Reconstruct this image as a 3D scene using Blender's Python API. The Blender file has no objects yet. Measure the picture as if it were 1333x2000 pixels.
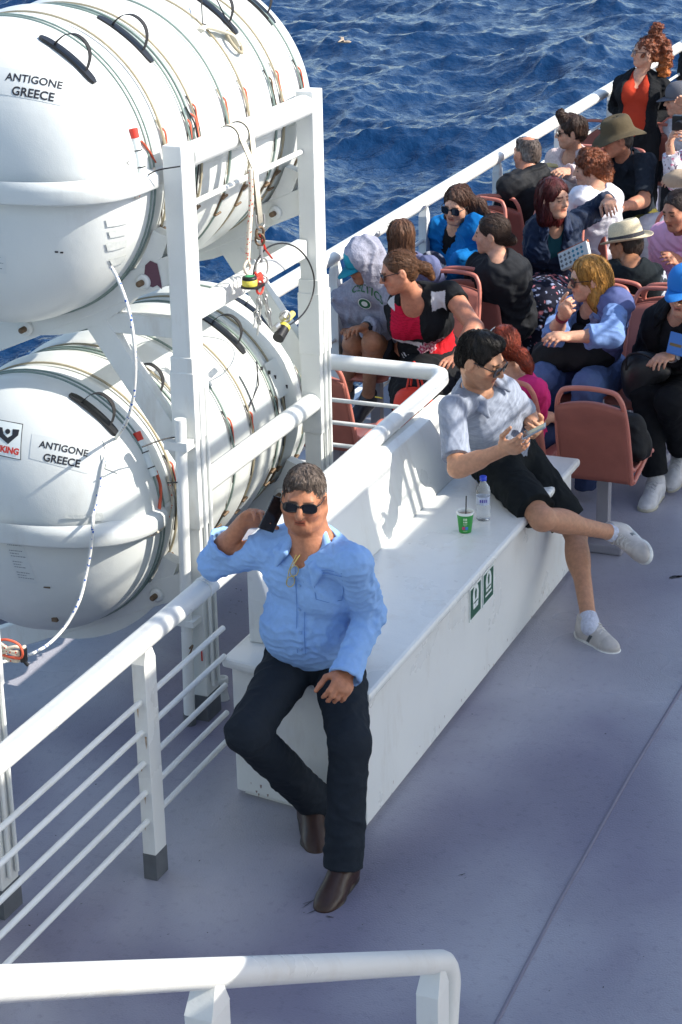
import bpy, bmesh, math, random
import numpy as np
from mathutils import Vector, Matrix
random.seed(7); np.random.seed(7)
R = math.radians
C = bpy.context.scene.collection
V3 = lambda *a: np.array(a if len(a) == 3 else a[0], float)

# ------------------------------------------------------------------ camera geometry (metres, deck at z=0, ship's length along +Y)
CAMH = 3.85
PW, PH = 1333., 2000.
_vp = np.array([2460-666.5, -(-590-1000), 0.]); _nd = np.array([900-666.5, -(11500-1000), 0.])
FPX = math.sqrt(-(_vp[0]*_nd[0]+_vp[1]*_nd[1]))
_vp[2] = _nd[2] = -FPX
_Y = _vp/np.linalg.norm(_vp); _Z = -_nd/np.linalg.norm(_nd); _Z = _Z-_Y*(_Z@_Y); _Z /= np.linalg.norm(_Z)
_X = np.cross(_Y, _Z); RW = np.array([_X, _Y, _Z]); EYE = V3(0, 0, CAMH)
def ray(px, py):
    return RW @ np.array([(px-666.5)/FPX, -(py-1000)/FPX, -1.])
def P(px, py, z=0., X=None, Y=None):
    """the point of the place seen at a photograph pixel on the plane z=, X= or Y="""
    r = ray(px, py)
    if X is not None: t = X/r[0]
    elif Y is not None: t = Y/r[1]
    else: t = (z-CAMH)/r[2]
    return EYE + r*t
def nrm(v):
    v = np.asarray(v, float); n = np.linalg.norm(v); return v/n if n > 1e-9 else v
def azv(a, p=0):
    return V3(math.sin(R(a))*math.cos(R(p)), math.cos(R(a))*math.cos(R(p)), math.sin(R(p)))

# ------------------------------------------------------------------ materials
def srgb(r, g, b):
    f = lambda c: (c/12.92 if c <= .04045 else ((c+.055)/1.055)**2.4)
    return (f(r/255), f(g/255), f(b/255))
def mat(name, col=(.5, .5, .5), rough=.5, metal=0, bump=0., bscale=30., var=0., vscale=6., spec=.5, attr=False,
        stretch=None, trans=0, ior=1.45, coat=0, sss=0, bump2=0., b2scale=300., rvar=0., sheen=0):
    m = bpy.data.materials.new(name); m.use_nodes = True
    nt = m.node_tree; N = nt.nodes; L = nt.links; b = N['Principled BSDF']
    b.inputs['Roughness'].default_value = rough; b.inputs['Metallic'].default_value = metal
    b.inputs['Specular IOR Level'].default_value = spec
    b.inputs['Base Color'].default_value = (*col, 1)
    b.inputs['Transmission Weight'].default_value = trans; b.inputs['IOR'].default_value = ior
    b.inputs['Coat Weight'].default_value = coat
    if sheen: b.inputs['Sheen Weight'].default_value = sheen
    if sss:
        b.inputs['Subsurface Weight'].default_value = sss; b.inputs['Subsurface Scale'].default_value = .008
        b.inputs['Subsurface Radius'].default_value = (1, .35, .2)
    tc = N.new('ShaderNodeTexCoord'); src = tc.outputs['Object']
    if stretch:
        mp = N.new('ShaderNodeMapping'); mp.inputs['Scale'].default_value = stretch
        L.new(src, mp.inputs[0]); src = mp.outputs[0]
    colout = None
    if attr:
        at = N.new('ShaderNodeAttribute'); at.attribute_name = 'Col'; colout = at.outputs['Color']
    if var:
        nz = N.new('ShaderNodeTexNoise'); nz.inputs['Scale'].default_value = vscale; nz.inputs['Detail'].default_value = 6
        L.new(src, nz.inputs['Vector'])
        mr = N.new('ShaderNodeMapRange'); mr.inputs['From Min'].default_value = .25; mr.inputs['From Max'].default_value = .75
        mr.inputs['To Min'].default_value = 1-var; mr.inputs['To Max'].default_value = 1+var
        L.new(nz.outputs['Fac'], mr.inputs['Value'])
        mx = N.new('ShaderNodeVectorMath'); mx.operation = 'SCALE'
        if colout: L.new(colout, mx.inputs[0])
        else: mx.inputs[0].default_value = col
        L.new(mr.outputs[0], mx.inputs['Scale']); colout = mx.outputs[0]
        if rvar:
            m2 = N.new('ShaderNodeMapRange'); m2.inputs['From Min'].default_value = .3; m2.inputs['From Max'].default_value = .7
            m2.inputs['To Min'].default_value = rough-rvar; m2.inputs['To Max'].default_value = rough+rvar
            L.new(nz.outputs['Fac'], m2.inputs['Value']); L.new(m2.outputs[0], b.inputs['Roughness'])
    if colout: L.new(colout, b.inputs['Base Color'])
    last = None
    for st, sc in ((bump, bscale), (bump2, b2scale)):
        if st:
            n2 = N.new('ShaderNodeTexNoise'); n2.inputs['Scale'].default_value = sc; n2.inputs['Detail'].default_value = 5
            L.new(src, n2.inputs['Vector'])
            bp = N.new('ShaderNodeBump'); bp.inputs['Strength'].default_value = 1; bp.inputs['Distance'].default_value = st
            L.new(n2.outputs['Fac'], bp.inputs['Height'])
            if last: L.new(last, bp.inputs['Normal'])
            last = bp.outputs[0]
    if last: L.new(last, b.inputs['Normal'])
    return m

# ------------------------------------------------------------------ object helpers
def tag(o, label=None, cat=None, group=None, kind=None):
    if label: o['label'] = label
    if cat: o['category'] = cat
    if group: o['group'] = group
    if kind: o['kind'] = kind
    return o
def empty(name, loc=(0, 0, 0), label=None, cat=None, group=None):
    o = bpy.data.objects.new(name, None); C.objects.link(o); o.location = [float(v) for v in loc]; o.empty_display_size = .1
    return tag(o, label, cat, group)
def base(name): return name
def link(name, me, m=None, parent=None, smooth=False, world=True):
    o = bpy.data.objects.new(name, me); C.objects.link(o)
    if m is not None:
        for x in (m if isinstance(m, (list, tuple)) else [m]): me.materials.append(x)
    if parent is not None:
        o.parent = parent
        if world:                                   # vertices given in world metres: put the origin at the root's frame
            acc = Vector((0, 0, 0)); q = parent
            while q: acc += q.location; q = q.parent
            if acc.length > 0: me.transform(Matrix.Translation(-acc))
    if smooth: me.shade_smooth()
    return o
class MB:
    """collects solids into one mesh (world coordinates)"""
    def __init__(s): s.v = []; s.f = []; s.sm = []
    def raw(s, vs, fs, sm=False):
        n = len(s.v); s.v += [tuple(map(float, q)) for q in vs]; s.f += [[i+n for i in f] for f in fs]; s.sm += [sm]*len(fs); return s
    def box(s, lo, hi, ax=None, c=None, bev=0.):
        lo = np.minimum(lo, hi).astype(float); hi2 = np.maximum(lo, hi).astype(float)
        bm = bmesh.new(); bmesh.ops.create_cube(bm, size=1)
        for v in bm.verts:
            v.co = Vector([lo[i]+(hi2[i]-lo[i])*(v.co[i]+.5) for i in range(3)])
        if bev: bmesh.ops.bevel(bm, geom=bm.edges[:], offset=bev, segments=2, profile=.6, affect='EDGES')
        bm.verts.index_update()
        vs = [np.array(v.co) for v in bm.verts]; fs = [[v.index for v in f.verts] for f in bm.faces]; bm.free()
        if ax is not None:
            ax = np.asarray(ax, float); c = np.asarray(c, float); vs = [c+v[0]*ax[0]+v[1]*ax[1]+v[2]*ax[2] for v in vs]
        return s.raw(vs, fs)
    def bar(s, a, b, w, t, up=(0, 0, 1), bev=0.):
        a = V3(a); b = V3(b); d = b-a; L = np.linalg.norm(d); d = d/L; x = nrm(np.cross(d, up)); y = np.cross(x, d)
        return s.box((-w/2, -t/2, 0), (w/2, t/2, L), ax=(x, y, d), c=a, bev=bev)
    def tube(s, pts, r, n=12, cap=True, closed=False, flat=None):
        pts = [V3(p) for p in pts]; m = len(pts); rs = r if isinstance(r, (list, tuple)) else [r]*m
        rings = []; prev = None
        for i, p in enumerate(pts):
            if closed: d = nrm(pts[(i+1) % m]-pts[i-1])
            else: d = nrm(pts[min(i+1, m-1)]-pts[max(i-1, 0)])
            if prev is None:
                x = np.cross(d, (0, 0, 1)) if abs(d[2]) < .9 else np.cross(d, (0, 1, 0)); x = nrm(x)
            else: x = nrm(prev-d*(prev@d))
            prev = x; y = np.cross(d, x)
            k = (1, 1) if flat is None else flat
            rings.append([p+x*math.cos(2*math.pi*j/n)*rs[i]*k[0]+y*math.sin(2*math.pi*j/n)*rs[i]*k[1] for j in range(n)])
        vs = [q for rg in rings for q in rg]; fs = []
        for i in range(m if closed else m-1):
            i2 = (i+1) % m
            for j in range(n):
                j2 = (j+1) % n; fs.append([i*n+j, i*n+j2, i2*n+j2, i2*n+j])
        s.raw(vs, fs, True)
        if cap and not closed:
            s.raw(rings[0], [list(range(n))[::-1]]); s.raw(rings[-1], [list(range(n))])
        return s
    def cyl(s, a, b, r, n=16, r2=None): return s.tube([a, b], [r, r if r2 is None else r2], n)
    def lathe(s, prof, c=(0, 0, 0), axis=(0, 0, 1), n=32, cap=True):
        c = V3(c); a = nrm(axis); x = nrm(np.cross(a, (0, 0, 1)) if abs(a[2]) < .9 else np.cross(a, (0, 1, 0))); y = np.cross(a, x)
        vs = [c+a*h+(x*math.cos(2*math.pi*j/n)+y*math.sin(2*math.pi*j/n))*rr for rr, h in prof for j in range(n)]
        fs = [[i*n+j, i*n+(j+1) % n, (i+1)*n+(j+1) % n, (i+1)*n+j] for i in range(len(prof)-1) for j in range(n)]
        s.raw(vs, fs, True)
        if cap:
            if prof[0][0] > 1e-5: s.raw(vs[:n], [list(range(n))[::-1]])
            if prof[-1][0] > 1e-5: s.raw(vs[-n:], [list(range(n))])
        return s
    def prism(s, poly, a, b):                 # poly: world points of one face; extruded by vector b-a
        d = V3(b)-V3(a); n = len(poly); q = [V3(p) for p in poly]
        vs = q+[p+d for p in q]
        fs = [list(range(n))[::-1], list(range(n, 2*n))]+[[i, (i+1) % n, n+(i+1) % n, n+i] for i in range(n)]
        return s.raw(vs, fs)
    def build(s, name, m=None, parent=None, bevel=0., fixn=True):
        me = bpy.data.meshes.new(name); me.from_pydata(s.v, [], s.f)
        me.polygons.foreach_set('use_smooth', s.sm); me.update()
        if fixn:
            bm = bmesh.new(); bm.from_mesh(me); bmesh.ops.recalc_face_normals(bm, faces=bm.faces[:]); bm.to_mesh(me); bm.free()
        o = link(name, me, m, parent)
        if bevel:
            md = o.modifiers.new('bevel', 'BEVEL'); md.width = bevel; md.segments = 2; md.limit_method = 'ANGLE'; md.angle_limit = R(40)
            md.harden_normals = False
        return o
def spline(pts, n=8):
    """Catmull-Rom through points"""
    p = [V3(q) for q in pts]; p = [2*p[0]-p[1]]+p+[2*p[-1]-p[-2]]; out = []
    for i in range(1, len(p)-2):
        for k in range(n):
            t = k/n; a, b, c, d = p[i-1], p[i], p[i+1], p[i+2]
            out.append(.5*((2*b)+(-a+c)*t+(2*a-5*b+4*c-d)*t*t+(-a+3*b-3*c+d)*t**3))
    out.append(p[-2]); return out
def children(o): return [c for c in bpy.data.objects if c.parent == o]
def copy_tree(o, parent=None, kids=None):
    c = o.copy(); C.objects.link(c); c.parent = parent
    for ch in children(o): copy_tree(ch, c)
    return c
_fonts = {}
def text_mesh(txt, size=.1, bold=0., spacing=1., align='CENTER', ext=0.):
    cu = bpy.data.curves.new('lettering', 'FONT'); cu.body = txt; cu.size = size; cu.align_x = align; cu.align_y = 'CENTER'
    cu.offset = bold; cu.space_character = spacing; cu.extrude = ext; cu.resolution_u = 3; cu.space_line = .9
    o = bpy.data.objects.new('lettering', cu); C.objects.link(o)
    dg = bpy.context.evaluated_depsgraph_get(); dg.update()
    me = bpy.data.meshes.new_from_object(o.evaluated_get(dg)); bpy.data.objects.remove(o); return me
def text_on(txt, size, c, xdir, ydir, m, parent, proj=None, bold=0., name='lettering', off=.002, curve=0.):
    me = text_mesh(txt, size, bold); c = V3(c); x = nrm(xdir); n = nrm(np.cross(x, ydir)); y = np.cross(n, x)
    bm = bmesh.new(); bm.from_mesh(me); bmesh.ops.triangulate(bm, faces=bm.faces[:])
    for v in bm.verts:
        q = c+x*v.co.x+y*(v.co.y-curve*v.co.x**2)
        if proj: q = proj(q, n, off)
        else: q = q+n*off
        v.co = Vector(q)
    bm.to_mesh(me); bm.free()
    return link(name, me, m, parent)

# ------------------------------------------------------------------ implicit surfaces -> one continuous mesh
class Shape:
    def __init__(s): s.ops = []
    def cone(s, a, b, ra, rb, k=.02, sub=False, fa=False, fb=False):
        a = V3(a); b = V3(b); r = max(ra, rb)
        s.ops.append(('c', a, b, ra, rb, k, sub, fa, fb, np.minimum(a, b)-r, np.maximum(a, b)+r)); return s
    def ell(s, c, rad, ax=None, k=.02, sub=False):
        c = V3(c); ax = np.eye(3) if ax is None else np.asarray(ax, float); rad = V3(rad) if not np.isscalar(rad) else V3(rad, rad, rad)
        e = np.sqrt(((ax*rad[:, None])**2).sum(0))
        s.ops.append(('e', c, ax, rad, 0, k, sub, 0, 0, c-e, c+e)); return s
    def clip(s, o, n): s.ops.append(('p', V3(o), nrm(n), 0, 0, 0, True, 0, 0, None, None)); return s
    def mesh(s, h, smooth=1):
        los = [o[9] for o in s.ops if not o[6]]; his = [o[10] for o in s.ops if not o[6]]
        lo = np.min(los, 0)-3*h-.01; hi = np.max(his, 0)+3*h+.01
        n = np.ceil((hi-lo)/h).astype(int)+1
        D = np.full(n, .06, np.float32)
        ax = [(lo[i]+h*np.arange(n[i])).astype(np.float32) for i in range(3)]
        for op in s.ops:
            t, A, B, ra, rb, k, sub, fa, fb, l, u = op
            if t == 'p':
                d = ((ax[0]-A[0])*B[0])[:, None, None]+((ax[1]-A[1])*B[1])[None, :, None]+((ax[2]-A[2])*B[2])[None, None, :]
                np.maximum(D, d, out=D); continue
            m = k+2.5*h
            i0 = np.clip(np.floor((l-m-lo)/h).astype(int), 0, n-1); i1 = np.clip(np.ceil((u+m-lo)/h).astype(int)+1, 1, n)
            if (i1 <= i0).any(): continue
            sl = tuple(slice(i0[i], i1[i]) for i in range(3))
            x = ax[0][sl[0]][:, None, None]; y = ax[1][sl[1]][None, :, None]; z = ax[2][sl[2]][None, None, :]
            if t == 'c':
                d = B-A; L2 = max(float(d@d), 1e-10)
                tt = ((x-A[0])*d[0]+(y-A[1])*d[1]+(z-A[2])*d[2])/L2
                L = math.sqrt(L2)
                tc = tt if (fa and fb) else (np.maximum(tt, 0) if fb else (np.minimum(tt, 1) if fa else np.clip(tt, 0, 1)))
                q = np.sqrt((x-A[0]-tc*d[0])**2+(y-A[1]-tc*d[1])**2+(z-A[2]-tc*d[2])**2)-(ra+(rb-ra)*np.clip(tc, 0, 1))
                if fb: q = np.maximum(q, (tt-1)*L)
                if fa: q = np.maximum(q, -tt*L)
            else:
                px, py, pz = x-A[0], y-A[1], z-A[2]
                c0 = (px*B[0, 0]+py*B[0, 1]+pz*B[0, 2])/ra[0]; c1 = (px*B[1, 0]+py*B[1, 1]+pz*B[1, 2])/ra[1]; c2 = (px*B[2, 0]+py*B[2, 1]+pz*B[2, 2])/ra[2]
                k0 = np.sqrt(c0**2+c1**2+c2**2); k1 = np.sqrt((c0/ra[0])**2+(c1/ra[1])**2+(c2/ra[2])**2)+1e-6
                q = k0*(k0-1)/k1
            S = D[sl]
            if sub:
                q = -q
                if k > 0: hh = np.maximum(k-np.abs(S-q), 0)/k; D[sl] = np.maximum(S, q)+hh*hh*k*.25
                else: D[sl] = np.maximum(S, q)
            else:
                if k > 0: hh = np.maximum(k-np.abs(S-q), 0)/k; D[sl] = np.minimum(S, q)-hh*hh*k*.25
                else: D[sl] = np.minimum(S, q)
        return nets(D, lo, h, smooth)
def nets(D, lo, h, smooth=1):
    I = D < 0
    I[0] = I[-1] = False; I[:, 0] = I[:, -1] = False; I[:, :, 0] = I[:, :, -1] = False
    D = np.where(I, D, np.maximum(D, 1e-5))
    c = np.zeros(np.array(D.shape)-1, np.uint8)
    for a in (0, 1):
        for b in (0, 1):
            for d in (0, 1):
                c += I[a:D.shape[0]-1+a, b:D.shape[1]-1+b, d:D.shape[2]-1+d]
    act = np.argwhere((c > 0) & (c < 8)); idx = np.full(c.shape, -1, np.int32); idx[tuple(act.T)] = np.arange(len(act))
    cor = [(a, b, d) for a in (0, 1) for b in (0, 1) for d in (0, 1)]
    val = {q: D[act[:, 0]+q[0], act[:, 1]+q[1], act[:, 2]+q[2]] for q in cor}
    acc = np.zeros((len(act), 3)); cnt = np.zeros(len(act))
    for q in cor:
        for i in range(3):
            if q[i] == 0:
                p = list(q); p[i] = 1; p = tuple(p); a, b = val[q], val[p]; m = (a < 0) != (b < 0)
                t = np.where(m, a/np.where(m, a-b, 1), 0)
                e = np.tile(np.array(q, float), (len(act), 1)); e[:, i] = t
                acc[m] += e[m]; cnt[m] += 1
    v = lo+h*(act+acc/np.maximum(cnt, 1)[:, None])
    F = []
    for i in range(3):
        j, k = (i+1) % 3, (i+2) % 3
        sl0 = [slice(None)]*3; sl1 = [slice(None)]*3; sl0[i] = slice(0, -1); sl1[i] = slice(1, None)
        a = I[tuple(sl0)]; b = I[tuple(sl1)]; e = np.argwhere(a != b)
        fl = a[tuple(e.T)]
        ok = (e[:, j] > 0) & (e[:, k] > 0) & (e[:, j] < c.shape[j]) & (e[:, k] < c.shape[k]); e = e[ok]; fl = fl[ok]
        def g(dj, dk):
            q = e.copy(); q[:, j] -= dj; q[:, k] -= dk; return idx[q[:, 0], q[:, 1], q[:, 2]]
        q4 = np.stack([g(1, 1), g(0, 1), g(0, 0), g(1, 0)], 1); q4[~fl] = q4[~fl][:, ::-1]; F.append(q4)
    F = np.concatenate(F); F = F[(F >= 0).all(1)]
    for _ in range(smooth):
        s = np.zeros_like(v); w = np.zeros(len(v))
        for a in range(4):
            b = F[:, (a+1) % 4]; np.add.at(s, F[:, a], v[b]); np.add.at(w, F[:, a], 1)
        v = v*.4+.6*s/np.maximum(w, 1)[:, None]
    return v, F
def vnormals(v, F):
    n = np.cross(v[F[:, 2]]-v[F[:, 0]], v[F[:, 3]]-v[F[:, 1]]); out = np.zeros_like(v)
    for a in range(4): np.add.at(out, F[:, a], n)
    return out/np.maximum(np.linalg.norm(out, axis=1), 1e-9)[:, None]
def wob(p, f, seed=0, octs=2):
    r = np.random.RandomState(seed); o = np.zeros(len(p)); a = 1.
    for _ in range(octs):
        for _ in range(5):
            k = r.normal(size=3)*f; o += a*np.sin(p@k+r.uniform(0, 6.28)+1.3*np.sin(p@(r.normal(size=3)*f*.6)+r.uniform(0, 6)))
        f *= 2.1; a *= .5
    return o/4.
def folds(p, f, seed=0):
    """creases of cloth: warped ridges, a few centimetres apart, strongest in patches"""
    r = np.random.RandomState(seed); o = np.zeros(len(p)); f = f*1.25
    for i in range(3):
        w = wob(p, f*.30, seed+1+i, 2)*1.9; k = nrm(r.normal(size=3))*f*(1, 1.5, 2.3)[i]
        m_ = np.clip(.55+.6*wob(p, f*.22, seed+9+i, 1), 0, 1.2); o += (1., .75, .45)[i]*m_*((.5+.5*np.cos(p@k+w*1.6+r.uniform(0, 6)))**1.6-.42)
    return o
def npmesh(name, v, F, m, parent, col=None, smooth=True):
    me = bpy.data.meshes.new(name); k = F.shape[1]
    me.vertices.add(len(v)); me.vertices.foreach_set('co', v.astype(np.float32).ravel())
    me.loops.add(F.size); me.loops.foreach_set('vertex_index', F.astype(np.int32).ravel())
    me.polygons.add(len(F)); me.polygons.foreach_set('loop_start', np.arange(0, F.size, k, dtype=np.int32))
    me.polygons.foreach_set('loop_total', np.full(len(F), k, np.int32)) if False else None
    me.update(calc_edges=True)
    me.polygons.foreach_set('use_smooth', np.full(len(F), smooth))
    if col is not None:
        a = me.color_attributes.new('Col', 'FLOAT_COLOR', 'POINT')
        a.data.foreach_set('color', np.c_[col, np.ones(len(v))].astype(np.float32).ravel())
    return link(name, me, m, parent)
def solid(name, shape, h, m, parent, disp=None, col=None, smooth=1, nname=None):
    v, F = shape.mesh(h, smooth)
    if disp is not None:
        n = vnormals(v, F); v = v+n*disp(v)[:, None]
    return npmesh(name, v, F, m, parent, None if col is None else col(v))
# ================================================================== MATERIALS
M = {}
M['white'] = mat('white_paint', (.73, .75, .73), .30, bump=.0012, bscale=18, var=.04, vscale=3, bump2=.0004, b2scale=160, rvar=.06)
M['white2'] = mat('white_paint_rough', (.69, .71, .69), .42, bump=.0025, bscale=9, var=.06, vscale=5, bump2=.0006, b2scale=120)
M['grp'] = mat('canister_shell', (.64, .67, .655), .36, bump=.0015, bscale=14, var=.045, vscale=2.5, bump2=.0005, b2scale=220)
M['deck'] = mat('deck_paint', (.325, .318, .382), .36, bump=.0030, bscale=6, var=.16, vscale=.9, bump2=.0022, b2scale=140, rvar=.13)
def deck_light_mottle(m):  # soft light and shade patches painted into the deck colour, plus fine specks
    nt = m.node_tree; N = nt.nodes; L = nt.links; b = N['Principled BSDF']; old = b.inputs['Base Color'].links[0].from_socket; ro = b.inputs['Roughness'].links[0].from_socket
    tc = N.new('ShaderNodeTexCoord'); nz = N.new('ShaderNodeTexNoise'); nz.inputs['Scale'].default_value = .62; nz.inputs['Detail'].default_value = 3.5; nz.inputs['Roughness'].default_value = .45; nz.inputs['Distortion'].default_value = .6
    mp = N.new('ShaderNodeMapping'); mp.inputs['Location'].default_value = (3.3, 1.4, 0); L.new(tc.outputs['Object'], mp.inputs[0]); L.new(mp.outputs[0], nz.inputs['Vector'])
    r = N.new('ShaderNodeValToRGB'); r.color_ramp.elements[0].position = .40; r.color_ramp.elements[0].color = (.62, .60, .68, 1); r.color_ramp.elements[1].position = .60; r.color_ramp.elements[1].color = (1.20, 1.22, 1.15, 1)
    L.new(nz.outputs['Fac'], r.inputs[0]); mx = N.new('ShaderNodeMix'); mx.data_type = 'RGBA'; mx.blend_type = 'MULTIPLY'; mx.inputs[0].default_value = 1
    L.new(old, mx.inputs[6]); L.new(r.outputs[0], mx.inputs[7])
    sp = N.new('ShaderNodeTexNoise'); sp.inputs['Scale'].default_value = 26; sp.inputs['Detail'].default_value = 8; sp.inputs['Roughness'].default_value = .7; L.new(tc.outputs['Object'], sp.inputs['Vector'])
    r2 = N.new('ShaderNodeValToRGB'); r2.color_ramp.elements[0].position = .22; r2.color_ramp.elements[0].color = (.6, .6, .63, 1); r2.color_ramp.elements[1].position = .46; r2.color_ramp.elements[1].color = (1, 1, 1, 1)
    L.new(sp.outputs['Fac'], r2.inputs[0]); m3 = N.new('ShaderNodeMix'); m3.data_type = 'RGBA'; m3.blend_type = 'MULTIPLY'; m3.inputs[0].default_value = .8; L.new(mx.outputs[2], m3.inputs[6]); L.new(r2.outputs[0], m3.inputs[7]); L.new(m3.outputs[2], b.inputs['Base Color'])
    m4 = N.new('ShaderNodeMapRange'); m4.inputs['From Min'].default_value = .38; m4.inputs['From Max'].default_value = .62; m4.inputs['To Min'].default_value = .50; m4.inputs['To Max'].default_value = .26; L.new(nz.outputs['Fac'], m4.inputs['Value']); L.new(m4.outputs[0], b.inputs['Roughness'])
deck_light_mottle(M['deck'])
M['deckgrey'] = mat('grey_boot_paint', (.11, .12, .13), .5, var=.15, vscale=20, bump=.001)
def wear(m, amt=.5, sc=9.):
    nt = m.node_tree; N = nt.nodes; L = nt.links; b = N['Principled BSDF']; old = b.inputs['Base Color'].links[0].from_socket; tc = N.new('ShaderNodeTexCoord')
    mp = N.new('ShaderNodeMapping'); mp.inputs['Scale'].default_value = (1, 1, .28); L.new(tc.outputs['Object'], mp.inputs[0])
    n = N.new('ShaderNodeTexNoise'); n.inputs['Scale'].default_value = sc; n.inputs['Detail'].default_value = 9; n.inputs['Roughness'].default_value = .68; L.new(mp.outputs[0], n.inputs['Vector'])
    r = N.new('ShaderNodeValToRGB'); r.color_ramp.elements[0].position = .22; r.color_ramp.elements[0].color = (.55, .45, .34, 1); r.color_ramp.elements[1].position = .46; r.color_ramp.elements[1].color = (1, 1, 1, 1)
    L.new(n.outputs['Fac'], r.inputs[0]); mx = N.new('ShaderNodeMix'); mx.data_type = 'RGBA'; mx.blend_type = 'MULTIPLY'; mx.inputs[0].default_value = amt; L.new(old, mx.inputs[6]); L.new(r.outputs[0], mx.inputs[7]); L.new(mx.outputs[2], b.inputs['Base Color'])
wear(M['white'], .35, 7.); wear(M['white2'], .55, 6.); wear(M['grp'], .3, 4.)
M['hull'] = mat('hull_paint', (.75, .76, .78), .4, var=.05)
M['steel'] = mat('steel', (.5, .5, .48), .35, metal=.9, bump=.0008, bscale=60, var=.2, vscale=30)
M['rust'] = mat('rusty_bolt', (.16, .11, .07), .6, metal=.4, bump=.001, bscale=90, var=.3, vscale=60)
M['black'] = mat('black_plastic', (.012, .012, .014), .4, bump=.0005, bscale=120)
M['blackweb'] = mat('black_webbing', (.02, .02, .022), .75, bump=.001, bscale=300)
M['strapgrey'] = mat('green_grey_strap', (.20, .265, .24), .45, var=.1, vscale=30)
M['strapbeige'] = mat('beige_strap', (.34, .30, .21), .6, var=.15, vscale=30)
M['web'] = mat('cream_webbing', (.62, .58, .47), .8, bump=.0012, bscale=260, var=.06, vscale=14)
M['red'] = mat('red_plastic', (.62, .05, .03), .5, var=.1)
M['orange'] = mat('orange_tape', (.7, .12, .06), .6, var=.15, vscale=25)
M['yellow'] = mat('yellow_plastic', (.62, .55, .08), .45)
M['green'] = mat('green_plastic', (.03, .3, .12), .45)
M['ink'] = mat('black_lettering', (.02, .02, .025), .5)
M['redink'] = mat('red_lettering', (.6, .04, .03), .5)
M['label'] = mat('white_label', (.60, .635, .63), .3, bump=.001, bscale=20)
M['tape'] = mat('milky_tape', (.60, .63, .61), .25, bump=.004, bscale=30)
M['signgreen'] = mat('sign_green', (.008, .085, .045), .4)
M['signwhite'] = mat('sign_white', (.75, .8, .78), .4)
M['ped'] = mat('pedestal_paint', (.26, .255, .29), .5, var=.1)
M['seat'] = mat('terracotta_plastic', (.48, .165, .125), .4, bump=.0006, bscale=240, var=.07, vscale=9)
M['seatback'] = mat('terracotta_textured', (.34, .112, .084), .62, bump=.0012, bscale=330, var=.10, vscale=14)
def rope_mat(name, c1, c2, sc=60.):
    m = mat(name, c1, .8, bump=.002, bscale=220); nt = m.node_tree; N = nt.nodes; L = nt.links
    tc = N.new('ShaderNodeTexCoord'); v = N.new('ShaderNodeTexVoronoi'); v.inputs['Scale'].default_value = sc
    L.new(tc.outputs['Object'], v.inputs['Vector']); r = N.new('ShaderNodeMath'); r.operation = 'LESS_THAN'; r.inputs[1].default_value = .27
    L.new(v.outputs['Distance'], r.inputs[0]); mx = N.new('ShaderNodeMix'); mx.data_type = 'RGBA'
    mx.inputs[6].default_value = (*c1, 1); mx.inputs[7].default_value = (*c2, 1)
    L.new(r.outputs[0], mx.inputs[0]); L.new(mx.outputs[2], N['Principled BSDF'].inputs['Base Color']); return m
M['rope'] = rope_mat('blue_flecked_rope', (.72, .72, .68), (.04, .12, .42), 55)
M['ropered'] = rope_mat('red_flecked_rope', (.66, .6, .5), (.6, .08, .04), 75)

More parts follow.
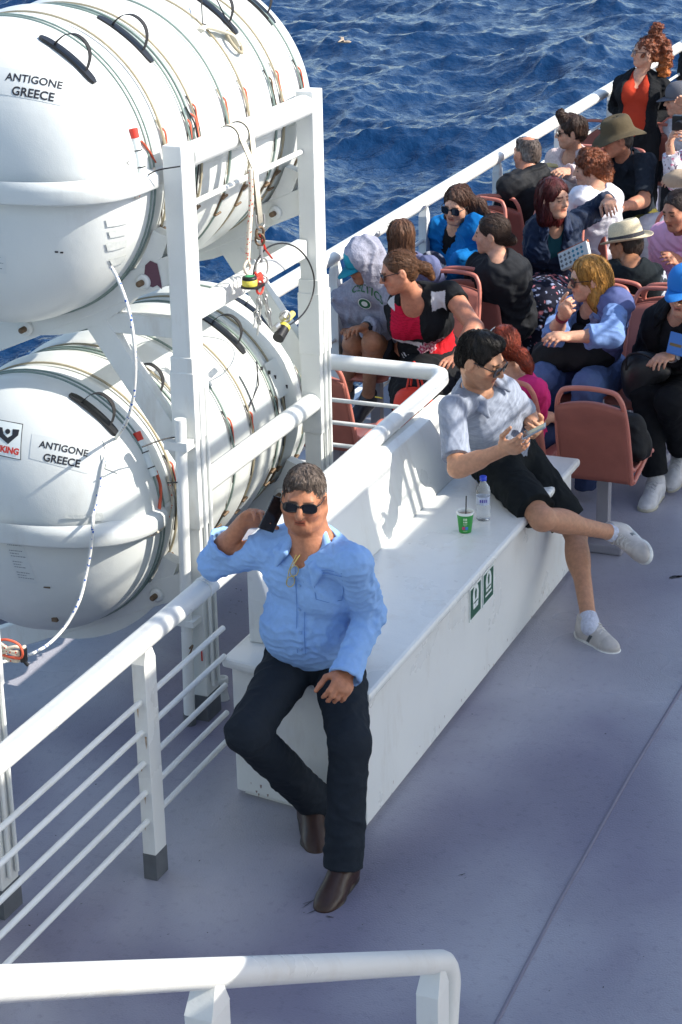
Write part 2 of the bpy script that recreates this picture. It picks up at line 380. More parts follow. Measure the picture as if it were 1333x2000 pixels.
# ================================================================== SEA
SEA = -9.
def build_sea():
    rs = np.concatenate([np.geomspace(9, 22, 30)[:-1], np.geomspace(22, 150, 620)[:-1], np.geomspace(150, 6000, 70)])
    a0, a1 = math.radians(-37), math.radians(-2)          # bearings seen by the photograph are meshed finely
    az = np.concatenate([np.linspace(-math.pi, a0, 120)[:-1], np.linspace(a0, a1, 420)[:-1], np.linspace(a1, math.pi, 120)[:-1]])
    Rr, A = np.meshgrid(rs, az, indexing='ij')
    x = (Rr*np.sin(A)).ravel(); y = (Rr*np.cos(A)).ravel(); z = np.zeros_like(x); dx = z.copy(); dy = z.copy()
    r = np.random.RandomState(11); wind = math.radians(-75)
    amp_f = np.clip(1.15-np.sqrt(x*x+y*y)/500, 0.1, 1)
    for i in range(76):
        lam = 12.*(.30/12.)**((i/75.)**.82); k = 2*math.pi/lam; th = wind+r.normal()*.95
        a = .0100*lam**.88*r.uniform(.5, 1.4); ph = r.uniform(0, 6.28); kx, ky = k*math.sin(th), k*math.cos(th)
        q = kx*x+ky*y+ph+.6*np.sin(.11*x+.07*y*r.uniform(.6, 1.4)+ph*3)
        z += a*np.cos(q); dx -= a*.9*math.sin(th)*np.sin(q); dy -= a*.9*math.cos(th)*np.sin(q)
    v = np.c_[x+dx*amp_f, y+dy*amp_f, SEA+z*amp_f]; n, m = Rr.shape
    i = np.arange(n-1)[:, None]*m; j = np.arange(m)[None, :]; j2 = (j+1) % m
    F = np.stack([i+j, i+j2, i+m+j2, i+m+j], -1).reshape(-1, 4)
    crest = z*amp_f
    ms = bpy.data.materials.new('sea_water'); ms.use_nodes = True; nt = ms.node_tree; N = nt.nodes; L = nt.links; b = N['Principled BSDF']
    b.inputs['Roughness'].default_value = .13; b.inputs['IOR'].default_value = 1.33; b.inputs['Specular IOR Level'].default_value = .42
    tc = N.new('ShaderNodeTexCoord')
    last = None
    for sc, ds, st in ((1.3, .16, (1, 1, 1)), (4.2, .045, (1, .8, 1)), (13, .009, (1, 1, 1))):
        mp = N.new('ShaderNodeMapping'); mp.inputs['Scale'].default_value = st; mp.inputs['Rotation'].default_value = (0, 0, .5); L.new(tc.outputs['Object'], mp.inputs[0])
        nz = N.new('ShaderNodeTexNoise'); nz.inputs['Scale'].default_value = sc; nz.inputs['Detail'].default_value = 4; L.new(mp.outputs[0], nz.inputs['Vector'])
        bp = N.new('ShaderNodeBump'); bp.inputs['Distance'].default_value = ds; L.new(nz.outputs['Fac'], bp.inputs['Height'])
        if last: L.new(last, bp.inputs['Normal'])
        last = bp.outputs[0]
    L.new(last, b.inputs['Normal'])
    at = N.new('ShaderNodeAttribute'); at.attribute_name = 'Col'
    nz = N.new('ShaderNodeTexNoise'); nz.inputs['Scale'].default_value = 3.2; nz.inputs['Detail'].default_value = 9; L.new(tc.outputs['Object'], nz.inputs['Vector'])
    ad = N.new('ShaderNodeMath'); ad.operation = 'ADD'; L.new(at.outputs['Fac'], ad.inputs[0]); L.new(nz.outputs['Fac'], ad.inputs[1])
    mr = N.new('ShaderNodeMapRange'); mr.inputs['From Min'].default_value = 1.50; mr.inputs['From Max'].default_value = 1.64; L.new(ad.outputs[0], mr.inputs['Value'])
    mx = N.new('ShaderNodeMix'); mx.data_type = 'RGBA'; mx.inputs[6].default_value = (.003, .024, .075, 1); mx.inputs[7].default_value = (.62, .68, .7, 1)
    L.new(mr.outputs[0], mx.inputs[0]); L.new(mx.outputs[2], b.inputs['Base Color'])
    m2 = N.new('ShaderNodeMapRange'); m2.inputs['To Min'].default_value = .13; m2.inputs['To Max'].default_value = .7; L.new(mr.outputs[0], m2.inputs['Value']); L.new(m2.outputs[0], b.inputs['Roughness'])
    f = np.clip((crest-.18)/.55, 0, 1)
    o = npmesh('sea', v, F, ms, None, np.c_[f, f, f])
    tag(o, kind='structure'); return o
build_sea()

# ================================================================== SHIP'S DECK AND DECKHOUSE
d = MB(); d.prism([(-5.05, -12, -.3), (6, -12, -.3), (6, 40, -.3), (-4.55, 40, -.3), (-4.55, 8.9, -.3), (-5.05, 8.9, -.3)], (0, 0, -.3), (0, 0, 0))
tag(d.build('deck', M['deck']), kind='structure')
hl = MB(); hl.box((-5.0, -12, -9.6), (5.9, 40, -.31)); tag(hl.build('ship_hull', M['hull']), kind='structure')
sm_ = MB(); y = np.linspace(-2, 24, 27)
sm_.tube([(-1.745+.012*math.sin(q*1.7)+(q-6.5)*-.012, q, .0015) for q in y], .007, 8, flat=(1, .45))
tag(sm_.build('deck_seam', mat('seam_paint', (.19, .18, .235), .5, bump=.001)), kind='structure')
# scuffs and stains that lie on the paint
sc_ = MB(); r_ = random.Random(3)
def scuff(px, py, L, w, ang, n=5):
    c = P(px, py)
    for _ in range(n):
        a = ang+r_.uniform(-.35, .35); o = c+V3(r_.uniform(-L, L)*.35, r_.uniform(-L, L)*.35, .0022); l = L*r_.uniform(.3, 1); ww = w*r_.uniform(.3, 1)
        u = V3(math.cos(a), math.sin(a), 0); p = V3(-u[1], u[0], 0)
        pts = [o-u*l/2, o-u*l*.15+p*ww*.5, o+u*l*.2+p*ww*.35, o+u*l/2, o+u*l*.1-p*ww*.4, o-u*l*.25-p*ww*.45]
        sc_.raw(pts, [list(range(6))])
scuff(618, 1775, .12, .006, 1.2, 5); scuff(640, 1790, .04, .005, .2, 2); scuff(905, 1710, .05, .004, .9, 3); scuff(1320, 1128, .05, .03, .8, 5)
for _ in range(70):
    x, yy = r_.choice([(r_.uniform(20, 460), r_.uniform(1330, 1850)), (r_.uniform(560, 1333), r_.uniform(1250, 1990)), (r_.uniform(450, 500), r_.uniform(1150, 1200))])
    scuff(x, yy, r_.uniform(.006, .02), r_.uniform(.004, .009), r_.uniform(0, 3), 1)
tag(sc_.build('deck_scuffs', mat('scuff_marks', (.045, .045, .05), .7), fixn=False), kind='structure')

dh = empty('upper_deck', (-.3, 5, 0), 'raised white upper deck on posts beside the open deck, with its own rail', 'upper deck')
w = MB(); w.box((-.3, -8, 2.40), (2.9, 34, 2.61)); w.build('deck_slab', M['white2'], dh)
for q in np.arange(-3, 30, 3.):
    w = MB(); w.box((1.2, q, .003), (1.3, q+.1, 2.399)); w.build('pillar', M['white2'], dh)
ss = empty('superstructure', (0, -6, 0), 'tall white superstructure of the ship behind the viewer', 'superstructure')
w = MB(); w.box((-4.9, -12, .003), (5.6, -3.2, 11)); w.build('wall', M['white2'], ss)
for q in (-3.5, -1.5, .5, 2.5):
    for zz in (1.2, 4.2):
        w = MB(); w.box((q, -3.21, zz), (q+1.2, -3.17, zz+.9), bev=.01); wf = w.build('window', M['white'], ss)
        w = MB(); w.box((q+.06, -3.168, zz+.06), (q+1.14, -3.165, zz+.84)); w.build('pane', mat('window_glass', (.02, .03, .04), .08), wf)
ro = MB()
for q in np.arange(4.2, 24, 2.1):
    ro.box((-.33, q, 2.6), (-.25, q+.035, 3.56)); ro.box((-.33, q+.085, 2.6), (-.25, q+.12, 3.56))
ro.build('rail_posts', M['white'], dh)
ro = MB(); ro.tube([(-.29, 3.4, 3.6), (-.29, 34, 3.6)], .035, 12)
for z in (2.78, 2.96, 3.14, 3.34): ro.tube([(-.29, 3.4, z), (-.29, 34, z)], .009, 8)
ro.build('rail', M['white'], dh)
def blocker(y0, y1, z1, label):  # unseen box added on the upper deck to shade the bench and its sitters
    t = empty('shade_blocker', (0, (y0+y1)/2, 2.61), label, 'blocker')
    b_ = MB(); b_.box((-.3, y0, 2.612), (.35, y1, z1-.05), bev=.01); b_.build('body', M['white2'], t)
    b_ = MB(); b_.box((-.32, y0-.02, z1-.05), (.37, y1+.02, z1), bev=.012); b_.build('lid', M['white'], t)
blocker(5.15, 8.02, 2.96, 'long unseen shade-casting locker beside the upper deck rail')
blocker(8.95, 9.9, 2.92, 'short unseen shade-casting locker beside the upper deck rail')

# ================================================================== RAILINGS
def post(mb, x, y, ztop, z0=0., w=.05, d=.085, foot=.1, fm=None, ax=None):
    """flat post with a folded edge, chamfered under the rail"""
    c = .018
    prof = [(x-w/2, y-d/2, z0+foot), (x+w/2, y-d/2, z0+foot), (x+w/2, y+d/2, z0+foot), (x-w/2, y+d/2, z0+foot)]
    mb.box((x-w/2, y-d/2, z0+foot), (x+w/2, y+d/2, ztop-.06), bev=.003)
    lo = [(x-w/2, y-d/2), (x+w/2, y-d/2), (x+w/2, y+d/2), (x-w/2, y+d/2)]; hi = [(x-w/2+.005, y-d/2+.03), (x+w/2-.005, y-d/2+.03), (x+w/2-.005, y+d/2-.02), (x-w/2+.005, y+d/2-.02)]
    mb.raw([(*q, ztop-.0605) for q in lo]+[(*q, ztop-.005) for q in hi], [[0, 1, 5, 4], [1, 2, 6, 5], [2, 3, 7, 6], [3, 0, 4, 7], [4, 5, 6, 7], [3, 2, 1, 0]])
    if fm is not None: fm.box((x-w/2-.0015, y-d/2-.0015, z0), (x+w/2+.0015, y+d/2+.0015, z0+foot+.004), bev=.003)
RX = -3.148
BARS = (.70, .585, .465, .35, .235)
rl = empty('deck_railing', (RX, 5.6, 0), 'white tube railing with five thin bars, the elbow of the blue shirt resting on it', 'railing')
t = MB(); t.tube([(RX, -.6, .925), (RX, 6.2, .92), (RX, 6.43, .92)], .0395, 20); t.cyl((RX, 6.13, .92), (RX, 6.15, .92), .0425, 20)
t.cyl((RX, 5.02, .92), (RX, 5.03, .92), .0405, 20); t.build('top_rail', M['white'], rl)
for yy in (2.05, 3.86, 5.67):
    a = MB(); f_ = MB(); post(a, RX, yy, .905, fm=f_); o = a.build('post', M['white'], rl); f_.build('post_foot', M['deckgrey'], o)
for z in BARS:
    a = MB(); a.tube([(RX, -.6, z), (RX, 3.0, z), (RX, 6.29, z+.002)], .0108, 12); a.build('bar', M['white'], rl)

ir = empty('corner_railing', (-3.7, 8.77, 0), 'white tube railing crossing in front of the first row of seats', 'railing')
CY = 8.77
t = MB(); t.tube([(-3.148, 8.5, .955), (-3.148, 8.60, .957), (-3.152, 8.68, .959), (-3.175, 8.74, .96), (-3.22, 8.768, .96), (-3.4, CY, .96), (-4.33, CY, .965)], .0385, 20); t.build('top_rail', M['white'], ir)
for z in (.77, .655, .54, .43, .32):
    a = MB(); a.tube([(-3.16, CY, z), (-4.33, CY, z)], .0108, 12); a.build('bar', M['white'], ir)
for xx in (-4.3, -3.62):
    if xx < -4: a = MB(); f_ = MB(); post(a, xx, CY, .945, fm=f_); o = a.build('post', M['white'], ir); f_.build('post_foot', M['deckgrey'], o)

OX = -4.33
orl = empty('ship_side_railing', (OX, 12, 0), 'long white railing at the ship side above the sea', 'railing')
t = MB(); t.tube([(OX, 8.3, 1.1), (OX, 16, 1.1), (OX, 30, 1.1)], .043, 20); t.build('top_rail', M['white'], orl)
ys = [P(px, py, X=OX)[1] for px, py in ((655, 498), (828, 395), (972, 312))]
step = (ys[-1]-ys[0])/2
for k in range(-1, 12):
    yy = ys[0]+k*step
    if yy < 8.3 or yy > 30: continue
    a = MB(); post(a, OX, yy, 1.068, foot=.01, w=.05, d=.07); a.build('post', M['white'], orl)
for z in (.86, .74, .62, .50, .38, .26, .14):
    if z in (.74, .5, .26): continue
    a = MB(); a.tube([(OX, 8.3, z), (OX, 30, z)], .012, 10); a.build('bar', M['white'], orl)

# stair handrail in front of the viewer
fr = None
A_ = EYE+ray(0, 1922)*3.02; B_ = EYE+ray(868, 1878)*4.85
hr = empty('stair_handrail', (B_[0], B_[1], 0), 'thick white handrail crossing the foreground and bending down at its right end', 'handrail')
u_ = nrm(B_-A_); t = MB()
bend = [B_-u_*.02]+[B_+u_*(.055*math.sin(a))+V3(0, 0, -.055*(1-math.cos(a)))-u_*.02 for a in (.35, .8, 1.2, 1.57)]
dn = bend[-1]; t.tube([A_-u_*1.1]+[A_+(B_-A_)*k for k in (.25, .5, .75)]+bend+[dn+V3(-.005, -.01, -.15), dn+V3(-.01, -.03, -.6), V3(dn[0], dn[1]-.04, .002)], .0285, 20)
t.build('rail', M['white'], hr)
for tt in (.349, .958):
    q0 = A_+(B_-A_)*tt; k = q0[2]
    a = MB(); f_ = MB(); post(a, q0[0], q0[1], k-.01, w=.055, d=.075, fm=f_); o = a.build('post', M['white'], hr); f_.build('post_foot', M['deckgrey'], o)

rw = MB(); rr_ = random.Random(21)
def weep(p, nrm_, dn, L, w):
    p = V3(p); n = nrm(nrm_); d_ = V3(dn); sdv = nrm(np.cross(n, d_)); o = p+n*.0012; k = 5
    vs = []
    for i in range(k+1): t = i/k; ww = w*(1-t)**.7*(.7+.6*rr_.random()); vs += [o+d_*L*t-sdv*ww*.5, o+d_*L*t+sdv*ww*.5]
    rw.raw(vs, [[2*i, 2*i+1, 2*i+3, 2*i+2] for i in range(k)])
rst = mat('rust_stain', (.42, .30, .20), .7, var=.4, vscale=60)
for z in BARS:
    for yy in (5.67, 3.86): weep((RX-.005+.03*rr_.random()-.01, yy-.0425, z-.012), (0, -1, 0), (0, 0, -1), .02+.04*rr_.random(), .004+.005*rr_.random())
rw.build('rust_weeps', rst, rl, fixn=False)['kind'] = 'stuff'
# ================================================================== BENCH
NL, NR = V3(-3.125, 6.301, 0), V3(-2.552, 6.214, 0)
be = empty('bench_locker', (-2.84, 7.5, 0), 'long white box bench with the man in the blue shirt on its near end', 'bench')
def quad(x0, x1, e, yfar, z0, z1, name, bev):
    yn = lambda x: NL[1]+(x-NL[0])*(NR[1]-NL[1])/(NR[0]-NL[0])-e
    a = MB(); a.prism([(x0, yn(x0), z0), (x1, yn(x1), z0), (x1, yfar+e, z0), (x0, yfar+e, z0)], (0, 0, z0), (0, 0, z1))
    return a.build(name, M['white'], be, bevel=bev)
quad(-3.125, -2.552, 0, 8.824, .022, .545, 'box', .006)
quad(-3.10, -2.575, -.025, 8.80, .001, .0225, 'plinth', 0)
quad(-3.155, -2.518, .032, 8.824, .5455, .585, 'seat_lid', .014)
a = MB(); a.prism([(-3.115, 6.44, .585), (-2.985, 6.44, .585), (-3.065, 6.44, .895), (-3.115, 6.44, .895)], (0, 6.44, 0), (0, 8.76, 0)); a.build('backrest', M['white'], be, bevel=.008)
a = MB(); a.tube([(-3.12, 6.44, .922), (-3.12, 8.5, .952)], .0385, 20); 
a = MB(); a.tube([(RX, 6.432, .92), (RX, 8.499, .955)], .039, 20); a.prism([(-3.11, 6.45, .893), (-3.07, 6.45, .893), (-3.10, 6.45, .91), (-3.13, 6.45, .91)], (0, 6.45, 0), (0, 8.6, 0))
a.build('backrest_rail', M['white'], be)
rw = MB()
for k in range(26):
    yy = rr_.uniform(6.3, 8.8); weep((-2.552, yy, .015+rr_.uniform(.0, .05)+.02), (1, 0, 0), (0, 0, -1 if k % 3 else 1), rr_.uniform(.006, .02), rr_.uniform(.002, .007))
for k in range(14):
    x_ = rr_.uniform(-3.1, -2.57); yn_ = NL[1]+(x_-NL[0])*(NR[1]-NL[1])/(NR[0]-NL[0]); weep((x_, yn_, .03+rr_.uniform(0, .05)), (.15, -1, 0), (0, 0, -1), rr_.uniform(.006, .02), rr_.uniform(.003, .010))
rw.build('chipped_edge', mat('chipped_primer', (.30, .22, .20), .8, var=.4, vscale=80), be, fixn=False)['kind'] = 'stuff'
# two small green and white life-jacket plates on the front of the box
def sign(y0, y1, z0, z1, kid):
    x = -2.5505; a = MB(); a.box((x, y0, z0), (x+.003, y1, z1)); s_ = a.build('sign_plate', M['signwhite'], be)
    a = MB(); a.box((x+.0031, y0+.008, z0+.008), (x+.0036, y1-.008, z1-.008)); a.build('sign_field', M['signgreen'], s_)
    cy = (y0+y1)/2; cz = (z0+z1)/2+.012; a = MB(); xx = x+.0040
    def loop(pts): a.raw([(xx, cy+p*(y1-y0), cz+q*(z1-z0)) for p, q in pts], [list(range(len(pts)))])
    if not kid:
        out = [(-.2, -.3), (-.26, .1), (-.2, .3), (-.1, .4), (.1, .4), (.2, .3), (.26, .1), (.2, -.3)]
    else:
        out = [(-.22, -.22), (-.26, .1), (-.2, .26), (-.1, .36), (.1, .36), (.2, .26), (.26, .1), (.22, -.22)]
    loop(out); xx += .0004; o = a.build('jacket_symbol', M['signwhite'], s_, fixn=False)
    a = MB(); loop([(-.06, -.02), (-.09, .2), (0, .3), (.09, .2), (.06, -.02)]); loop([(-.2, -.1), (-.2, -.14), (.2, -.14), (.2, -.1)])
    loop([(-.012, -.28), (-.012, -.02), (.012, -.02), (.012, -.28)]); a.build('symbol_cut', M['signgreen'], s_, fixn=False)
    if kid:
        a = MB(); loop([(-.3, -.30), (-.3, -.36), (.3, -.36), (.3, -.30)]); a.build('caption_line', M['signwhite'], s_, fixn=False)
yA = P(917, 1180, X=-2.55)[1]; yB = P(940, 1155, X=-2.55)[1]; yC = P(942, 1148, X=-2.55)[1]; yD = P(964, 1122, X=-2.55)[1]
sign(yA, yB-.004, .365, .512, False); sign(yC+.004, yD, .365, .512, True)

# ================================================================== LIFE RAFTS
RCX, Y0, Y1, YM = -4.213, 6.80, 8.45, 7.625
CH = [-.66, -.44, -.36, -.10, .10, .36, .44, .66]
YFE = .715                       # the far end is flatter and rounds off sooner than the near cap
def can_r(y, r, dcap, nexp):
    t = y-YM
    if -.825 <= t <= YFE:
        g = min(abs(t-c) for c in CH); ch = math.exp(-(g/.030)**2); e = math.exp(-((t+.825)/.03)**2)
        g2 = min(abs(t-c) for c in (-.55, -.23, .0, .23, .55)); rb = math.exp(-(g2/.05)**2)
        return r+.018-.018*ch+.012*rb-.004*e
    if t > YFE: u = min((t-YFE)/.15, 1); return (r+.012)*max(1-u**2.6, 0)**(1/2.6)
    u = min((-t-.825)/dcap, 1); return (r+.012)*max(1-u**nexp, 0)**(1/nexp)
def canister(cz, r, dcap, nexp, yoff=0., name='life_raft', label='', hs=True, txt=True):
    t = empty(name, (RCX, YM+yoff, cz), label, 'life raft')
    ys = list(YM-.825-dcap*np.sin(np.linspace(math.pi/2, 0, 26))[:-1]*1.)
    ys = ys+list(np.linspace(YM-.825, YM+YFE, 170))+list(YM+YFE+.15*np.sin(np.linspace(0, math.pi/2, 18))[1:])
    n = 144; v = []; 
    for yy in ys:
        rr = max(can_r(yy, r, dcap, nexp), .004)
        ph = np.arange(n)/n*2*math.pi; v.append(np.c_[RCX+rr*np.cos(ph), np.full(n, yy+yoff), cz+rr*np.sin(ph)])
    m = len(ys); v = np.concatenate(v); i = np.arange(m-1)[:, None]*n; j = np.arange(n)[None, :]; j2 = (j+1) % n
    F = np.stack([i+j, i+j2, i+n+j2, i+n+j], -1).reshape(-1, 4)[:, ::-1]
    npmesh('shell', v, F, M['grp'], t)
    # flange running round the canister on its waist
    out = []
    for yy in ys: out.append((can_r(yy, r, dcap, nexp), yy))
    def ring(off, z):
        R_ = [(RCX+a+off(b), b) for a, b in out]; L_ = [(RCX-a-off(b), b) for a, b in out[::-1]]
        return [(x, q+yoff-(.045*min(1, max(0, (YM-.825-q)/dcap*1.6)) if q < YM-.825 else (-.02*min(1, (q-YM-YFE)/.08) if q > YM+YFE else 0)), z) for x, q in R_+L_]
    of1 = lambda b: (.030 if b-YM < -.80 else (.012 if b-YM > YFE else .004)); of2 = lambda b: (.040 if b-YM < -.80 else (.016 if b-YM > YFE else .007)); in_ = lambda b: -.04
    rg = [ring(in_, cz+.050), ring(of1, cz+.030), ring(of2, cz+.016), ring(of2, cz-.026), ring(of1, cz-.034), ring(in_, cz-.036)]
    N_ = len(rg[0]); vs = np.array([p for g in rg for p in g]); i = np.arange(5)[:, None]*N_; j = np.arange(N_)[None, :]; j2 = (j+1) % N_
    npmesh('flange', vs, np.stack([i+j, i+N_+j, i+N_+j2, i+j2], -1).reshape(-1, 4)[:, ::-1], M['grp'], t)
    def cp(y, phi, off=0.): rr = can_r(y, r, dcap, nexp)+off; a = math.radians(phi); return V3(RCX+rr*math.cos(a), y+yoff, cz+rr*math.sin(a))
    # strapping bands
    for q, mt in ((-.655, 'strapbeige'), (-.44, 'strapgrey'), (-.41, 'strapgrey'), (-.36, 'strapbeige'), (-.10, 'strapgrey'), (.10, 'strapbeige'), (.36, 'strapgrey'), (.44, 'strapbeige'), (.66, 'strapgrey')):
        mb = MB(); nn = 96
        rr = max(can_r(YM+q+d_, r, dcap, nexp) for d_ in (-.03, -.015, 0, .015, .03))+.003; vs = []
        for k in range(nn):
            a = k/nn*2*math.pi
            for dy, dr in ((-.0045, -.006), (-.0045, .001), (.0045, .001), (.0045, -.006)): vs.append((RCX+(rr+dr)*math.cos(a), YM+q+dy+yoff, cz+(rr+dr)*math.sin(a)))
        fs = [[k*4+e, k*4+(e+1) % 4, ((k+1) % nn)*4+(e+1) % 4, ((k+1) % nn)*4+e] for k in range(nn) for e in range(4)]
        mb.raw(vs, fs, True); mb.build('strap', M[mt], t)
        # turnbuckle under the waist
        if hs:
            mb = MB(); ph = -24-8*random.random()
            mb.tube([cp(YM+q, ph-6, .012), cp(YM+q, ph+5, .014)], .006, 8); mb.tube([cp(YM+q-.018, ph+3, .016), cp(YM+q+.018, ph+4, .016)], .006, 8)
            mb.tube([cp(YM+q-.015, ph-5, .016), cp(YM+q+.02, ph-4, .016)], .005, 8); mb.tube([cp(YM+q, ph+5, .014), cp(YM+q+.004, 12, .008)], .0025, 6)
            mb.build('turnbuckle', M['rust'], t)
            pz = 10+6*random.random(); mb = MB(); mb.tube(spline([cp(YM+q+.002, pz+6, .008), cp(YM+q+.010, pz+4, .018), cp(YM+q+.014*random.random(), pz, .016), cp(YM+q+.02*random.random(), pz-5-5*random.random(), .012)], 3), .0042, 7); mb.build('tie', M['orange'] if random.random() < .6 else M['rust'], t)
            mb = MB(); mb.tube(spline([cp(YM+q-.006, pz+9, .008), cp(YM+q+.004, pz, .016), cp(YM+q+.002, pz-12, .012), cp(YM+q-.004, pz-26, .010)], 4), .0035, 6); mb.build('slip_line', M['strapbeige'] if random.random() < .5 else M['black'], t)
    # doubled guide lines beside the near seam
    for q in (-.80, -.775):
        mb = MB(); mb.tube([cp(YM+q, a_, .002) for a_ in range(-175, 176, 5)], .0048, 6); mb.build('cord', M['strapgrey'], t)
    # black carrying handles
    for k, yy in enumerate(hs if isinstance(hs, (list, tuple)) else ()):
        hd = MB(); vs = []; nn = 15
        for i_ in range(nn):
            ph = 40+27*i_/(nn-1); wd = .021*math.sqrt(max(1-((i_-7)/7.2)**8, .05))
            for dy, dr in ((-wd, .001), (-wd, .012), (wd, .012), (wd, .001)): vs.append(cp(yy, ph, dr)+V3(0, dy, 0))
        fs = [[i_*4+e, i_*4+(e+1) % 4, (i_+1)*4+(e+1) % 4, (i_+1)*4+e] for i_ in range(nn-1) for e in range(4)]+[[3, 2, 1, 0], [nn*4-4, nn*4-3, nn*4-2, nn*4-1]]
        hd.raw(vs, fs); h_ = hd.build('handle', M['black'], t)
        lp = MB(); prof = [(45.5, .012), (46, .03), (47.5, .062), (50, .085), (53, .092), (56, .085), (58.5, .062), (60, .03), (60.5, .012)]
        pts = spline([cp(yy, a_, b_) for a_, b_ in prof], 4); ring_ = []
        vs = [p+V3(0, s_*.0115, 0)+nrm(p-V3(RCX, p[1], cz))*e for p in pts for s_, e in ((-1, 0), (-1, .004), (1, .004), (1, 0))]
        fs = [[i_*4+e, i_*4+(e+1) % 4, (i_+1)*4+(e+1) % 4, (i_+1)*4+e] for i_ in range(len(pts)-1) for e in range(4)]
        lp.raw(vs, fs); lp.build('handle_loop', M['blackweb'], h_)
        tx = text_mesh('inflex', .018)
    # surface projection for things stuck to the near cap
    def proj(q, nv, off):
        q = V3(q)
        def f(p):
            y_ = p[1]-yoff; rho = math.hypot(p[0]-RCX, p[2]-cz); u = (YM-.825-y_)/dcap
            return (max(u, 0)**nexp+(rho/(r+.012))**nexp) - 1 if u > 0 else rho/(r+.012)-1
        a_, b_ = -.35, .35
        for _ in range(26):
            mid = (a_+b_)/2
            if f(q+nv*mid) < 0: a_ = mid
            else: b_ = mid
        return q+nv*(a_+off)
    def hit(px, py):
        d_ = ray(px, py); L_ = np.linalg.norm(d_); d_ = d_/L_
        for i_ in range(5000):
            p = EYE+d_*(4.5+i_*.001)
            y_ = p[1]-yoff; rho = math.hypot(p[0]-RCX, p[2]-cz); u = (YM-.825-y_)/dcap
            if u > 0 and max(u, 0)**nexp+(rho/(r+.012))**nexp < 1: return p
            if u <= 0 and rho < r+.016: return p
        return p
    return t, cp, proj, hit
def sticker(t, hit, proj, pxs, name, m, off=.0012, n=8):
    """a thin label: four photograph corners laid on the shell"""
    p = [hit(*q) for q in pxs]; nv = nrm(np.cross(p[1]-p[0], p[3]-p[0])); nv = nv if nv[1] < 0 else -nv
    v = []
    for i in range(n+1):
        for j in range(n+1):
            a, b = i/n, j/n; q = p[0]*(1-a)*(1-b)+p[1]*a*(1-b)+p[2]*a*b+p[3]*(1-a)*b; v.append(proj(q, nv, off))
    F = [[i*(n+1)+j, (i+1)*(n+1)+j, (i+1)*(n+1)+j+1, i*(n+1)+j+1] for i in range(n) for j in range(n)]
    mb = MB(); mb.raw(v, F, True); return mb.build(name, m, t, fixn=False), nv
def words(t, hit, proj, a, b, up, txt, size, m, bold=0., name='lettering', off=.0026):
    """lettering laid on the shell, baseline direction from pixel a to pixel b"""
    p, q, w_ = hit(*a), hit(*b), hit(*up); c = (p+q)/2; x = nrm(q-p); y = w_-c; y = nrm(y-x*(x@y)); n = np.cross(x, y)
    return text_on(txt, size, c, x, y, m, t, proj, bold, name, off)
U, cpU, prU, hitU = canister(2.251, .565, .36, 3.0, 0, 'life_raft', 'upper of the two big white life raft canisters in the rack', hs=[6.69, 7.12, 7.88, 8.30])
sticker(U, hitU, prU, [(0, 131), (125, 152), (120, 207), (0, 184)], 'name_label', M['label'])
words(U, hitU, prU, (27, 152), (107, 165), (70, 130), 'ANTIGONE', .0405, M['ink'], .0006)
words(U, hitU, prU, (27, 178), (103, 191), (70, 150), 'GREECE', .0445, M['ink'], .0009)
Lw, cpL, prL, hitL = canister(.888, .527, .33, 2.35, 0, 'life_raft', 'lower white life raft canister with a black emblem on its end, under the upper one', hs=[6.745, 7.165, 7.90, 8.26])
sticker(Lw, hitL, prL, [(63, 847), (182, 871), (172, 926), (58, 895)], 'name_label', M['label'])
words(Lw, hitL, prL, (90, 870), (160, 884), (125, 850), 'ANTIGONE', .0375, M['ink'], .0006)
words(Lw, hitL, prL, (89, 894), (153, 906), (125, 870), 'GREECE', .0415, M['ink'], .0009)
sticker(Lw, hitL, prL, [(-15, 817), (46, 828), (42, 899), (-17, 887)], 'maker_frame', M['ink'], .0008)
sticker(Lw, hitL, prL, [(-13.5, 818.5), (44.5, 829.5), (40.6, 897.5), (-15.5, 885.5)], 'maker_label', M['signwhite'], .0016)
def ppoly(t, hit, proj, pts, m, name, off=.0028):
    p = [hit(*q) for q in pts]; nv = nrm(np.cross(p[len(p)//3]-p[0], p[2*len(p)//3]-p[0])); nv = nv if nv[1] < 0 else -nv
    bm = bmesh.new(); vs = [bm.verts.new(Vector(q)) for q in p]; bm.faces.new(vs); bmesh.ops.triangulate(bm, faces=bm.faces[:])
    for _ in range(2): bmesh.ops.subdivide_edges(bm, edges=bm.edges[:], cuts=1, use_grid_fill=True)
    for v in bm.verts: v.co = Vector(proj(V3(*v.co), nv, off))
    me = bpy.data.meshes.new(name); bm.to_mesh(me); bm.free(); return link(name, me, m, t)
ppoly(Lw, hitL, prL, [(39, 840), (36.5, 851), (17, 868), (-6, 848), (-8, 833), (6, 835.5), (8, 848), (16, 855.5), (25, 850.5), (26, 838.5)], M['ink'], 'emblem')
ppoly(Lw, hitL, prL, [(16.3+5*math.cos(a), 843+5*math.sin(a)) for a in np.linspace(0, 6.28, 15)[:-1]], M['ink'], 'emblem_dot', .0034)
words(Lw, hitL, prL, (-11, 874), (39, 884), (14, 850), 'VIKING', .0335, M['redink'], .0016, 'wordmark', .0034)
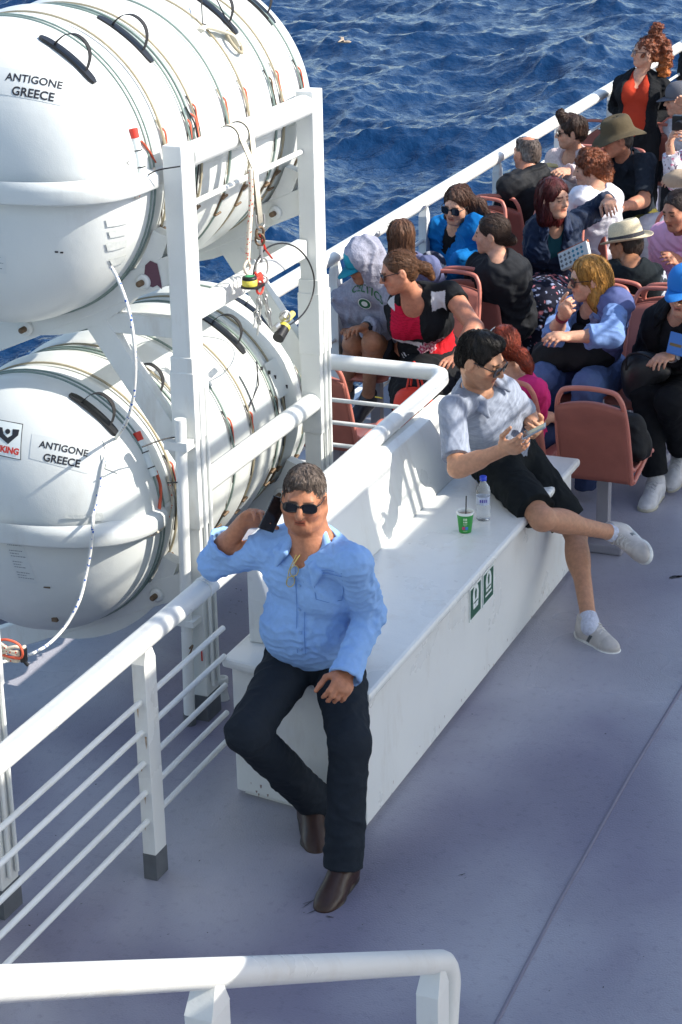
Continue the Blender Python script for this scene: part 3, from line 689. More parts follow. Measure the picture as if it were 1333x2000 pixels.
# data sheets stuck on the lower half, printed in small type
def sheet(t, hit, proj, pxs, rows):
    o, nv = sticker(t, hit, proj, pxs, 'data_sheet', M['label'])
    p = [hit(*q) for q in pxs]; mb = MB()
    rr = random.Random(5)
    for k in range(rows):
        a = (k+.7)/(rows+.6); u0, u1 = .08, .08+rr.uniform(.4, .84)
        if k % 4 == 3: continue
        q = lambda u, w_: proj(p[0]*(1-u)*(1-w_)+p[1]*u*(1-w_)+p[2]*u*w_+p[3]*(1-u)*w_, nv, .002)
        u = u0
        while u < u1:
            e = min(u+rr.uniform(.05, .14), u1); h = .28/rows
            mb.raw([q(u, a), q(e, a), q(e, a+h), q(u, a+h)], [[0, 1, 2, 3]]); u = e+.03
    mb.build('print', mat('grey_print', (.22, .25, .28), .5), o, fixn=False)
sheet(Lw, hitL, prL, [(8, 1047), (42, 1050), (75, 1140), (38, 1135)], 16)
sheet(U, hitU, prU, [(-30, 490), (12, 500), (14, 535), (-30, 528)], 6)
# little marks, drain plugs
mb = MB(); q = hitL(92, 1147); mb.ell = None
mb = MB(); mb.box((-.014, -.003, -.003), (.014, .003, .003), ax=np.eye(3), c=hitL(92, 1147)); q = hitL(108, 1209); mb.box((-.012, -.008, -.01), (.012, .008, .01), ax=np.eye(3), c=q); mb.build('drain_plug', M['rust'], Lw)
mb = MB()
for px, py in ((111, 492), (121, 493)): mb.box((-.006, -.003, -.003), (.006, .003, .003), ax=np.eye(3), c=hitU(px, py))
for px, py in ((249, 318),):
    q = hitU(px, py); mb.tube([q+V3(-.01, -.004, -.01), q+V3(.01, -.002, .01)], .0015, 5); mb.tube([q+V3(-.01, -.004, .01), q+V3(.01, -.002, -.01)], .0015, 5)
q = hitL(300, 983); mb.build('marks', M['ink'], U)
# red capped inspection tubes with orange ribbon
def flare(t, hit, a, b, ta, tb):
    p, q = hit(*a), hit(*b); n = V3(.6, -.5, .3); p = p+n*.014; q = q+n*.014; d_ = nrm(q-p); L_ = np.linalg.norm(q-p)
    mb = MB(); mb.tube([p+d_*.035, q], .016, 14); o = mb.build('document_tube', M['signwhite'], t)
    mb = MB(); mb.tube([p, p+d_*.036], .0175, 14); mb.build('red_cap', M['red'], o)
    mb = MB()
    for k in (.45, .8): c = p+d_*L_*k; mb.tube([c, c+d_*.004], .0185, 14)
    mb.build('clamp', M['black'], o)
    mb = MB(); pts = spline([hit(*z)+n*.012 for z in ta], 5); mb.tube(pts, .008, 6, flat=(1, .35)); mb.build('ribbon', M['orange'], t)
    mb = MB(); pts = spline([hit(*z)+n*.014 for z in tb], 5); mb.tube(pts, .006, 6); mb.build('tied_cord', M['ropered'], t)
flare(U, hitU, (258, 252), (277, 345), [(275, 276), (290, 296), (302, 318)], [(276, 345), (281, 362), (268, 385), (262, 383), (280, 372), (290, 350), (300, 330)])
flare(Lw, hitL, (265, 845), (300, 930), [(303, 920), (312, 950), (311, 985), (305, 1030)], [(268, 1044), (290, 1046), (312, 1035), (326, 1015), (334, 975), (325, 930)])
mb = MB(); mb.tube(spline([hitU(283, 340)+V3(.02, -.02, 0), P(310, 332, Y=6.75), P(352, 325, Y=6.80)], 6), .003, 6); mb.tube(spline([P(278, 873, Y=6.62), P(320, 858, Y=6.72), P(358, 852, Y=6.80)], 6), .003, 6)
mb.tube(spline([P(328, 943, Y=6.7), P(345, 942, Y=6.75), P(362, 945, Y=6.8)], 4), .003, 6); mb.build('thin_cable', M['black'], Lw)
# tape patches on the shells
for t_, h_, p_, ls in ((U, hitU, prU, [[(205, 428), (250, 421), (248, 436), (208, 443)], [(210, 450), (245, 445), (246, 458), (214, 464)], [(205, 474), (247, 466), (246, 480), (209, 490)], [(212, 505), (246, 496), (240, 512), (218, 520)]]),
                       (Lw, hitL, prL, [[(180, 1003), (200, 1001), (203, 1016), (178, 1018)], [(200, 860), (232, 850), (236, 868), (206, 880)], [(196, 888), (226, 880), (224, 900), (199, 908)], [(128, 1004), (172, 1006), (172, 1012), (128, 1012)], [(208, 905), (236, 915), (230, 925), (205, 915)]])):
    for k, q in enumerate(ls): sticker(t_, h_, p_, q, 'tape_patch', M['tape'], .0045, 3)
# painter hatch on top of the upper canister
mb = MB(); c = cpU(7.76, 44, .004)
pts = [cpU(7.62, 46, .006), cpU(7.70, 47, .02), cpU(7.80, 40, .022), cpU(7.82, 35, .008)]; mb.tube(spline(pts, 5), [.02]*16, 8, flat=(1, .4)); mb.build('canvas_flap', M['web'], U)
mb = MB(); mb.tube([cpU(7.80, 37+5*math.sin(a), .02) + V3(0, .03*math.cos(a), 0) for a in np.linspace(0, 6.28, 13)], .008, 6); mb.build('rope_loop', M['strapbeige'], U)
mb = MB(); mb.tube([cpU(7.78, 57, .06), cpU(7.70, 49, .02), cpU(7.80, 41, .02)], .003, 6); mb.tube([cpU(7.90, 56, .05), cpU(7.86, 47, .02), cpU(7.84, 40, .02)], .003, 6); mb.build('tie_cord', M['black'], U)
# papers on the far part of the lower canister
for yy, ph, s_ in ((7.83, 24, .16), (8.06, 22, .13)):
    mb = MB(); vs = [cpL(yy+dy*s_/2*.8, ph+dp*9, .010) for dp in np.linspace(-1, 1, 6) for dy in (-1, 1)]; mb.raw(vs, [[2*i, 2*i+1, 2*i+3, 2*i+2] for i in range(5)]); mb.build('pasted_sheet', M['label'], Lw, fixn=False)
mb = MB(); mb.tube([cpL(7.72, 17, .012), cpL(7.84, 25, .014), cpL(7.95, 34, .014)], .0035, 6)
for k in range(5): mb.box((-.006, -.002, -.008), (.006, .002, .008), ax=np.eye(3), c=cpL(7.98+.03*k, 30-3.4*k, .014))
mb.build('sheet_marks', M['ink'], Lw)

# third canister, only its end shows at the left edge: a copy with copies of its parts
def copy_obj(o, parent, dx):
    c = o.copy(); C.objects.link(c); c.parent = parent
    return c
YO3 = -2.86
t3 = U.copy(); C.objects.link(t3); t3.location = (RCX, YM+YO3, .888); t3['label'] = 'third white life raft canister, only its flanged end showing at the left edge'
for ch in children(Lw):
    if ch.name.split('.')[0] in ('shell', 'flange', 'strap', 'cord', 'turnbuckle'):
        copy_obj(ch, t3, 0)
mb = MB(); c = P(22, 1268, Y=5.62)
for k in range(4):
    pts = [c+V3(-.09, .0, .03*k-.04), c+V3(-.03, -.02, .012*k-.01), c+V3(.03, -.01, .02*math.sin(k*2.)), c+V3(.05, .01, -.02+.012*k), c+V3(.01, .0, -.045), c+V3(-.09, .02, -.03+.01*k)]
    mb.tube(spline(pts, 5), .0065, 8)
mb.build('lashing', M['ropered'], t3)
mb = MB(); pts = [c+V3(-.07, -.02, .02), c+V3(0, -.03, .05), c+V3(.05, -.02, .03), c+V3(.045, -.02, -.02), c+V3(-.08, -.02, -.01)]; mb.tube(spline(pts, 5), .0048, 8); mb.build('orange_cord', M['orange'], t3)
mb = MB(); mb.box((-.009, -.012, -.03), (.009, .012, .02), ax=np.eye(3), c=c+V3(.05, 0, -.01), bev=.003); mb.build('clip', M['black'], t3)

# ================================================================== RAFT RACK
FX = -3.541
def rack(ya, yb, label, near_full=True):
    t = empty('life_raft_rack', (FX, (ya+yb)/2, 0), label, 'rack')
    for k, yy in enumerate((ya, yb)):
        a = MB(); a.box((FX-.04, yy-.055, .11), (FX+.04, yy+.055, 2.378), bev=.005)
        a.box((FX-.048, yy-.062, .85), (FX+.047, yy+.062, 1.56), bev=.004); a.box((FX-.052, yy-.066, 1.22), (FX+.051, yy+.066, 1.50), bev=.004)
        o = a.build('post', M['white2'], t)
        a = MB(); a.box((FX-.043, yy-.06, .0), (FX+.043, yy+.06, .112)); a.build('post_foot', M['deckgrey'], o)
        a = MB()
        for dx in (-.02, .03): a.tube([(FX+.052, yy+dx, .15), (FX+.052, yy+dx, 1.42)], .008, 8)
        a.build('conduit', M['white'], o)
        for name, z1, x0 in (('cradle_beam', 1.905, -5.0), ('cradle_beam', .60, -4.98)):
            sl = .432; x1 = FX-.03
            L_ = V3(x0, yy-.03, z1-(x1-x0)*sl); R__ = V3(x1, yy-.03, z1)
            a = MB(); a.prism([L_+V3(0, 0, -.06), R__+V3(0, 0, -.06), R__+V3(0, 0, .055), L_+V3(0, 0, .055)], (0, 0, 0), (0, .065, 0)); a.build(name, M['white2'], t, bevel=.005)
            # shaped saddle lips under the drum
            a = MB()
            cz_ = 2.251 if z1 > 1 else .888; rr = (.60 if z1 > 1 else .56)
            arc = [V3(RCX+rr*math.cos(q), yy-.028, cz_+rr*math.sin(q)) for q in np.linspace(math.radians(-118), math.radians(-20), 14)]
            arc2 = [V3(RCX+(rr+.07)*math.cos(q), yy-.028, cz_+(rr+.07)*math.sin(q)) for q in np.linspace(math.radians(-118), math.radians(-20), 14)]
            for i in range(13):
                a.prism([arc2[i], arc2[i+1], arc[i+1], arc[i]], (0, 0, 0), (0, .06, 0))
            a.build('saddle', M['white2'], t)
            for bx in ((-3.70, -4.24) if z1 > 1 else (-3.72,)):
                bz = z1-(x1-bx)*sl-.008; a = MB(); a.lathe([(.03, 0), (.03, .012), (.022, .016)], (bx, yy-.032, bz), (0, -1, 0), 20); o2 = a.build('bolt_washer', M['white'], t)
                a = MB(); a.lathe([(.012, .0), (.012, .03), (.008, .034)], (bx, yy-.047, bz), (0, -1, 0), 12); a.build('bolt', M['rust'], o2)
        # brace and gusset below the upper cradle
        a = MB(); y_ = yy-.02
        a.prism([(-3.98, y_, 1.70), (-3.58, y_, 1.70), (-3.58, y_, 1.62), (-3.93, y_, 1.62)], (0, 0, 0), (0, .05, 0))
        a.prism([(-4.02, y_-.004, 1.70), (-3.90, y_-.004, 1.70), (-3.575, y_-.004, 1.22), (-3.575, y_-.004, 1.06)], (0, 0, 0), (0, .058, 0))
        a.build('brace', M['white2'], t, bevel=.004)
        a = MB(); a.prism([(-4.95, y_, .08), (-4.80, y_, .22), (-4.75, y_, .0), (-4.95, y_, 0)], (0, 0, 0), (0, .06, 0)); a.build('foot_gusset', M['white2'], t)
    for z, r_ in ((2.318, .047), (.994, .045)):
        a = MB(); a.tube([(FX, ya+.0555, z), (FX, yb-.0555, z)], r_, 22); a.build('long_rail', M['white'], t)
    a = MB(); a.tube([(FX-.02, ya+.06, 2.12), (FX-.02, yb-.06, 2.12)], .012, 12); a.build('thin_rail', M['white'], t)
    a = MB(); a.box((FX-.05, ya+.06, 1.66), (FX+.0, yb-.06, 1.74), bev=.01); a.build('long_beam', M['white2'], t)
    a = MB(); a.box((-4.95, ya-.1, .002), (-4.87, yb+.1, .07)); a.build('sill', M['white2'], t)
    return t
rk = rack(6.88, 8.12, 'tall white steel rack holding the two stacked life raft canisters')
mb = MB(); q = V3(FX-.055, 6.80, 1.86)
c = V3(-3.672, 6.8475, 1.872); pts = [(-.03, -.04), (-.018, .035), (.005, .055), (.035, .045), (.045, -.01), (.05, -.055), (.03, -.04), (.01, -.05)]
mb.raw([c+V3(a_, 0, b_) for a_, b_ in pts], [list(range(8))]); mb.build('paint_chip', mat('bare_primer', (.12, .055, .08), .7), rk, fixn=False)
rack(4.03, 5.27, 'second white life raft rack, one post of it showing at the left edge')
text_on('1', .075, V3(FX+.03, 6.816, .30), (1, .0, 0), (0, 0, 1), M['redink'], rk, off=.004, name='painted_number')
pp = empty('drain_pipe', (-3.562, 6.77, 0), 'thin white vertical pipe clamped beside the near post of the raft rack', 'pipe')
a = MB(); a.cyl((-3.562, 6.775, .03), (-3.535, 6.775, 1.325), .0235, 16); a.build('pipe', M['white'], pp)
a = MB(); a.cyl((-3.562, 6.775, 0.002), (-3.562, 6.775, .05), .026, 16); a.build('pipe_foot', M['deckgrey'], pp)
a = MB(); a.box((-3.60, 6.75, 1.20), (-3.50, 6.83, 1.235)); a.box((-3.60, 6.75, .45), (-3.51, 6.83, .475)); a.build('bracket', M['white2'], pp)
a = MB(); a.tube(spline([(-3.53, 6.745, .36), (-3.51, 6.735, .38), (-3.53, 6.73, .33), (-3.56, 6.74, .30)], 4), .004, 6); a.build('hook', M['rust'], pp)
vp_ = empty('deck_valve', (-3.36, 6.60, 0), 'short white sounding pipe standing on the deck under the red number', 'valve')
a = MB(); q = P(436, 1365); q[2] = 0; a.lathe([(.028, 0), (.022, .03), (.018, .07), (.026, .075), (.026, .10), (.016, .102), (.014, .09)], q, (0, 0, 1), 20); a.build('pipe_stub', M['white2'], vp_)
# long thin shelf / coaming on the deck under the rafts
# ================================================================== ROPE, TACKLE
rp = empty('hanging_rope', (-4, 6.4, 0), 'white blue-flecked rope hanging down over both canisters', 'rope')
pth = [P(218, 522, Y=6.56), P(232, 548, Y=6.50), P(250, 598, Y=6.47), P(260, 650, Y=6.46), P(265, 715, Y=6.46), P(260, 780, Y=6.48), P(246, 826, Y=6.52)]
pth += [hitL(230, 858)+V3(0, -.012, .008), hitL(207, 900)+V3(0, -.012, .004), hitL(198, 950)+V3(0, -.012, 0), hitL(188, 1000)+V3(0, -.02, 0), P(182, 1020, Y=6.47), P(178, 1070, Y=6.46), P(168, 1125, Y=6.44), P(156, 1172, Y=6.38), P(132, 1218, Y=6.28), P(100, 1254, Y=6.12), P(65, 1276, Y=5.96), P(20, 1290, Y=5.74), P(-20, 1296, Y=5.6)]
mb = MB(); mb.tube(spline(pth, 8), .0066, 10); mb.build('rope_line', M['rope'], rp)
mb = MB(); q = P(100, 1262, Y=6.1); mb.tube([P(28, 1286, Y=5.8), P(45, 1289, Y=5.8), P(56, 1300, Y=5.8)], .007, 6); mb.build('rope_end', M['black'], rp)
tk = empty('hanging_tackle', (FX+.06, 7.45, 2.3), 'bundle of straps, shackles and rings hanging from the top rail of the rack', 'tackle')
TX = -3.455
def T(px, py, dx=0): return P(px, py, X=TX+dx)
mb = MB()
for px, wd, pe, y2 in ((487, .020, (497, 330), 0), (507, .021, (509, 437), 0)):
    a0 = T(px, 250); r0 = V3(FX, a0[1], 2.318)
    ar = [r0+V3(.050*math.cos(q), 0, .050*math.sin(q)) for q in np.linspace(math.pi*1.1, 0, 12)]
    lo = T(*pe); pts = ar+[ar[-1]*.5+lo*.5, lo]
    if px == 507: pts += [lo+V3(-.006, .0, .0), ar[-1]*.5+lo*.5+V3(-.012, .012, 0)]
    vs = []
    for p in pts:
        for dy in (-wd, wd): vs += [p+V3(0, dy, 0), p+V3(.003, dy, .002)]
    fs = [[4*i, 4*i+2, 4*i+6, 4*i+4] for i in range(len(pts)-1)]+[[4*i+1, 4*i+5, 4*i+7, 4*i+3] for i in range(len(pts)-1)]
    mb.raw(vs, fs, True)
mb.build('webbing_loop', M['web'], tk, fixn=False)
mb = MB(); mb.tube(spline([T(489, 330), T(491, 385), T(488, 440), T(485, 485), T(484, 510)], 5), .0105, 10); mb.tube(spline([T(484, 508), T(477, 522), T(483, 535), T(490, 524), T(485, 510)], 4), .006, 8); mb.build('rope_fall', M['ropered'], tk)
mb = MB(); mb.tube(spline([T(500, 420), T(501, 436), T(507, 449), T(516, 440), T(515, 418)], 5), .005, 8); mb.build('buckle', M['steel'], tk)
def ringz(mb, c, r, th, tilt=0., n=24, el=1.):
    ax = V3(.0, 1, 0)*math.cos(tilt)+V3(1, 0, 0)*math.sin(tilt); mb.tube([c+ax*r*math.cos(q)+V3(0, 0, 1)*r*el*math.sin(q) for q in np.linspace(0, 2*math.pi, n+1)[:-1]], th, 8, closed=True)
mb = MB(); ringz(mb, T(508, 455), .022, .006, .3, el=1.1); ringz(mb, T(508, 468), .018, .005, 1.2, el=1.3); mb.build('shackle', M['rust'], tk)
mb = MB(); mb.tube([T(509, 475), T(511, 512)], .008, 10); mb.tube([T(509, 480), T(509, 486)], .013, 10); mb.build('swivel', M['steel'], tk)
mb = MB(); ringz(mb, T(512, 525), .044, .0042, .15); ringz(mb, T(513, 546), .02, .004, 1.0); mb.build('ring', M['steel'], tk)
mb = MB(); mb.tube(spline([T(507, 458), T(512, 470), T(514, 482), T(522, 492), T(532, 505)], 5), .006, 6, flat=(1, .4)); mb.tube(spline([T(507, 460), T(516, 478), T(520, 490), T(528, 500)], 5), .005, 6, flat=(1, .4)); mb.build('red_ribbon', M['red'], tk)
mb = MB()
for k in range(6): mb.tube(spline([T(497+3*k, 532+(k*7) % 9), T(505+1.5*k, 541-(k*5) % 8), T(499+2.4*k, 549-(k*3) % 7), T(508+k, 535+(k*4) % 11)], 4), .0055, 6)
ringz(mb, T(508, 560), .026, .005, .1, el=1.15); mb.build('red_knot', M['red'], tk)
c = T(488, 552, .0); mb = MB(); mb.lathe([(.030, -.012), (.031, -.010), (.031, .012), (.029, .013)], c, (0, 0, 1), 28); o = mb.build('release_unit', M['yellow'], tk)
mb = MB(); mb.lathe([(.030, .0132), (.030, .022), (.026, .026), (.0, .027)], c, (0, 0, 1), 28); mb.build('release_cap', M['black'], o); mb = MB(); mb.lathe([(.020, .0272), (.0, .0275)], c, (0, 0, 1), 20); mb.build('release_dial', M['green'], o)
mb = MB(); mb.lathe([(.036, -.020), (.036, -.0125)], c, (0, 0, 1), 28); mb.box((-.03, -.02, -.03), (.03, .05, -.018), ax=np.eye(3), c=c+V3(0, .03, 0)); mb.build('release_base', M['black'], o)
for pts in ([(506, 575), (503, 600), (496, 640)], [(509, 575), (508, 610), (503, 655)], [(513, 572), (520, 600), (527, 635)], [(516, 570), (522, 592), (531, 640)]):
    mb = MB(); q = spline([T(*p) for p in pts], 5); mb.tube(q, .0045, 7)
    for f in (3, 7): ringz(mb, q[f], .010, .0035, f*.7, 12, 1.6)
    mb.build('snap_hook', M['steel'], tk)
mb = MB(); mb.tube(spline([T(494, 545), T(500, 515), T(520, 486), T(550, 475), T(580, 484), T(603, 510), T(614, 545), T(610, 580), T(595, 610), T(570, 632), T(545, 640)], 8), .0036, 8); mb.build('cable_loop', M['black'], tk)
c = T(550, 645, .0); mb = MB(); mb.cyl(c+V3(0, -.035, -.025), c+V3(0, .02, .0), .025, 20); o = mb.build('clamp_body', M['black'], tk)
mb = MB(); mb.cyl(c+V3(0, .021, .0005), c+V3(0, .035, .008), .0255, 20); mb.build('yellow_band', M['yellow'], o)
mb = MB(); mb.cyl(c+V3(0, .06, .03), c+V3(0, .12, .04), .014, 12); mb.build('yellow_sleeve', mat('faded_yellow', (.6, .5, .16), .6), o)
mb = MB(); mb.cyl(c+V3(.0, -.07, .025), c+V3(0, -.03, .03), .013, 12); mb.build('clamp_bolt', M['steel'], o); mb = MB(); mb.cyl(c+V3(0, .02, .045), c+V3(0, .05, .06), .014, 10); mb.build('clamp_bolt', M['steel'], o); mb = MB(); ringz(mb, c+V3(0, .04, .05), .022, .005, .8); mb.build('clamp_ring', M['steel'], o)

# ================================================================== FERRY SEATS
def seat_proto():
    """front of the seat faces +Y in its own frame; origin on the deck under the back"""
    t = empty('ferry_seat', (0, 0, 0))
    W = .178
    def bk(u, v, off=0.):             # u across -1..1, v up 0..1 -> point of the curved back
        y_ = .02-.17*v+.018*math.cos(u*1.3)-off-.02; return V3(u*W, y_, .40+.50*v)
    # frame tube round the back with the grab handle on top
    mb = MB(); pts = [bk(-.97, .0), bk(-.98, .25), bk(-.96, .6), bk(-.90, .84), bk(-.80, .945), bk(-.62, 1.0), bk(0, 1.02), bk(.62, 1.0), bk(.80, .945), bk(.90, .84), bk(.96, .6), bk(.98, .25), bk(.97, .0)]
    mb.tube(spline(pts, 5), .0125, 12); mb.build('frame', M['seat'], t)
    # back panel below the handle opening: arched top edge, padded thickness
    mb = MB(); nu, nv = 20, 14; top = lambda u: .80+.075*math.cos(u*math.pi/2)**.8 if abs(u) < 1 else .80
    g = []
    for side, off in ((0, .012), (1, -.012)):
        for i in range(nu+1):
            u = -0.95+1.9*i/nu
            for j in range(nv+1):
                v = j/nv*top(u); sag = (.012*(1-u*u) if side == 0 else -.018*(1-u*u)*math.sin(min(v/.8, 1)*math.pi)); rim = .011*min(1, max(0, (v-.66)/.03)) if side == 0 else 0
                g.append(bk(u, v, off+sag*(.6)+rim))
    n1 = (nu+1)*(nv+1); fs = []
    for i in range(nu):
        for j in range(nv):
            a = i*(nv+1)+j; fs.append([a, a+nv+1, a+nv+2, a+1]); fs.append([n1+a+1, n1+a+nv+2, n1+a+nv+1, n1+a])
    for i in range(nu):
        for j in (0, nv):
            a = i*(nv+1)+j; b_ = a+nv+1; fs.append([a, b_, n1+b_, n1+a] if j else [b_, a, n1+a, n1+b_])
    for j in range(nv):
        for i in (0, nu):
            a = i*(nv+1)+j; fs.append([a, a+1, n1+a+1, n1+a] if i == 0 else [a+1, a, n1+a, n1+a+1])
    mb.raw(g, fs, True); mb.build('backrest', M['seatback'], t)
    # seat shell: raised sides, rolled front lip
    mb = MB(); nu, nv = 18, 16; g = []
    for side in (0, 1):
        for i in range(nu+1):
            u = -1+2*i/nu
            for j in range(nv+1):
                v = j/nv; y_ = .0+.40*v; z = .435+.028*abs(u)**4-.018*math.sin(v*math.pi)*(1-u*u)-.035*max(v-.86, 0)/.14*max(v-.86, 0)/.14+.03*max(.12-v, 0)/.12
                g.append(V3(u*W*(1-.05*v), y_, z-side*.018))
    n1 = (nu+1)*(nv+1); fs = []
    for i in range(nu):
        for j in range(nv):
            a = i*(nv+1)+j; fs.append([a, a+nv+1, a+nv+2, a+1]); fs.append([n1+a+1, n1+a+nv+2, n1+a+nv+1, n1+a])
    for i in range(nu):
        for j in (0, nv):
            a = i*(nv+1)+j; b_ = a+nv+1; fs.append([a, b_, n1+b_, n1+a])
    for j in range(nv):
        for i in (0, nu):
            a = i*(nv+1)+j; fs.append([a, a+1, n1+a+1, n1+a])
    mb.raw(g, fs, True); mb.build('seat', M['seat'], t)
    for s_ in (-1, 1):
        mb = MB(); mb.tube(spline([(s_*W, -.0, .41), (s_*W, .03, .405), (s_*W, .12, .425), (s_*W*.98, .3, .462), (s_*W*.95, .40, .44)], 4), .0125, 10); mb.build('side_rim', M['seat'], t)
    mb = MB(); mb.box((-.03, .12, .05), (.03, .18, .42), bev=.004); mb.box((-.12, .05, 0.001), (.12, .25, .05), bev=.01); mb.box((-.13, .08, .40), (.13, .30, .418)); mb.build('pedestal', M['ped'], t)
    return t
proto = seat_proto(); _first = [True]
def seat(x, y, face, label):
    global proto
    if _first[0]: t = proto; _first[0] = False
    else: t = copy_tree(proto)
    t.location = (x, y, 0); t.rotation_euler = (0, 0, 0 if face > 0 else math.pi)
    tag(t, label, 'seat', 'terracotta plastic seats on the open deck')
    return t
def sx(px, py, z=.9): return P(px, py, z)[0]
# rows (y of the foot of the back) ; +1 faces away from the viewer, -1 faces the viewer
SR = dict(R1=9.07, R2=10.62, R3=11.02, R4=12.48, R5=12.88, R6=14.35, R7=15.65, R8=17.3)
seat(-3.915, SR['R1'], 1, 'empty terracotta seat behind the thin bars of the corner railing')
seat(-4.30+.0, SR['R1'], 1, 'terracotta seat mostly hidden behind the raft rack post') if False else None
seat(-2.50, SR['R1']+.0, 1, 'empty terracotta seat with a black bag on it, beyond the end of the bench')
seat(-2.93, SR['R1'], 1, 'terracotta seat under the red-haired woman in the pink top')
seat(sx(903, 522), SR['R2'], -1, 'terracotta seat behind the woman in the patterned black and red top')
seat(-4.19, SR['R2'], -1, 'terracotta seat under the man in the grey hood')
seat(sx(928, 514), SR['R3'], 1, 'terracotta seat under the girl with the hair bun')
seat(-4.15, SR['R3'], 1, 'terracotta seat under the long brown-haired passenger seen from behind')
seat(sx(965, 376), SR['R4'], -1, 'terracotta seat behind the woman in the bright blue wrap')
seat(sx(988, 372), SR['R5'], 1, 'terracotta seat under the balding man in the black jacket')
seat(sx(1073, 415), SR['R4'], -1, 'terracotta seat under the dark-red-haired woman in the navy jacket')
seat(sx(1140, 385), SR['R5'], 1, 'terracotta seat under the curly-haired woman in the white top')
seat(sx(1188, 548), SR['R2'], -1, 'terracotta seat under the blonde woman with chin on hand')
seat(sx(1215, 540), SR['R3'], 1, 'terracotta seat under the man in the straw hat')
seat(sx(1300, 565), SR['R2'], -1, 'terracotta seat under the woman in the black jacket and blue cap')
seat(sx(1318, 555), SR['R3'], 1, 'terracotta seat back to back with that of the blue-capped woman')
seat(sx(1318, 430), SR['R4'], -1, 'terracotta seat under the woman in the pink puffer jacket')
seat(sx(1245, 276), SR['R6'], -1, 'terracotta seat under the man in the olive brimmed hat')
seat(sx(1130, 300), SR['R6'], -1, 'terracotta seat under the woman in the white knitted sweater')
seat(sx(1183, 226), SR['R7'], 1, 'terracotta seat in front of the standing woman, nearest the ship side railing')
seat(sx(1301, 230), SR['R7'], 1, 'terracotta seat between the olive hat and the woman with the camera')
seat(sx(1318, 148), SR['R8'], 1, 'farthest terracotta seat, at the upper right edge')
# ================================================================== PEOPLE
SKIN = mat('skin', (.5, .3, .2), .50, attr=True, var=.17, vscale=55, bump=.0012, bscale=130, sss=.12, spec=.4)
CLOTH = mat('woven_cloth', (.5, .5, .5), .85, attr=True, var=.06, vscale=60, bump=.005, bscale=20, bump2=.0007, b2scale=260, spec=.15, sheen=0)
KNIT = mat('knitted_cloth', (.5, .5, .5), .9, attr=True, var=.16, vscale=90, bump=.004, bscale=110, bump2=.002, b2scale=30, spec=.12)
SHINY = mat('smooth_nylon', (.5, .5, .5), .68, attr=True, var=.08, vscale=20, bump=.006, bscale=22, bump2=.0006, b2scale=200, spec=.25)
HAIR = mat('hair_strands', (.1, .06, .03), .46, attr=True, var=.5, vscale=60, bump=.006, bscale=70, bump2=.002, b2scale=260, spec=.4, stretch=(2.6, 2.6, .35))
CURLS = mat('curly_hair', (.1, .06, .03), .5, attr=True, var=.5, vscale=45, bump=.012, bscale=42, bump2=.003, b2scale=160, spec=.5)
LEATHER = mat('leather', (.06, .03, .02), .38, attr=True, var=.25, vscale=20, bump=.0012, bscale=60, bump2=.0004, b2scale=300)
STRAW = mat('straw_weave', (.62, .52, .34), .7, attr=True, var=.18, vscale=160, bump=.0022, bscale=210)
LENS = mat('dark_lens', (.008, .008, .009), .06, spec=.8, coat=.6)
FRAME = mat('glasses_frame', (.015, .014, .014), .3)
PHONE = mat('phone_glass', (.01, .011, .014), .12)

SK_LT, SK_MD, SK_TAN, SK_RED = (.56, .30, .20), (.48, .24, .145), (.36, .165, .09), (.50, .22, .135)

def sphere_pt(parent, px, py, L, guess):
    """where the sight line through a pixel meets the sphere of a bone's length round its parent joint"""
    d = nrm(ray(px, py)); oc = EYE-parent; b = d@oc; c = oc@oc-L*L; D = b*b-c
    if D <= 0:
        q = EYE-d*b; return parent+nrm(q-parent)*min(L, np.linalg.norm(q-parent))
    s = [EYE+d*(-b-math.sqrt(D)), EYE+d*(-b+math.sqrt(D))]
    return min(s, key=lambda q: np.linalg.norm(q-guess))
ORDER = ['neck', 'head', 'shR', 'shL', 'elR', 'elL', 'wrR', 'wrL', 'haR', 'haL', 'hpR', 'hpL', 'knR', 'knL', 'anR', 'anL', 'toR', 'toL']
PAR = dict(neck='hip', head='neck', shR='neck', shL='neck', elR='shR', elL='shL', wrR='elR', wrL='elL', haR='wrR', haL='wrL', hpR='hip', hpL='hip', knR='hpR', knL='hpL', anR='knR', anL='knL', toR='anR', toL='anL')
SIT = dict(neck=(0, -.04, .50), head=(0, .035, .165), shR=(.175, .0, -.065), shL=(-.175, .0, -.065), elR=(.05, .04, -.275), elL=(-.05, .04, -.275),
           wrR=(-.06, .22, -.06), wrL=(.06, .22, -.06), haR=(-.03, .15, -.05), haL=(.03, .15, -.05), hpR=(.09, 0, -.02), hpL=(-.09, 0, -.02),
           knR=(.05, .43, .03), knL=(-.05, .43, .03), anR=(0, .03, -.42), anL=(0, .03, -.42), toR=(.02, .17, -.06), toL=(-.02, .17, -.06))
STAND = dict(SIT); STAND.update(knR=(.02, .02, -.43), knL=(-.02, .02, -.43), anR=(0, -.02, -.42), anL=(0, -.02, -.42), wrR=(0, .10, -.22), wrL=(0, .10, -.22), haR=(0, .05, -.15), haL=(0, .05, -.15))

def headaxes(az, pitch=0, roll=0):
    f = azv(az, pitch); r = nrm(np.cross(f, (0, 0, 1))); u = np.cross(r, f); a = math.radians(roll)
    r2 = r*math.cos(a)+u*math.sin(a); u2 = u*math.cos(a)-r*math.sin(a); return np.array([r2, f, u2])

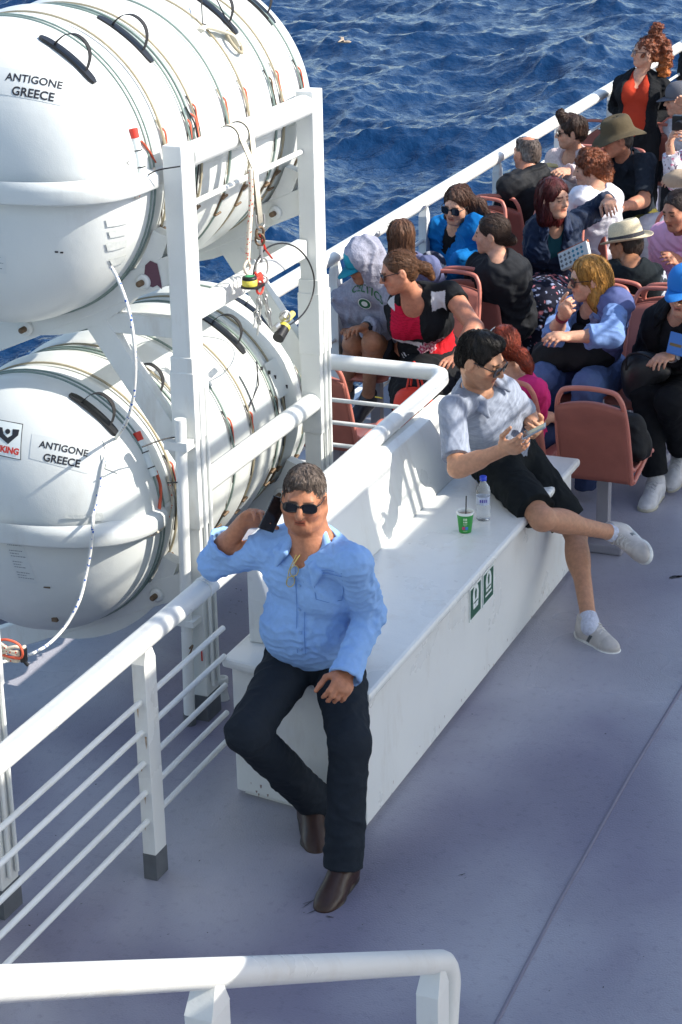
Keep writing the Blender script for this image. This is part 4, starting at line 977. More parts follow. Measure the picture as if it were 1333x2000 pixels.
def head_shape(S, c, A, s, nose=1., jaw=1., fat=0., ears=True, age=0):
    def p(x, y, z): return c+(A[0]*x+A[1]*y+A[2]*z)*s
    def e(x, y, z, rx, ry, rz, k=.02, sub=False): S.ell(p(x, y, z), (rx*s, ry*s, rz*s), A, k*s, sub)
    e(0, -.014, .032, .074, .092, .084, .01); e(0, .025, -.028, .060, .066, .084, .03)
    e(0, .060, -.087, .024*jaw, .022, .019, .03)
    for g in (-1, 1):
        S.cone(p(g*.056, -.012, -.045), p(g*.020, .058, -.088), (.020+fat*.01)*s, .016*s, .03*s)
        e(g*.036, .052, -.028, .024+fat*.006, .024, .026, .025)
    if fat: e(0, .03, -.085, .045, .04, .024, .03)
    S.cone(p(-.034, .072, .022), p(.034, .072, .022), .0125*s, .0125*s, .02*s)
    for g in (-1, 1):
        e(g*.031, .098, .003, .019, .016, .012, .012, True); e(g*.031, .0755, .002, .0135, .0125, .0105, .005)
    S.cone(p(0, .086, .014), p(0, .086+.021*nose, -.024), .0085*s, .0115*s*nose, .012*s)
    for g in (-1, 1): e(g*.011, .094, -.029, .0085, .010, .007, .008)
    S.cone(p(-.019, .078, -.053), p(0, .088, -.050), .0055*s, .0065*s, .008*s); S.cone(p(0, .088, -.050), p(.019, .078, -.053), .0065*s, .0055*s, .008*s)
    S.cone(p(-.016, .078, -.063), p(.016, .078, -.063), .0075*s, .0075*s, .008*s)
    e(0, .098, -.0575, .022, .012, .0022, .004, True)
    if age:
        for g in (-1, 1):
            S.cone(p(g*.018, .094, -.030), p(g*.030, .082, -.062), .0022*s, .0030*s, .006*s, sub=True); e(g*.033, .080, -.016, .016, .010, .008, .01)
            S.cone(p(g*.012, .092, .026), p(g*.010, .094, .040), .0016*s, .0014*s, .004*s, sub=True); e(g*.042, .030, -.078, .022, .03, .020, .02)
        for z_ in (.046, .058): S.cone(p(-.030, .080-(z_-.04)*.5, z_), p(0, .091-(z_-.04)*.5, z_+.002), .0016*s, .0018*s, .004*s, sub=True); S.cone(p(0, .091-(z_-.04)*.5, z_+.002), p(.030, .080-(z_-.04)*.5, z_), .0018*s, .0016*s, .004*s, sub=True)
    if ears:
        for g in (-1, 1):
            q = np.array([A[0], A[1]*math.cos(.2)+A[2]*math.sin(-.2)*1., A[2]*math.cos(.2)+A[1]*math.sin(.2)])
            S.ell(p(g*.077, -.012, -.006), (.010*s, .021*s, .032*s), q, .008*s); S.ell(p(g*.090, -.008, -.004), (.008*s, .012*s, .018*s), q, .006*s, True)
def hand(S, w, d, n, side, s, curl=(.35, .5, .6), spread=.0, thumb=.5, k=.006):
    """palm, four unequal fingers with three bends each, and a thumb leaving the side of the palm.
    w wrist, d direction of the hand, n direction the palm faces; side +1 = right hand"""
    d = nrm(d); n = nrm(n-d*(n@d)); x = np.cross(n, d)*side           # towards the little finger
    P_ = lambda a, b, c_: w+(d*a+x*b+n*c_)*s
    S.ell(P_(.048, 0, 0), (.050*s, .041*s, .0165*s), np.array([d, x, n]), .012*s)
    S.ell(P_(.03, -.022, .008), (.034*s, .02*s, .016*s), np.array([d, x, n]), .012*s)
    for i, (off, L) in enumerate(((-.030, .070), (-.010, .078), (.010, .073), (.029, .058))):
        a = P_(.083-abs(off+.005)*.25, off, 0); ang = 0; dd = nrm(d+x*(off*spread*10)); r = .0092-.0007*i
        for j, (f, c_) in enumerate(zip((.46, .30, .24), curl)):
            ang += c_*(1+.12*i-.1); v = dd*math.cos(ang)+n*math.sin(ang); b = a+v*L*f*s*1.02
            S.cone(a, b, (r-.0008*j)*s, (r-.0008*(j+1))*s, k*s if j else .010*s); a = b
    t0 = P_(.018, -.030, .004); v = nrm(d*.65-x*.62+n*(.25+thumb*.5)); t1 = t0+v*.040*s; v2 = nrm(d*.88-x*.22*(1-thumb)+n*(.2+thumb*.6)); t2 = t1+v2*.034*s; t3 = t2+nrm(v2+n*.2)*.026*s
    S.cone(t0, t1, .0125*s, .0108*s, .012*s); S.cone(t1, t2, .0105*s, .0095*s, .005*s); S.cone(t2, t3, .0095*s, .0078*s, .005*s)

import mathutils.bvhtree as _bv
def _wco(o):
    n = len(o.data.vertices); a = np.empty(n*3, np.float32); o.data.vertices.foreach_get('co', a); a = a.reshape(-1, 3).astype(float); q = o.parent
    while q: a = a+np.array(q.location); q = q.parent
    return a+np.array(o.location)
class Person: pass
def torso(S, J, s, g=0., belly=0., bust=0., broad=1., hips=1., k=.05, pel=True, neck=True):
    hip, nk = J['hip'], J['neck']; U = nrm(nk-hip); X = J['shR']-J['shL']; X = nrm(X-U*(X@U)); F = np.cross(U, X)
    Xh = J['hpR']-J['hpL']; Xh = nrm(Xh-U*(Xh@U)); Fh = np.cross(U, Xh)
    A = np.array([X, F, U]); Ah = np.array([Xh, Fh, U]); Am = np.array([nrm(X+Xh), nrm(F+Fh), U]); L = np.linalg.norm(nk-hip)
    q = lambda AA, x, y, z: hip+AA[0]*x*s+AA[1]*y*s+U*z*L
    if pel: S.ell(q(Ah, 0, -.01, .04), ((.160*hips*s+g), (.115*s+g), (.115*s+g)), Ah, .0)
    S.ell(q(Am, 0, .0+belly*.35, .33), ((.132+belly*.35)*s+g, (.100+belly*.55)*s+g, .15*s+g), Am, k*s)
    S.ell(q(A, 0, .0, .66), (.150*broad*s+g, .108*s+g, .165*s+g), A, k*s)
    S.cone(q(A, .0, -.0, .90), J['shR'], .066*s+g, .043*s+g, k*s); S.cone(q(A, -.0, -.0, .90), J['shL'], .066*s+g, .043*s+g, k*s)
    S.ell(q(A, 0, -.035, .82), (.13*broad*s+g, .07*s+g, .10*s+g), A, k*s)
    for e_ in (-1, 1):
        S.ell(q(A, e_*.072, .068+bust*.35, .69-bust*.5), ((.062+bust*.5)*s+g, (.045+bust*.6)*s+g, (.062+bust*.5)*s+g), A, .04*s)
    if belly: S.ell(q(Am, 0, .065+belly*.7, .27), (.105*s+belly*.9*s+g, .07*s+belly*.5*s+g, .105*s+belly*.6*s+g), Am, .05*s)
    return A, L
def person(label, hip, az, s=1.08, J={}, face=(0, 0, 0), skin=SK_MD, top=None, bottom=None, shoes=None, hair=None, stand=False, belly=0., bust=0., broad=1.,
           hips=1., h=.0056, hands={}, legs=True, headkw={}, glasses=None, name='person', fingers=True, hs=.945,  lean=0., extra_col=None, neckr=.9, armr=1., legr=1., grp='passengers on the open deck'):
    headkw = dict(headkw); headkw_stub = headkw.pop('stubble', 0); headkw_h = headkw.pop('h', 0)
    pr = Person(); f = azv(az); r = np.cross(f, (0, 0, 1)); u = V3(0, 0, 1); Bm = STAND if stand else SIT; ang = math.radians(lean)
    f2 = f*math.cos(ang)-u*math.sin(ang); u2 = u*math.cos(ang)+f*math.sin(ang)
    Q = {'hip': V3(hip)}
    for j in ORDER:
        par = Q[PAR[j]]; o = V3(Bm[j])*s; fr = (r, f2, u2) if j in ('neck', 'head', 'shR', 'shL') else (r, f, u)
        gs = par+fr[0]*o[0]+fr[1]*o[1]+fr[2]*o[2]; L = np.linalg.norm(o)
        if j in J:
            v = J[j]
            if isinstance(v, np.ndarray): gs = v
            elif len(v) == 2: gs = sphere_pt(par, v[0], v[1], L, gs)
            else:
                hint = gs+V3(v[2]) if hasattr(v[2], '__len__') else gs
                gs = sphere_pt(par, v[0], v[1], L*(v[3] if len(v) > 3 else 1), hint)
        Q[j] = gs
    pr.J = Q; pr.s = s
    A = headaxes(*face); hc = Q['head']; pr.A = A; pr.hc = hc
    sh_ = s*hs
    hp = lambda x, y, z: hc+(A[0]*x+A[1]*y+A[2]*z)*sh_
    pr.hp = hp
    root = empty(name, (Q['hip'][0], Q['hip'][1], 0 if stand else Q['hip'][2]-.1), label, 'person', grp); pr.root = root
    # ---- the body: one continuous surface
    S = Shape(); TA, TL = torso(S, Q, s, -.004, belly, bust, broad, hips)
    pr.TA = TA; pr.TL = TL
    ax = TA; hip_ = Q['hip']
    S.cone(Q['neck']-TA[2]*.03*s+TA[1]*.01*s, hp(0, -.022, -.05), .060*s*neckr, .052*s*neckr, .035*s)
    head_shape(S, hc, A, sh_, **headkw)
    for g, sd in (('R', 1), ('L', -1)):
        sh, el, wr, ha = Q['sh'+g], Q['el'+g], Q['wr'+g], Q['ha'+g]
        S.cone(sh, el, .049*s*armr, .038*s*armr, .03*s); S.cone(el, wr, .040*s*armr, .027*s*armr, .012*s)
        S.ell(el+(wr-el)*.28, (.044*s*armr, .044*s*armr, .07*s), np.array([ax[0], ax[1], nrm(wr-el)]) if abs(nrm(wr-el)@ax[0]) < .9 else np.eye(3), .02*s) if False else S.cone(el+(wr-el)*.12, el+(wr-el)*.45, .043*s*armr, .038*s*armr, .02*s)
        if sh is not None and hands.get(g) != 0:
            hd = hands.get(g, {}); d = nrm(ha-wr); n = V3(hd.get('n', (-TA[2]-TA[0]*sd*.3+TA[1]*.0)))
            hand(S, wr, d, n, sd, s*hd.get('s', 1.), hd.get('curl', (.35, .5, .45)), hd.get('spread', 0), hd.get('thumb', .5))
    if legs:
        for g in 'RL':
            a, b, c_ = Q['hp'+g], Q['kn'+g], Q['an'+g]
            S.cone(a, b, .082*s*legr, .054*s*legr, .04*s); S.cone(b, c_, .050*s*legr, .034*s*legr, .02*s)
            S.ell(b+(c_-b)*.32-nrm(Q['to'+g]-c_)*.018*s, (.052*s*legr, .052*s*legr, .10*s), None if False else _ax(c_-b), .03*s)
            S.ell(b+nrm(Q['to'+g]-c_)*.01*s, .050*s*legr, None, .02*s); S.cone(c_, c_+(nrm(Q['to'+g]-c_)*(.1 if not shoes else .0)-nrm(b-c_)*(.03 if shoes else 0))*s, .034*s, .025*s, .02*s)
    sk = np.array(skin)
    def scol(v):
        col = np.tile(sk, (len(v), 1)); q = (v-hc)@A.T/sh_; x, y, z = q.T; inh = (np.abs(q) < .13).all(1)
        lp = inh & (np.abs(x) < .021) & (y > .074) & (z < -.0465) & (z > -.069); col[lp] = sk*(.86, .55, .55)
        ml = inh & (np.abs(x) < .018) & (y > .07) & (np.abs(z+.0575) < .0026); col[ml] = sk*.22
        bl = np.abs(x)-.010; br = inh & (bl > 0) & (bl < .038) & (y > .055) & (np.abs(z-.0235-.05*bl+bl*bl*2) < .0042); hcx = np.array((hair or {}).get('col', (.05, .03, .02))); col[br] = hcx*.7+sk*.12
        ey = inh & (np.abs(np.abs(x)-.031) < .0135) & (y > .06) & (np.abs(z-.001) < .0032); col[ey] = (.03, .02, .015)
        ch = inh & (y > .03) & (np.abs(np.abs(x)-.04) < .02) & (np.abs(z+.03) < .02); col[ch] *= (1.05, .93, .9)
        if headkw_stub: jw = inh & (z < -.035) & (y > -.02); col[jw] = col[jw]*(1-.28*headkw_stub)
        if extra_col: extra_col(q, col, v)
        return np.clip(col, 0, 1)
    solid('body', S, (headkw_h or h), SKIN, root, None, scol); pr.S = S
    # ---- clothing
    if top:
        T_ = Shape(); g = top.get('g', .010); torso(T_, Q, s, g, belly, bust, broad, hips)
        sl = top.get('sleeve', 2.); fl = top.get('flare', 0.)
        for gg in 'RL':
            sh, el, wr = Q['sh'+gg], Q['el'+gg], Q['wr'+gg]; q = top.get('sleeve'+gg, sl)
            if q <= 1: T_.cone(sh, sh+(el-sh)*q, .048*s*armr+g, (.050-.006*q)*s*armr+g+fl, .03*s, fb=True)
            else:
                T_.cone(sh, el, .048*s*armr+g, .042*s*armr+g, .03*s); T_.ell(el, .044*s*armr+g, None, .01)
                T_.cone(el, el+(wr-el)*(q-1), .045*s*armr+g, (.045-.012*(q-1))*s*armr+g+fl, .012*s, fb=True)
                if top.get('cuff'):
                    e_ = el+(wr-el)*(q-1); d_ = nrm(wr-el); T_.cone(e_-d_*.045*s, e_+d_*.004, .037*s*armr+g+.003, .037*s*armr+g+.005, .003, fa=True, fb=True)
        U_, F_, X_ = TA[2], TA[1], TA[0]
        if top.get('skirt'):
            L_ = top['skirt']; T_.cone(hip_+U_*.05, hip_-V3(0, 0, L_), .15*s, .17*s, .06)
        nk = top.get('neckline', 'crew'); n0 = Q['neck']+F_*.02*s
        if nk == 'v': 
            dp = top.get('depth', .12)*s
            S0 = n0+U_*.06*s; T_.cone(S0+F_*.05*s, n0+F_*.13*s-U_*dp, .050*s, .012*s, .012, sub=True)
        elif nk == 'open':
            dp = top.get('depth', .2)*s; T_.cone(n0+U_*.08*s+F_*.02*s, n0+F_*.15*s-U_*dp, top.get('nw', .062)*s, top.get('nv', .026)*s, .012, sub=True)
        elif nk == 'low':
            T_.ell(n0+F_*.08*s-U_*top.get('depth', .03)*s, (.074*s, .09*s, .078*s), TA, .012, True)
        else: T_.cone(n0+U_*.02*s, n0+U_*.2*s, .050*s, .075*s, .008, sub=True)
        T_.cone(Q['neck']+U_*.045*s, hp(0, -.02, -.03), .060*s*neckr, .085*s, .006, sub=True) if nk not in ('turtle', 'hood') else None
        if nk == 'collar2': pass
        hem = top.get('hem', -.10)
        T_.clip(hip_+U_*hem*s, -U_)
        for fn in top.get('add', ()): fn(T_, pr)
        am = top.get('fold', .0055)*1.25; ff = top.get('ff', 26)*2.3; sd = abs(hash(label)) % 1000 if False else sum(map(ord, label)) % 997
        def tcol(v):
            c0 = np.tile(np.array(top['col'], float), (len(v), 1))
            if 'paint' in top: top['paint'](v, c0, pr)
            return c0
        qf = (lambda v: .0045*np.abs(np.sin(((v-hip_)@U_)*62))) if top.get('quilt') else (lambda v: 0)
        solid(top.get('name', 'shirt'), T_, top.get('h', h), top.get('mat', CLOTH), root, lambda v: am*folds(v, ff, sd)+am*.5*wob(v, 14, sd+5)+qf(v), tcol)
        if top.get('inner') is not None:
            K = Shape(); torso(K, Q, s, .001, belly, bust, broad*.97, hips); K.cone(n0+U_*.08*s+F_*.03*s, n0+F_*.15*s-U_*top.get('idepth', .05)*s, .060*s, .035*s, .012, sub=True); K.cone(Q['neck']+U_*.03*s, hp(0, -.02, -.03), .062*s, .09*s, .006, sub=True)
            ci = np.array(top['inner'], float); solid('undershirt', K, h, CLOTH, root, lambda v: .002*folds(v, 60, 3), lambda v: np.tile(ci, (len(v), 1)))
        if top.get('collar'):
            K = Shape(); cc = top['collar']
            for gg in (-1, 1):
                a0 = Q['neck']+U_*.052*s-F_*.045*s; a1 = Q['neck']+U_*.045*s+X_*gg*.062*s+F_*.01*s; a2 = Q['neck']+U_*.005*s+X_*gg*.055*s+F_*.085*s; a3 = Q['neck']-U_*.05*s+X_*gg*.075*s+F_*.105*s
                K.cone(a0, a1, .014*s, .014*s, .01); K.cone(a1, a2, .014*s, .013*s, .01); K.cone(a2, a3, .013*s, .008*s, .01)
                K.cone(a0-U_*.02*s, a1-U_*.018*s+X_*gg*.012, .013*s, .013*s, .01); K.cone(a1-U_*.018*s+X_*gg*.012, a2+X_*gg*.03*s-U_*.008*s, .013*s, .012*s, .01); K.cone(a2+X_*gg*.03*s-U_*.008*s, a3, .012*s, .007*s, .01)
            solid('collar', K, min(h, .0045), top.get('mat', CLOTH), root, None, lambda v: np.tile(np.array(cc if len(np.shape(cc)) else top['col'], float), (len(v), 1)))
    if bottom:
        B_ = Shape(); g = bottom.get('g', .008); U_ = TA[2]; F_ = TA[1]
        torso_pel = hip_+U_*.04*TL
        Xh = nrm(Q['hpR']-Q['hpL']); Fh = nrm(np.cross(U_, Xh)); Xh = np.cross(Fh, U_)
        B_.ell(hip_+U_*.02-Fh*.01*s, (.160*hips*s+g, .115*s+g, .112*s+g), np.array([Xh, Fh, U_]), .0)
        if belly: B_.ell(hip_+U_*.07*s+Fh*.03*s, ((.13+belly*.6)*s+g, (.09+belly*.6)*s+g, .09*s+g), np.array([Xh, Fh, U_]), .04)
        ln = bottom.get('len', 2.)
        for gg in 'RL':
            a, b, c_ = Q['hp'+gg], Q['kn'+gg], Q['an'+gg]
            if ln <= 1: B_.cone(a, a+(b-a)*ln, .090*s*legr+g, (.088-.020*ln)*s*legr+g+bottom.get('flare', .006), .04*s, fb=True)
            else:
                B_.cone(a, b, .090*s*legr+g, .060*s*legr+g, .04*s); B_.ell(b, .058*s*legr+g, None, .02)
                B_.cone(b, b+(c_-b)*(ln-1), .058*s*legr+g, (.050)*s*legr+g+bottom.get('flare', .0), .02*s, fb=True)
        if bottom.get('skirt'):
            m0 = (Q['knR']+Q['knL'])/2; B_.cone(hip_, m0, .15*s, .13*s, .06); B_.cone(m0, (Q['anR']+Q['anL'])/2, .13*s, .12*s, .05, fb=True)
        def bcol(v):
            c0 = np.tile(np.array(bottom['col'], float), (len(v), 1))
            if 'paint' in bottom: bottom['paint'](v, c0, pr)
            return c0
        fm = bottom.get('fold', .005); sd2 = sum(map(ord, label)) % 887
        solid(bottom.get('name', 'trousers'), B_, bottom.get('h', h), bottom.get('mat', CLOTH), root, lambda v: fm*1.1*folds(v, 52, sd2), bcol)
    if shoes:
        for gg in 'RL':
            if shoes.get('only') and gg not in shoes['only']: continue
            c_, t_ = Q['an'+gg], Q['to'+gg]; up = nrm(Q['kn'+gg]-c_); up = V3(shoes['up'+gg]) if 'up'+gg in shoes else up
            fw = nrm(t_-c_-up*((t_-c_)@up)*.9) if 'fw'+gg not in shoes else nrm(V3(shoes['fw'+gg])); up = nrm(up-fw*(up@fw)); sdv = np.cross(fw, up); AA = np.array([sdv, fw, up]); ss = s*shoes.get('k', 1.)
            K = Shape(); q = lambda x, y, z: c_+(sdv*x+fw*y+up*z)*ss
            K.cone(q(0, -.010, -.02), q(0, -.018, -.06), .040*ss, .036*ss, .02); K.ell(q(0, -.02, -.062), (.036*ss, .045*ss, .032*ss), AA, .02); K.cone(q(0, .0, -.045), q(0, .125, -.072), .043*ss, .030*ss, .02)
            K.ell(q(0, .120, -.076), (.045*ss, .066*ss, .031*ss), AA, .02); K.ell(q(.002, .06, -.076), (.038*ss, .09*ss, .030*ss), AA, .02)
            if shoes.get('square'): K.ell(q(0, .165, -.085), (.034*ss, .035*ss, .016*ss), AA, .02)
            # rand of the sole
            K.ell(q(0, .045, -.094), (.043*ss, .125*ss, .022*ss), AA, .004); K.ell(q(0, .122, -.094), (.050*ss, .072*ss, .021*ss), AA, .006); K.ell(q(0, -.01, -.094), (.042*ss, .058*ss, .022*ss), AA, .004)
            K.cone(q(0, -.004, -.06), q(0, -.012, shoes.get('collar_h', .012)), .042*ss, .041*ss, .02, fb=True); K.cone(q(0, .02, -.035), q(0, .10, -.064), .038*ss, .030*ss, .02)
            K.clip(q(0, 0, -.104), -up)
            def shc(v):
                w = (v-c_)/ss; z = w@up; y = w@fw; x = w@sdv; c0 = np.tile(np.array(shoes['col'], float), (len(v), 1))
                c0[z < -.084] = shoes.get('sole', (.7, .7, .68))
                if shoes.get('stripe') is not None:
                    st = (np.abs(y-.055-(z+.06)*.5) < .009) & (z > -.083) & (z < -.045); c0[st] = shoes['stripe']; hl = (y < -.045) & (z > -.05) & (z < -.02); c0[hl] = shoes['stripe']
                    toe = (y > .12) & (z > -.083); c0[toe] *= .86
                return c0
            o = solid('shoe', K, shoes.get('h', .0045), LEATHER, root, None, shc)
            if shoes.get('laces') is not None:
                mb = MB()
                for i in range(6):
                    yy = .028+.018*i; zz = -.012-.0085*i*1.15+.009; w_ = .024-.001*i
                    for e_ in (-1, 1): mb.tube([q(-w_*e_, yy, zz+.002), q(0, yy+.006, zz+.014-i*.0006), q(w_*e_, yy+.012, zz-.0)], .0030*ss, 6)
                mb.tube(spline([q(0, .03, .0), q(.03, .04, -.005), q(.045, .02, -.02), q(.02, .03, .0)], 5), .0022*ss, 6); mb.build('laces', mat('lace_cotton', shoes['laces'], .9), o)
            if shoes.get('sock') is not None:
                K = Shape(); d_ = nrm(Q['kn'+gg]-c_); K.ell(c_-d_*.012+fw*.008, (.037*s, .037*s, .037*s), None, .0); K.cone(c_-d_*.045, c_+d_*shoes.get('sockh', .045), .038*s*legr+.003, .036*s*legr+.004, .01, fb=True); sc0 = np.array(shoes['sock'])
                solid('sock', K, .005, KNIT, root, None, lambda v: np.tile(sc0, (len(v), 1)))
    # ---- hair
    if hair:
        H = Shape(); k = hair['kind']; e = lambda x, y, z, a, b, c_, kk=.015, sub=False: H.ell(hp(x, y, z), (a*sh_, b*sh_, c_*sh_), A, kk*sh_, sub)
        t = hair.get('t', .010)*.75
        e(0, -.018, .036, .074+t, .092+t, .083+t, .0)
        if k in ('short', 'crop'):
            e(0, -.045, -.010, .070+t*.6, .062+t*.5, .070, .02); e(0, .03, .085, .052, .045, .026+t, .02)
            if hair.get('quiff'): e(0, .045, .100, .042, .032, .020, .02); e(.02, .02, .112, .04, .05, .016, .02)
            if hair.get('bald'): e(0, -.005, .132, .056, .085, .040, .012, True)
            e(0, .085, -.035, .085, .075, .098, .012, True); e(0, .110, .03, .060, .052, .052, .012, True)
            for g in (-1, 1): e(g*.088, -.006, -.010, .020, .024, .036, .006, True); e(g*.07, -.02, -.075, .05, .07, .035, .01, True)
        else:
            e(0, .09, -.03, .066, .07, .092, .015, True)
            if k == 'tied': e(0, .085, .030, .06, .035, .045, .012, True)
        if k in ('bob', 'long', 'curly', 'shag'):
            for x, y, z, a, b, c_ in hair.get('lobes', ()): e(x, y, z, a, b, c_, .03)
            e(0, .115, -.03, .050, .07, .085, .012, True)
        if k == 'tied':
            e(0, -.05, -.012, .066+t*.5, .06, .062, .02)
            for g in (-1, 1): e(g*.088, -.004, -.008, .018, .024, .036, .006, True)
            for x, y, z, a, b, c_ in hair.get('lobes', ()): e(x, y, z, a, b, c_, .02)
        for seg in hair.get('locks', ()):            # chain of points in head space with radii
            for (p0, r0), (p1, r1) in zip(seg, seg[1:]): H.cone(hp(*p0), hp(*p1), r0*s, r1*s, .02*s)
        amp = hair.get('amp', .0022); fq = hair.get('fq', 75); hc_ = np.array(hair['col']); h2 = np.array(hair.get('tip', hair['col']))
        sd3 = sum(map(ord, label)) % 787
        def hcol(v):
            q = (v-hc)@A.T/s; w = np.clip((-q[:, 2]+hair.get('tz', 0))/.25, 0, 1)[:, None]; n_ = wob(q*np.array([1, 1, .25]), 90, 3)[:, None]
            c0 = (hc_*(1-w)+h2*w)*(1+.30*n_)
            if hair.get('grey') is not None:
                m_ = np.clip((np.abs(q[:, 0])-.035)/.03+(-q[:, 2]-.0)/.05, 0, 1)[:, None]*np.clip(.55+.5*wob(q, 300, 9), 0, 1)[:, None]; c0 = c0*(1-m_)+np.array(hair['grey'])*m_
            return np.clip(c0, 0, 1)
        st = V3(hair.get('st', (1, 1, .22)))
        o = solid('hair', H, hair.get('h', min(h, .005)), CURLS if k in ('curly',) else HAIR, root, lambda v: amp*wob(((v-hc)@A.T)*st, fq, sd3, 3), hcol, smooth=0 if amp > .006 else 1)
        pr.hair = o
        # loose strands lying along the hair
        bv = _bv.BVHTree.FromPolygons([Vector(q) for q in _wco(o)], [p.vertices[:] for p in o.data.polygons]); wc = _wco(o); rs = np.random.RandomState(sd3)
        ns = hair.get('n', 420); tv = []; tf = []; tc_ = []; step = (.011 if k in ('crop',) else .015)*s; nst = hair.get('ns', {'crop': 3, 'short': 5, 'tied': 7, 'long': 9, 'curly': 5, 'bob': 7}.get(k, 6))
        crown = hp(0, -.035, .125); tie = hp(0, -.115, -.015)
        for i_ in range(ns):
            p = wc[rs.randint(len(wc))].copy(); pts_ = []; rd = rs.normal(size=3); base_c = hcol(p[None])[0]*(.65+.9*rs.rand())
            for j_ in range(nst):
                if k == 'tied': fl_ = nrm(tie-p)
                elif k in ('crop', 'short'): fl_ = nrm(p-crown)+A[1]*.35*(k == 'short')
                elif k == 'curly': fl_ = rd
                else: fl_ = -A[2]-A[1]*.25+A[0]*np.sign((p-hc)@A[0])*.15
                fl_ = fl_+rs.normal(size=3)*(.25 if k != 'curly' else 1.); loc, nn_, _, _ = bv.find_nearest(Vector(p))
                if loc is None: break
                nn_ = V3(*nn_); q_ = V3(*loc)+nn_*(.0012+(.004*rs.rand() if k != 'curly' else .010*rs.rand())*(1 if j_ > 1 else .3)); pts_.append(q_)
                fl_ = nrm(fl_-nn_*(fl_@nn_)); p = q_+fl_*step
            if len(pts_) < 3: continue
            r_ = .0011*s*(.7+.8*rs.rand()); n0_ = len(tv); sdir = nrm(np.cross(pts_[1]-pts_[0], pts_[0]-hc))
            for j_, q_ in enumerate(pts_):
                rr_ = r_*(1 if j_ < len(pts_)-1 else .2); up_ = nrm(q_-hc)
                tv += [q_+sdir*rr_, q_-sdir*rr_*.5+up_*rr_, q_-sdir*rr_*.5-up_*rr_]; tc_ += [base_c]*3
            for j_ in range(len(pts_)-1):
                for e_ in range(3): a_ = n0_+j_*3; tf.append([a_+e_, a_+(e_+1) % 3, a_+3+(e_+1) % 3, a_+3+e_])
        if tf: pr.strands = npmesh('strands', np.array(tv), np.array(tf), HAIR, o, np.clip(np.array(tc_), 0, 1)); pr.strands['kind'] = 'stuff'
    if glasses:
        g0 = glasses if isinstance(glasses, dict) else {}; w = g0.get('w', .0285); hh = g0.get('h', .0205); up_ = g0.get('up', 0.); yy = .0985+g0.get('fwd', 0)
        tilt = g0.get('tilt', 0.); gz = .004+up_
        GP = lambda x, y, z: hp(x, y*math.cos(tilt)-z*math.sin(tilt), gz+z*math.cos(tilt)+y*math.sin(tilt))
        mb = MB(); nn = 18
        lens = MB()
        for e_ in (-1, 1):
            out = []
            for i in range(nn):
                a = 2*math.pi*i/nn; ex = g0.get('sq', .62); cx = math.copysign(abs(math.cos(a))**ex, math.cos(a)); cz = math.copysign(abs(math.sin(a))**ex, math.sin(a))
                X_ = e_*.033+cx*w; Z_ = cz*hh*(1-.10*cx*e_*-1)-.002; Y_ = yy-.30*X_*X_*6
                out.append((X_, Y_, Z_))
            lens.raw([GP(*q) for q in out]+[GP(q[0], q[1]-.002, q[2]) for q in out], [list(range(nn)), list(range(nn, 2*nn))[::-1]])
            mb.tube([GP(*q) for q in out], g0.get('rim', .0020)*s, 6, closed=True)
            xe = e_*(.033+w); ye = yy-1.8*xe*xe; mb.tube([GP(xe, ye, .008), GP(e_*.074, ye-.022, .009), GP(e_*.080, .0, .006), GP(e_*.081, -.012, -.006)], .0022*s, 6)
        mb.tube([GP(-.008, yy+.001, .004), GP(0, yy+.003, .007), GP(.008, yy+.001, .004)], .0022*s, 6)
        o = mb.build('glasses', g0.get('frame', FRAME), root); lens.build('lenses', g0.get('lens', LENS), o)
    for g in ('R', 'L'):
        w = (hands.get(g) or {}).get('watch') if isinstance(hands.get(g), dict) else None
        if w is not None:
            wr = Q['wr'+g]; d_ = nrm(Q['wr'+g]-Q['el'+g]); c_ = wr-d_*.015; rr = .030*s*armr; x = nrm(np.cross(d_, (0, 0, 1))); y_ = np.cross(x, d_)
            mb = MB(); wv = w.get('w', .009); vs = []
            for i in range(24):
                a = 2*math.pi*i/24; n_ = x*math.cos(a)+y_*math.sin(a)
                for dz, dr in ((-wv, 0), (-wv, .003), (wv, .003), (wv, 0)): vs.append(c_+d_*dz+n_*(rr+dr))
            mb.raw(vs, [[i*4+k, i*4+(k+1) % 4, ((i+1) % 24)*4+(k+1) % 4, ((i+1) % 24)*4+k] for i in range(24) for k in range(4)]); mb.build(w.get('name', 'watch_strap'), mat('strap_finish', w['col'], .4, metal=w.get('metal', 0)), root)
            if w.get('dial'):
                vw = nrm(EYE-c_); n_ = nrm(vw-d_*(vw@d_)); mb = MB(); mb.cyl(c_+n_*(rr-.002), c_+n_*(rr+.009), .017*s, 20); mb.build('watch_dial', mat('dial_finish', w['dial'], .2), root)
    return pr
def _ax(d):
    z = nrm(d); x = nrm(np.cross(z, (0, 0, 1))) if abs(z[2]) < .95 else nrm(np.cross(z, (0, 1, 0))); return np.array([x, np.cross(z, x), z])
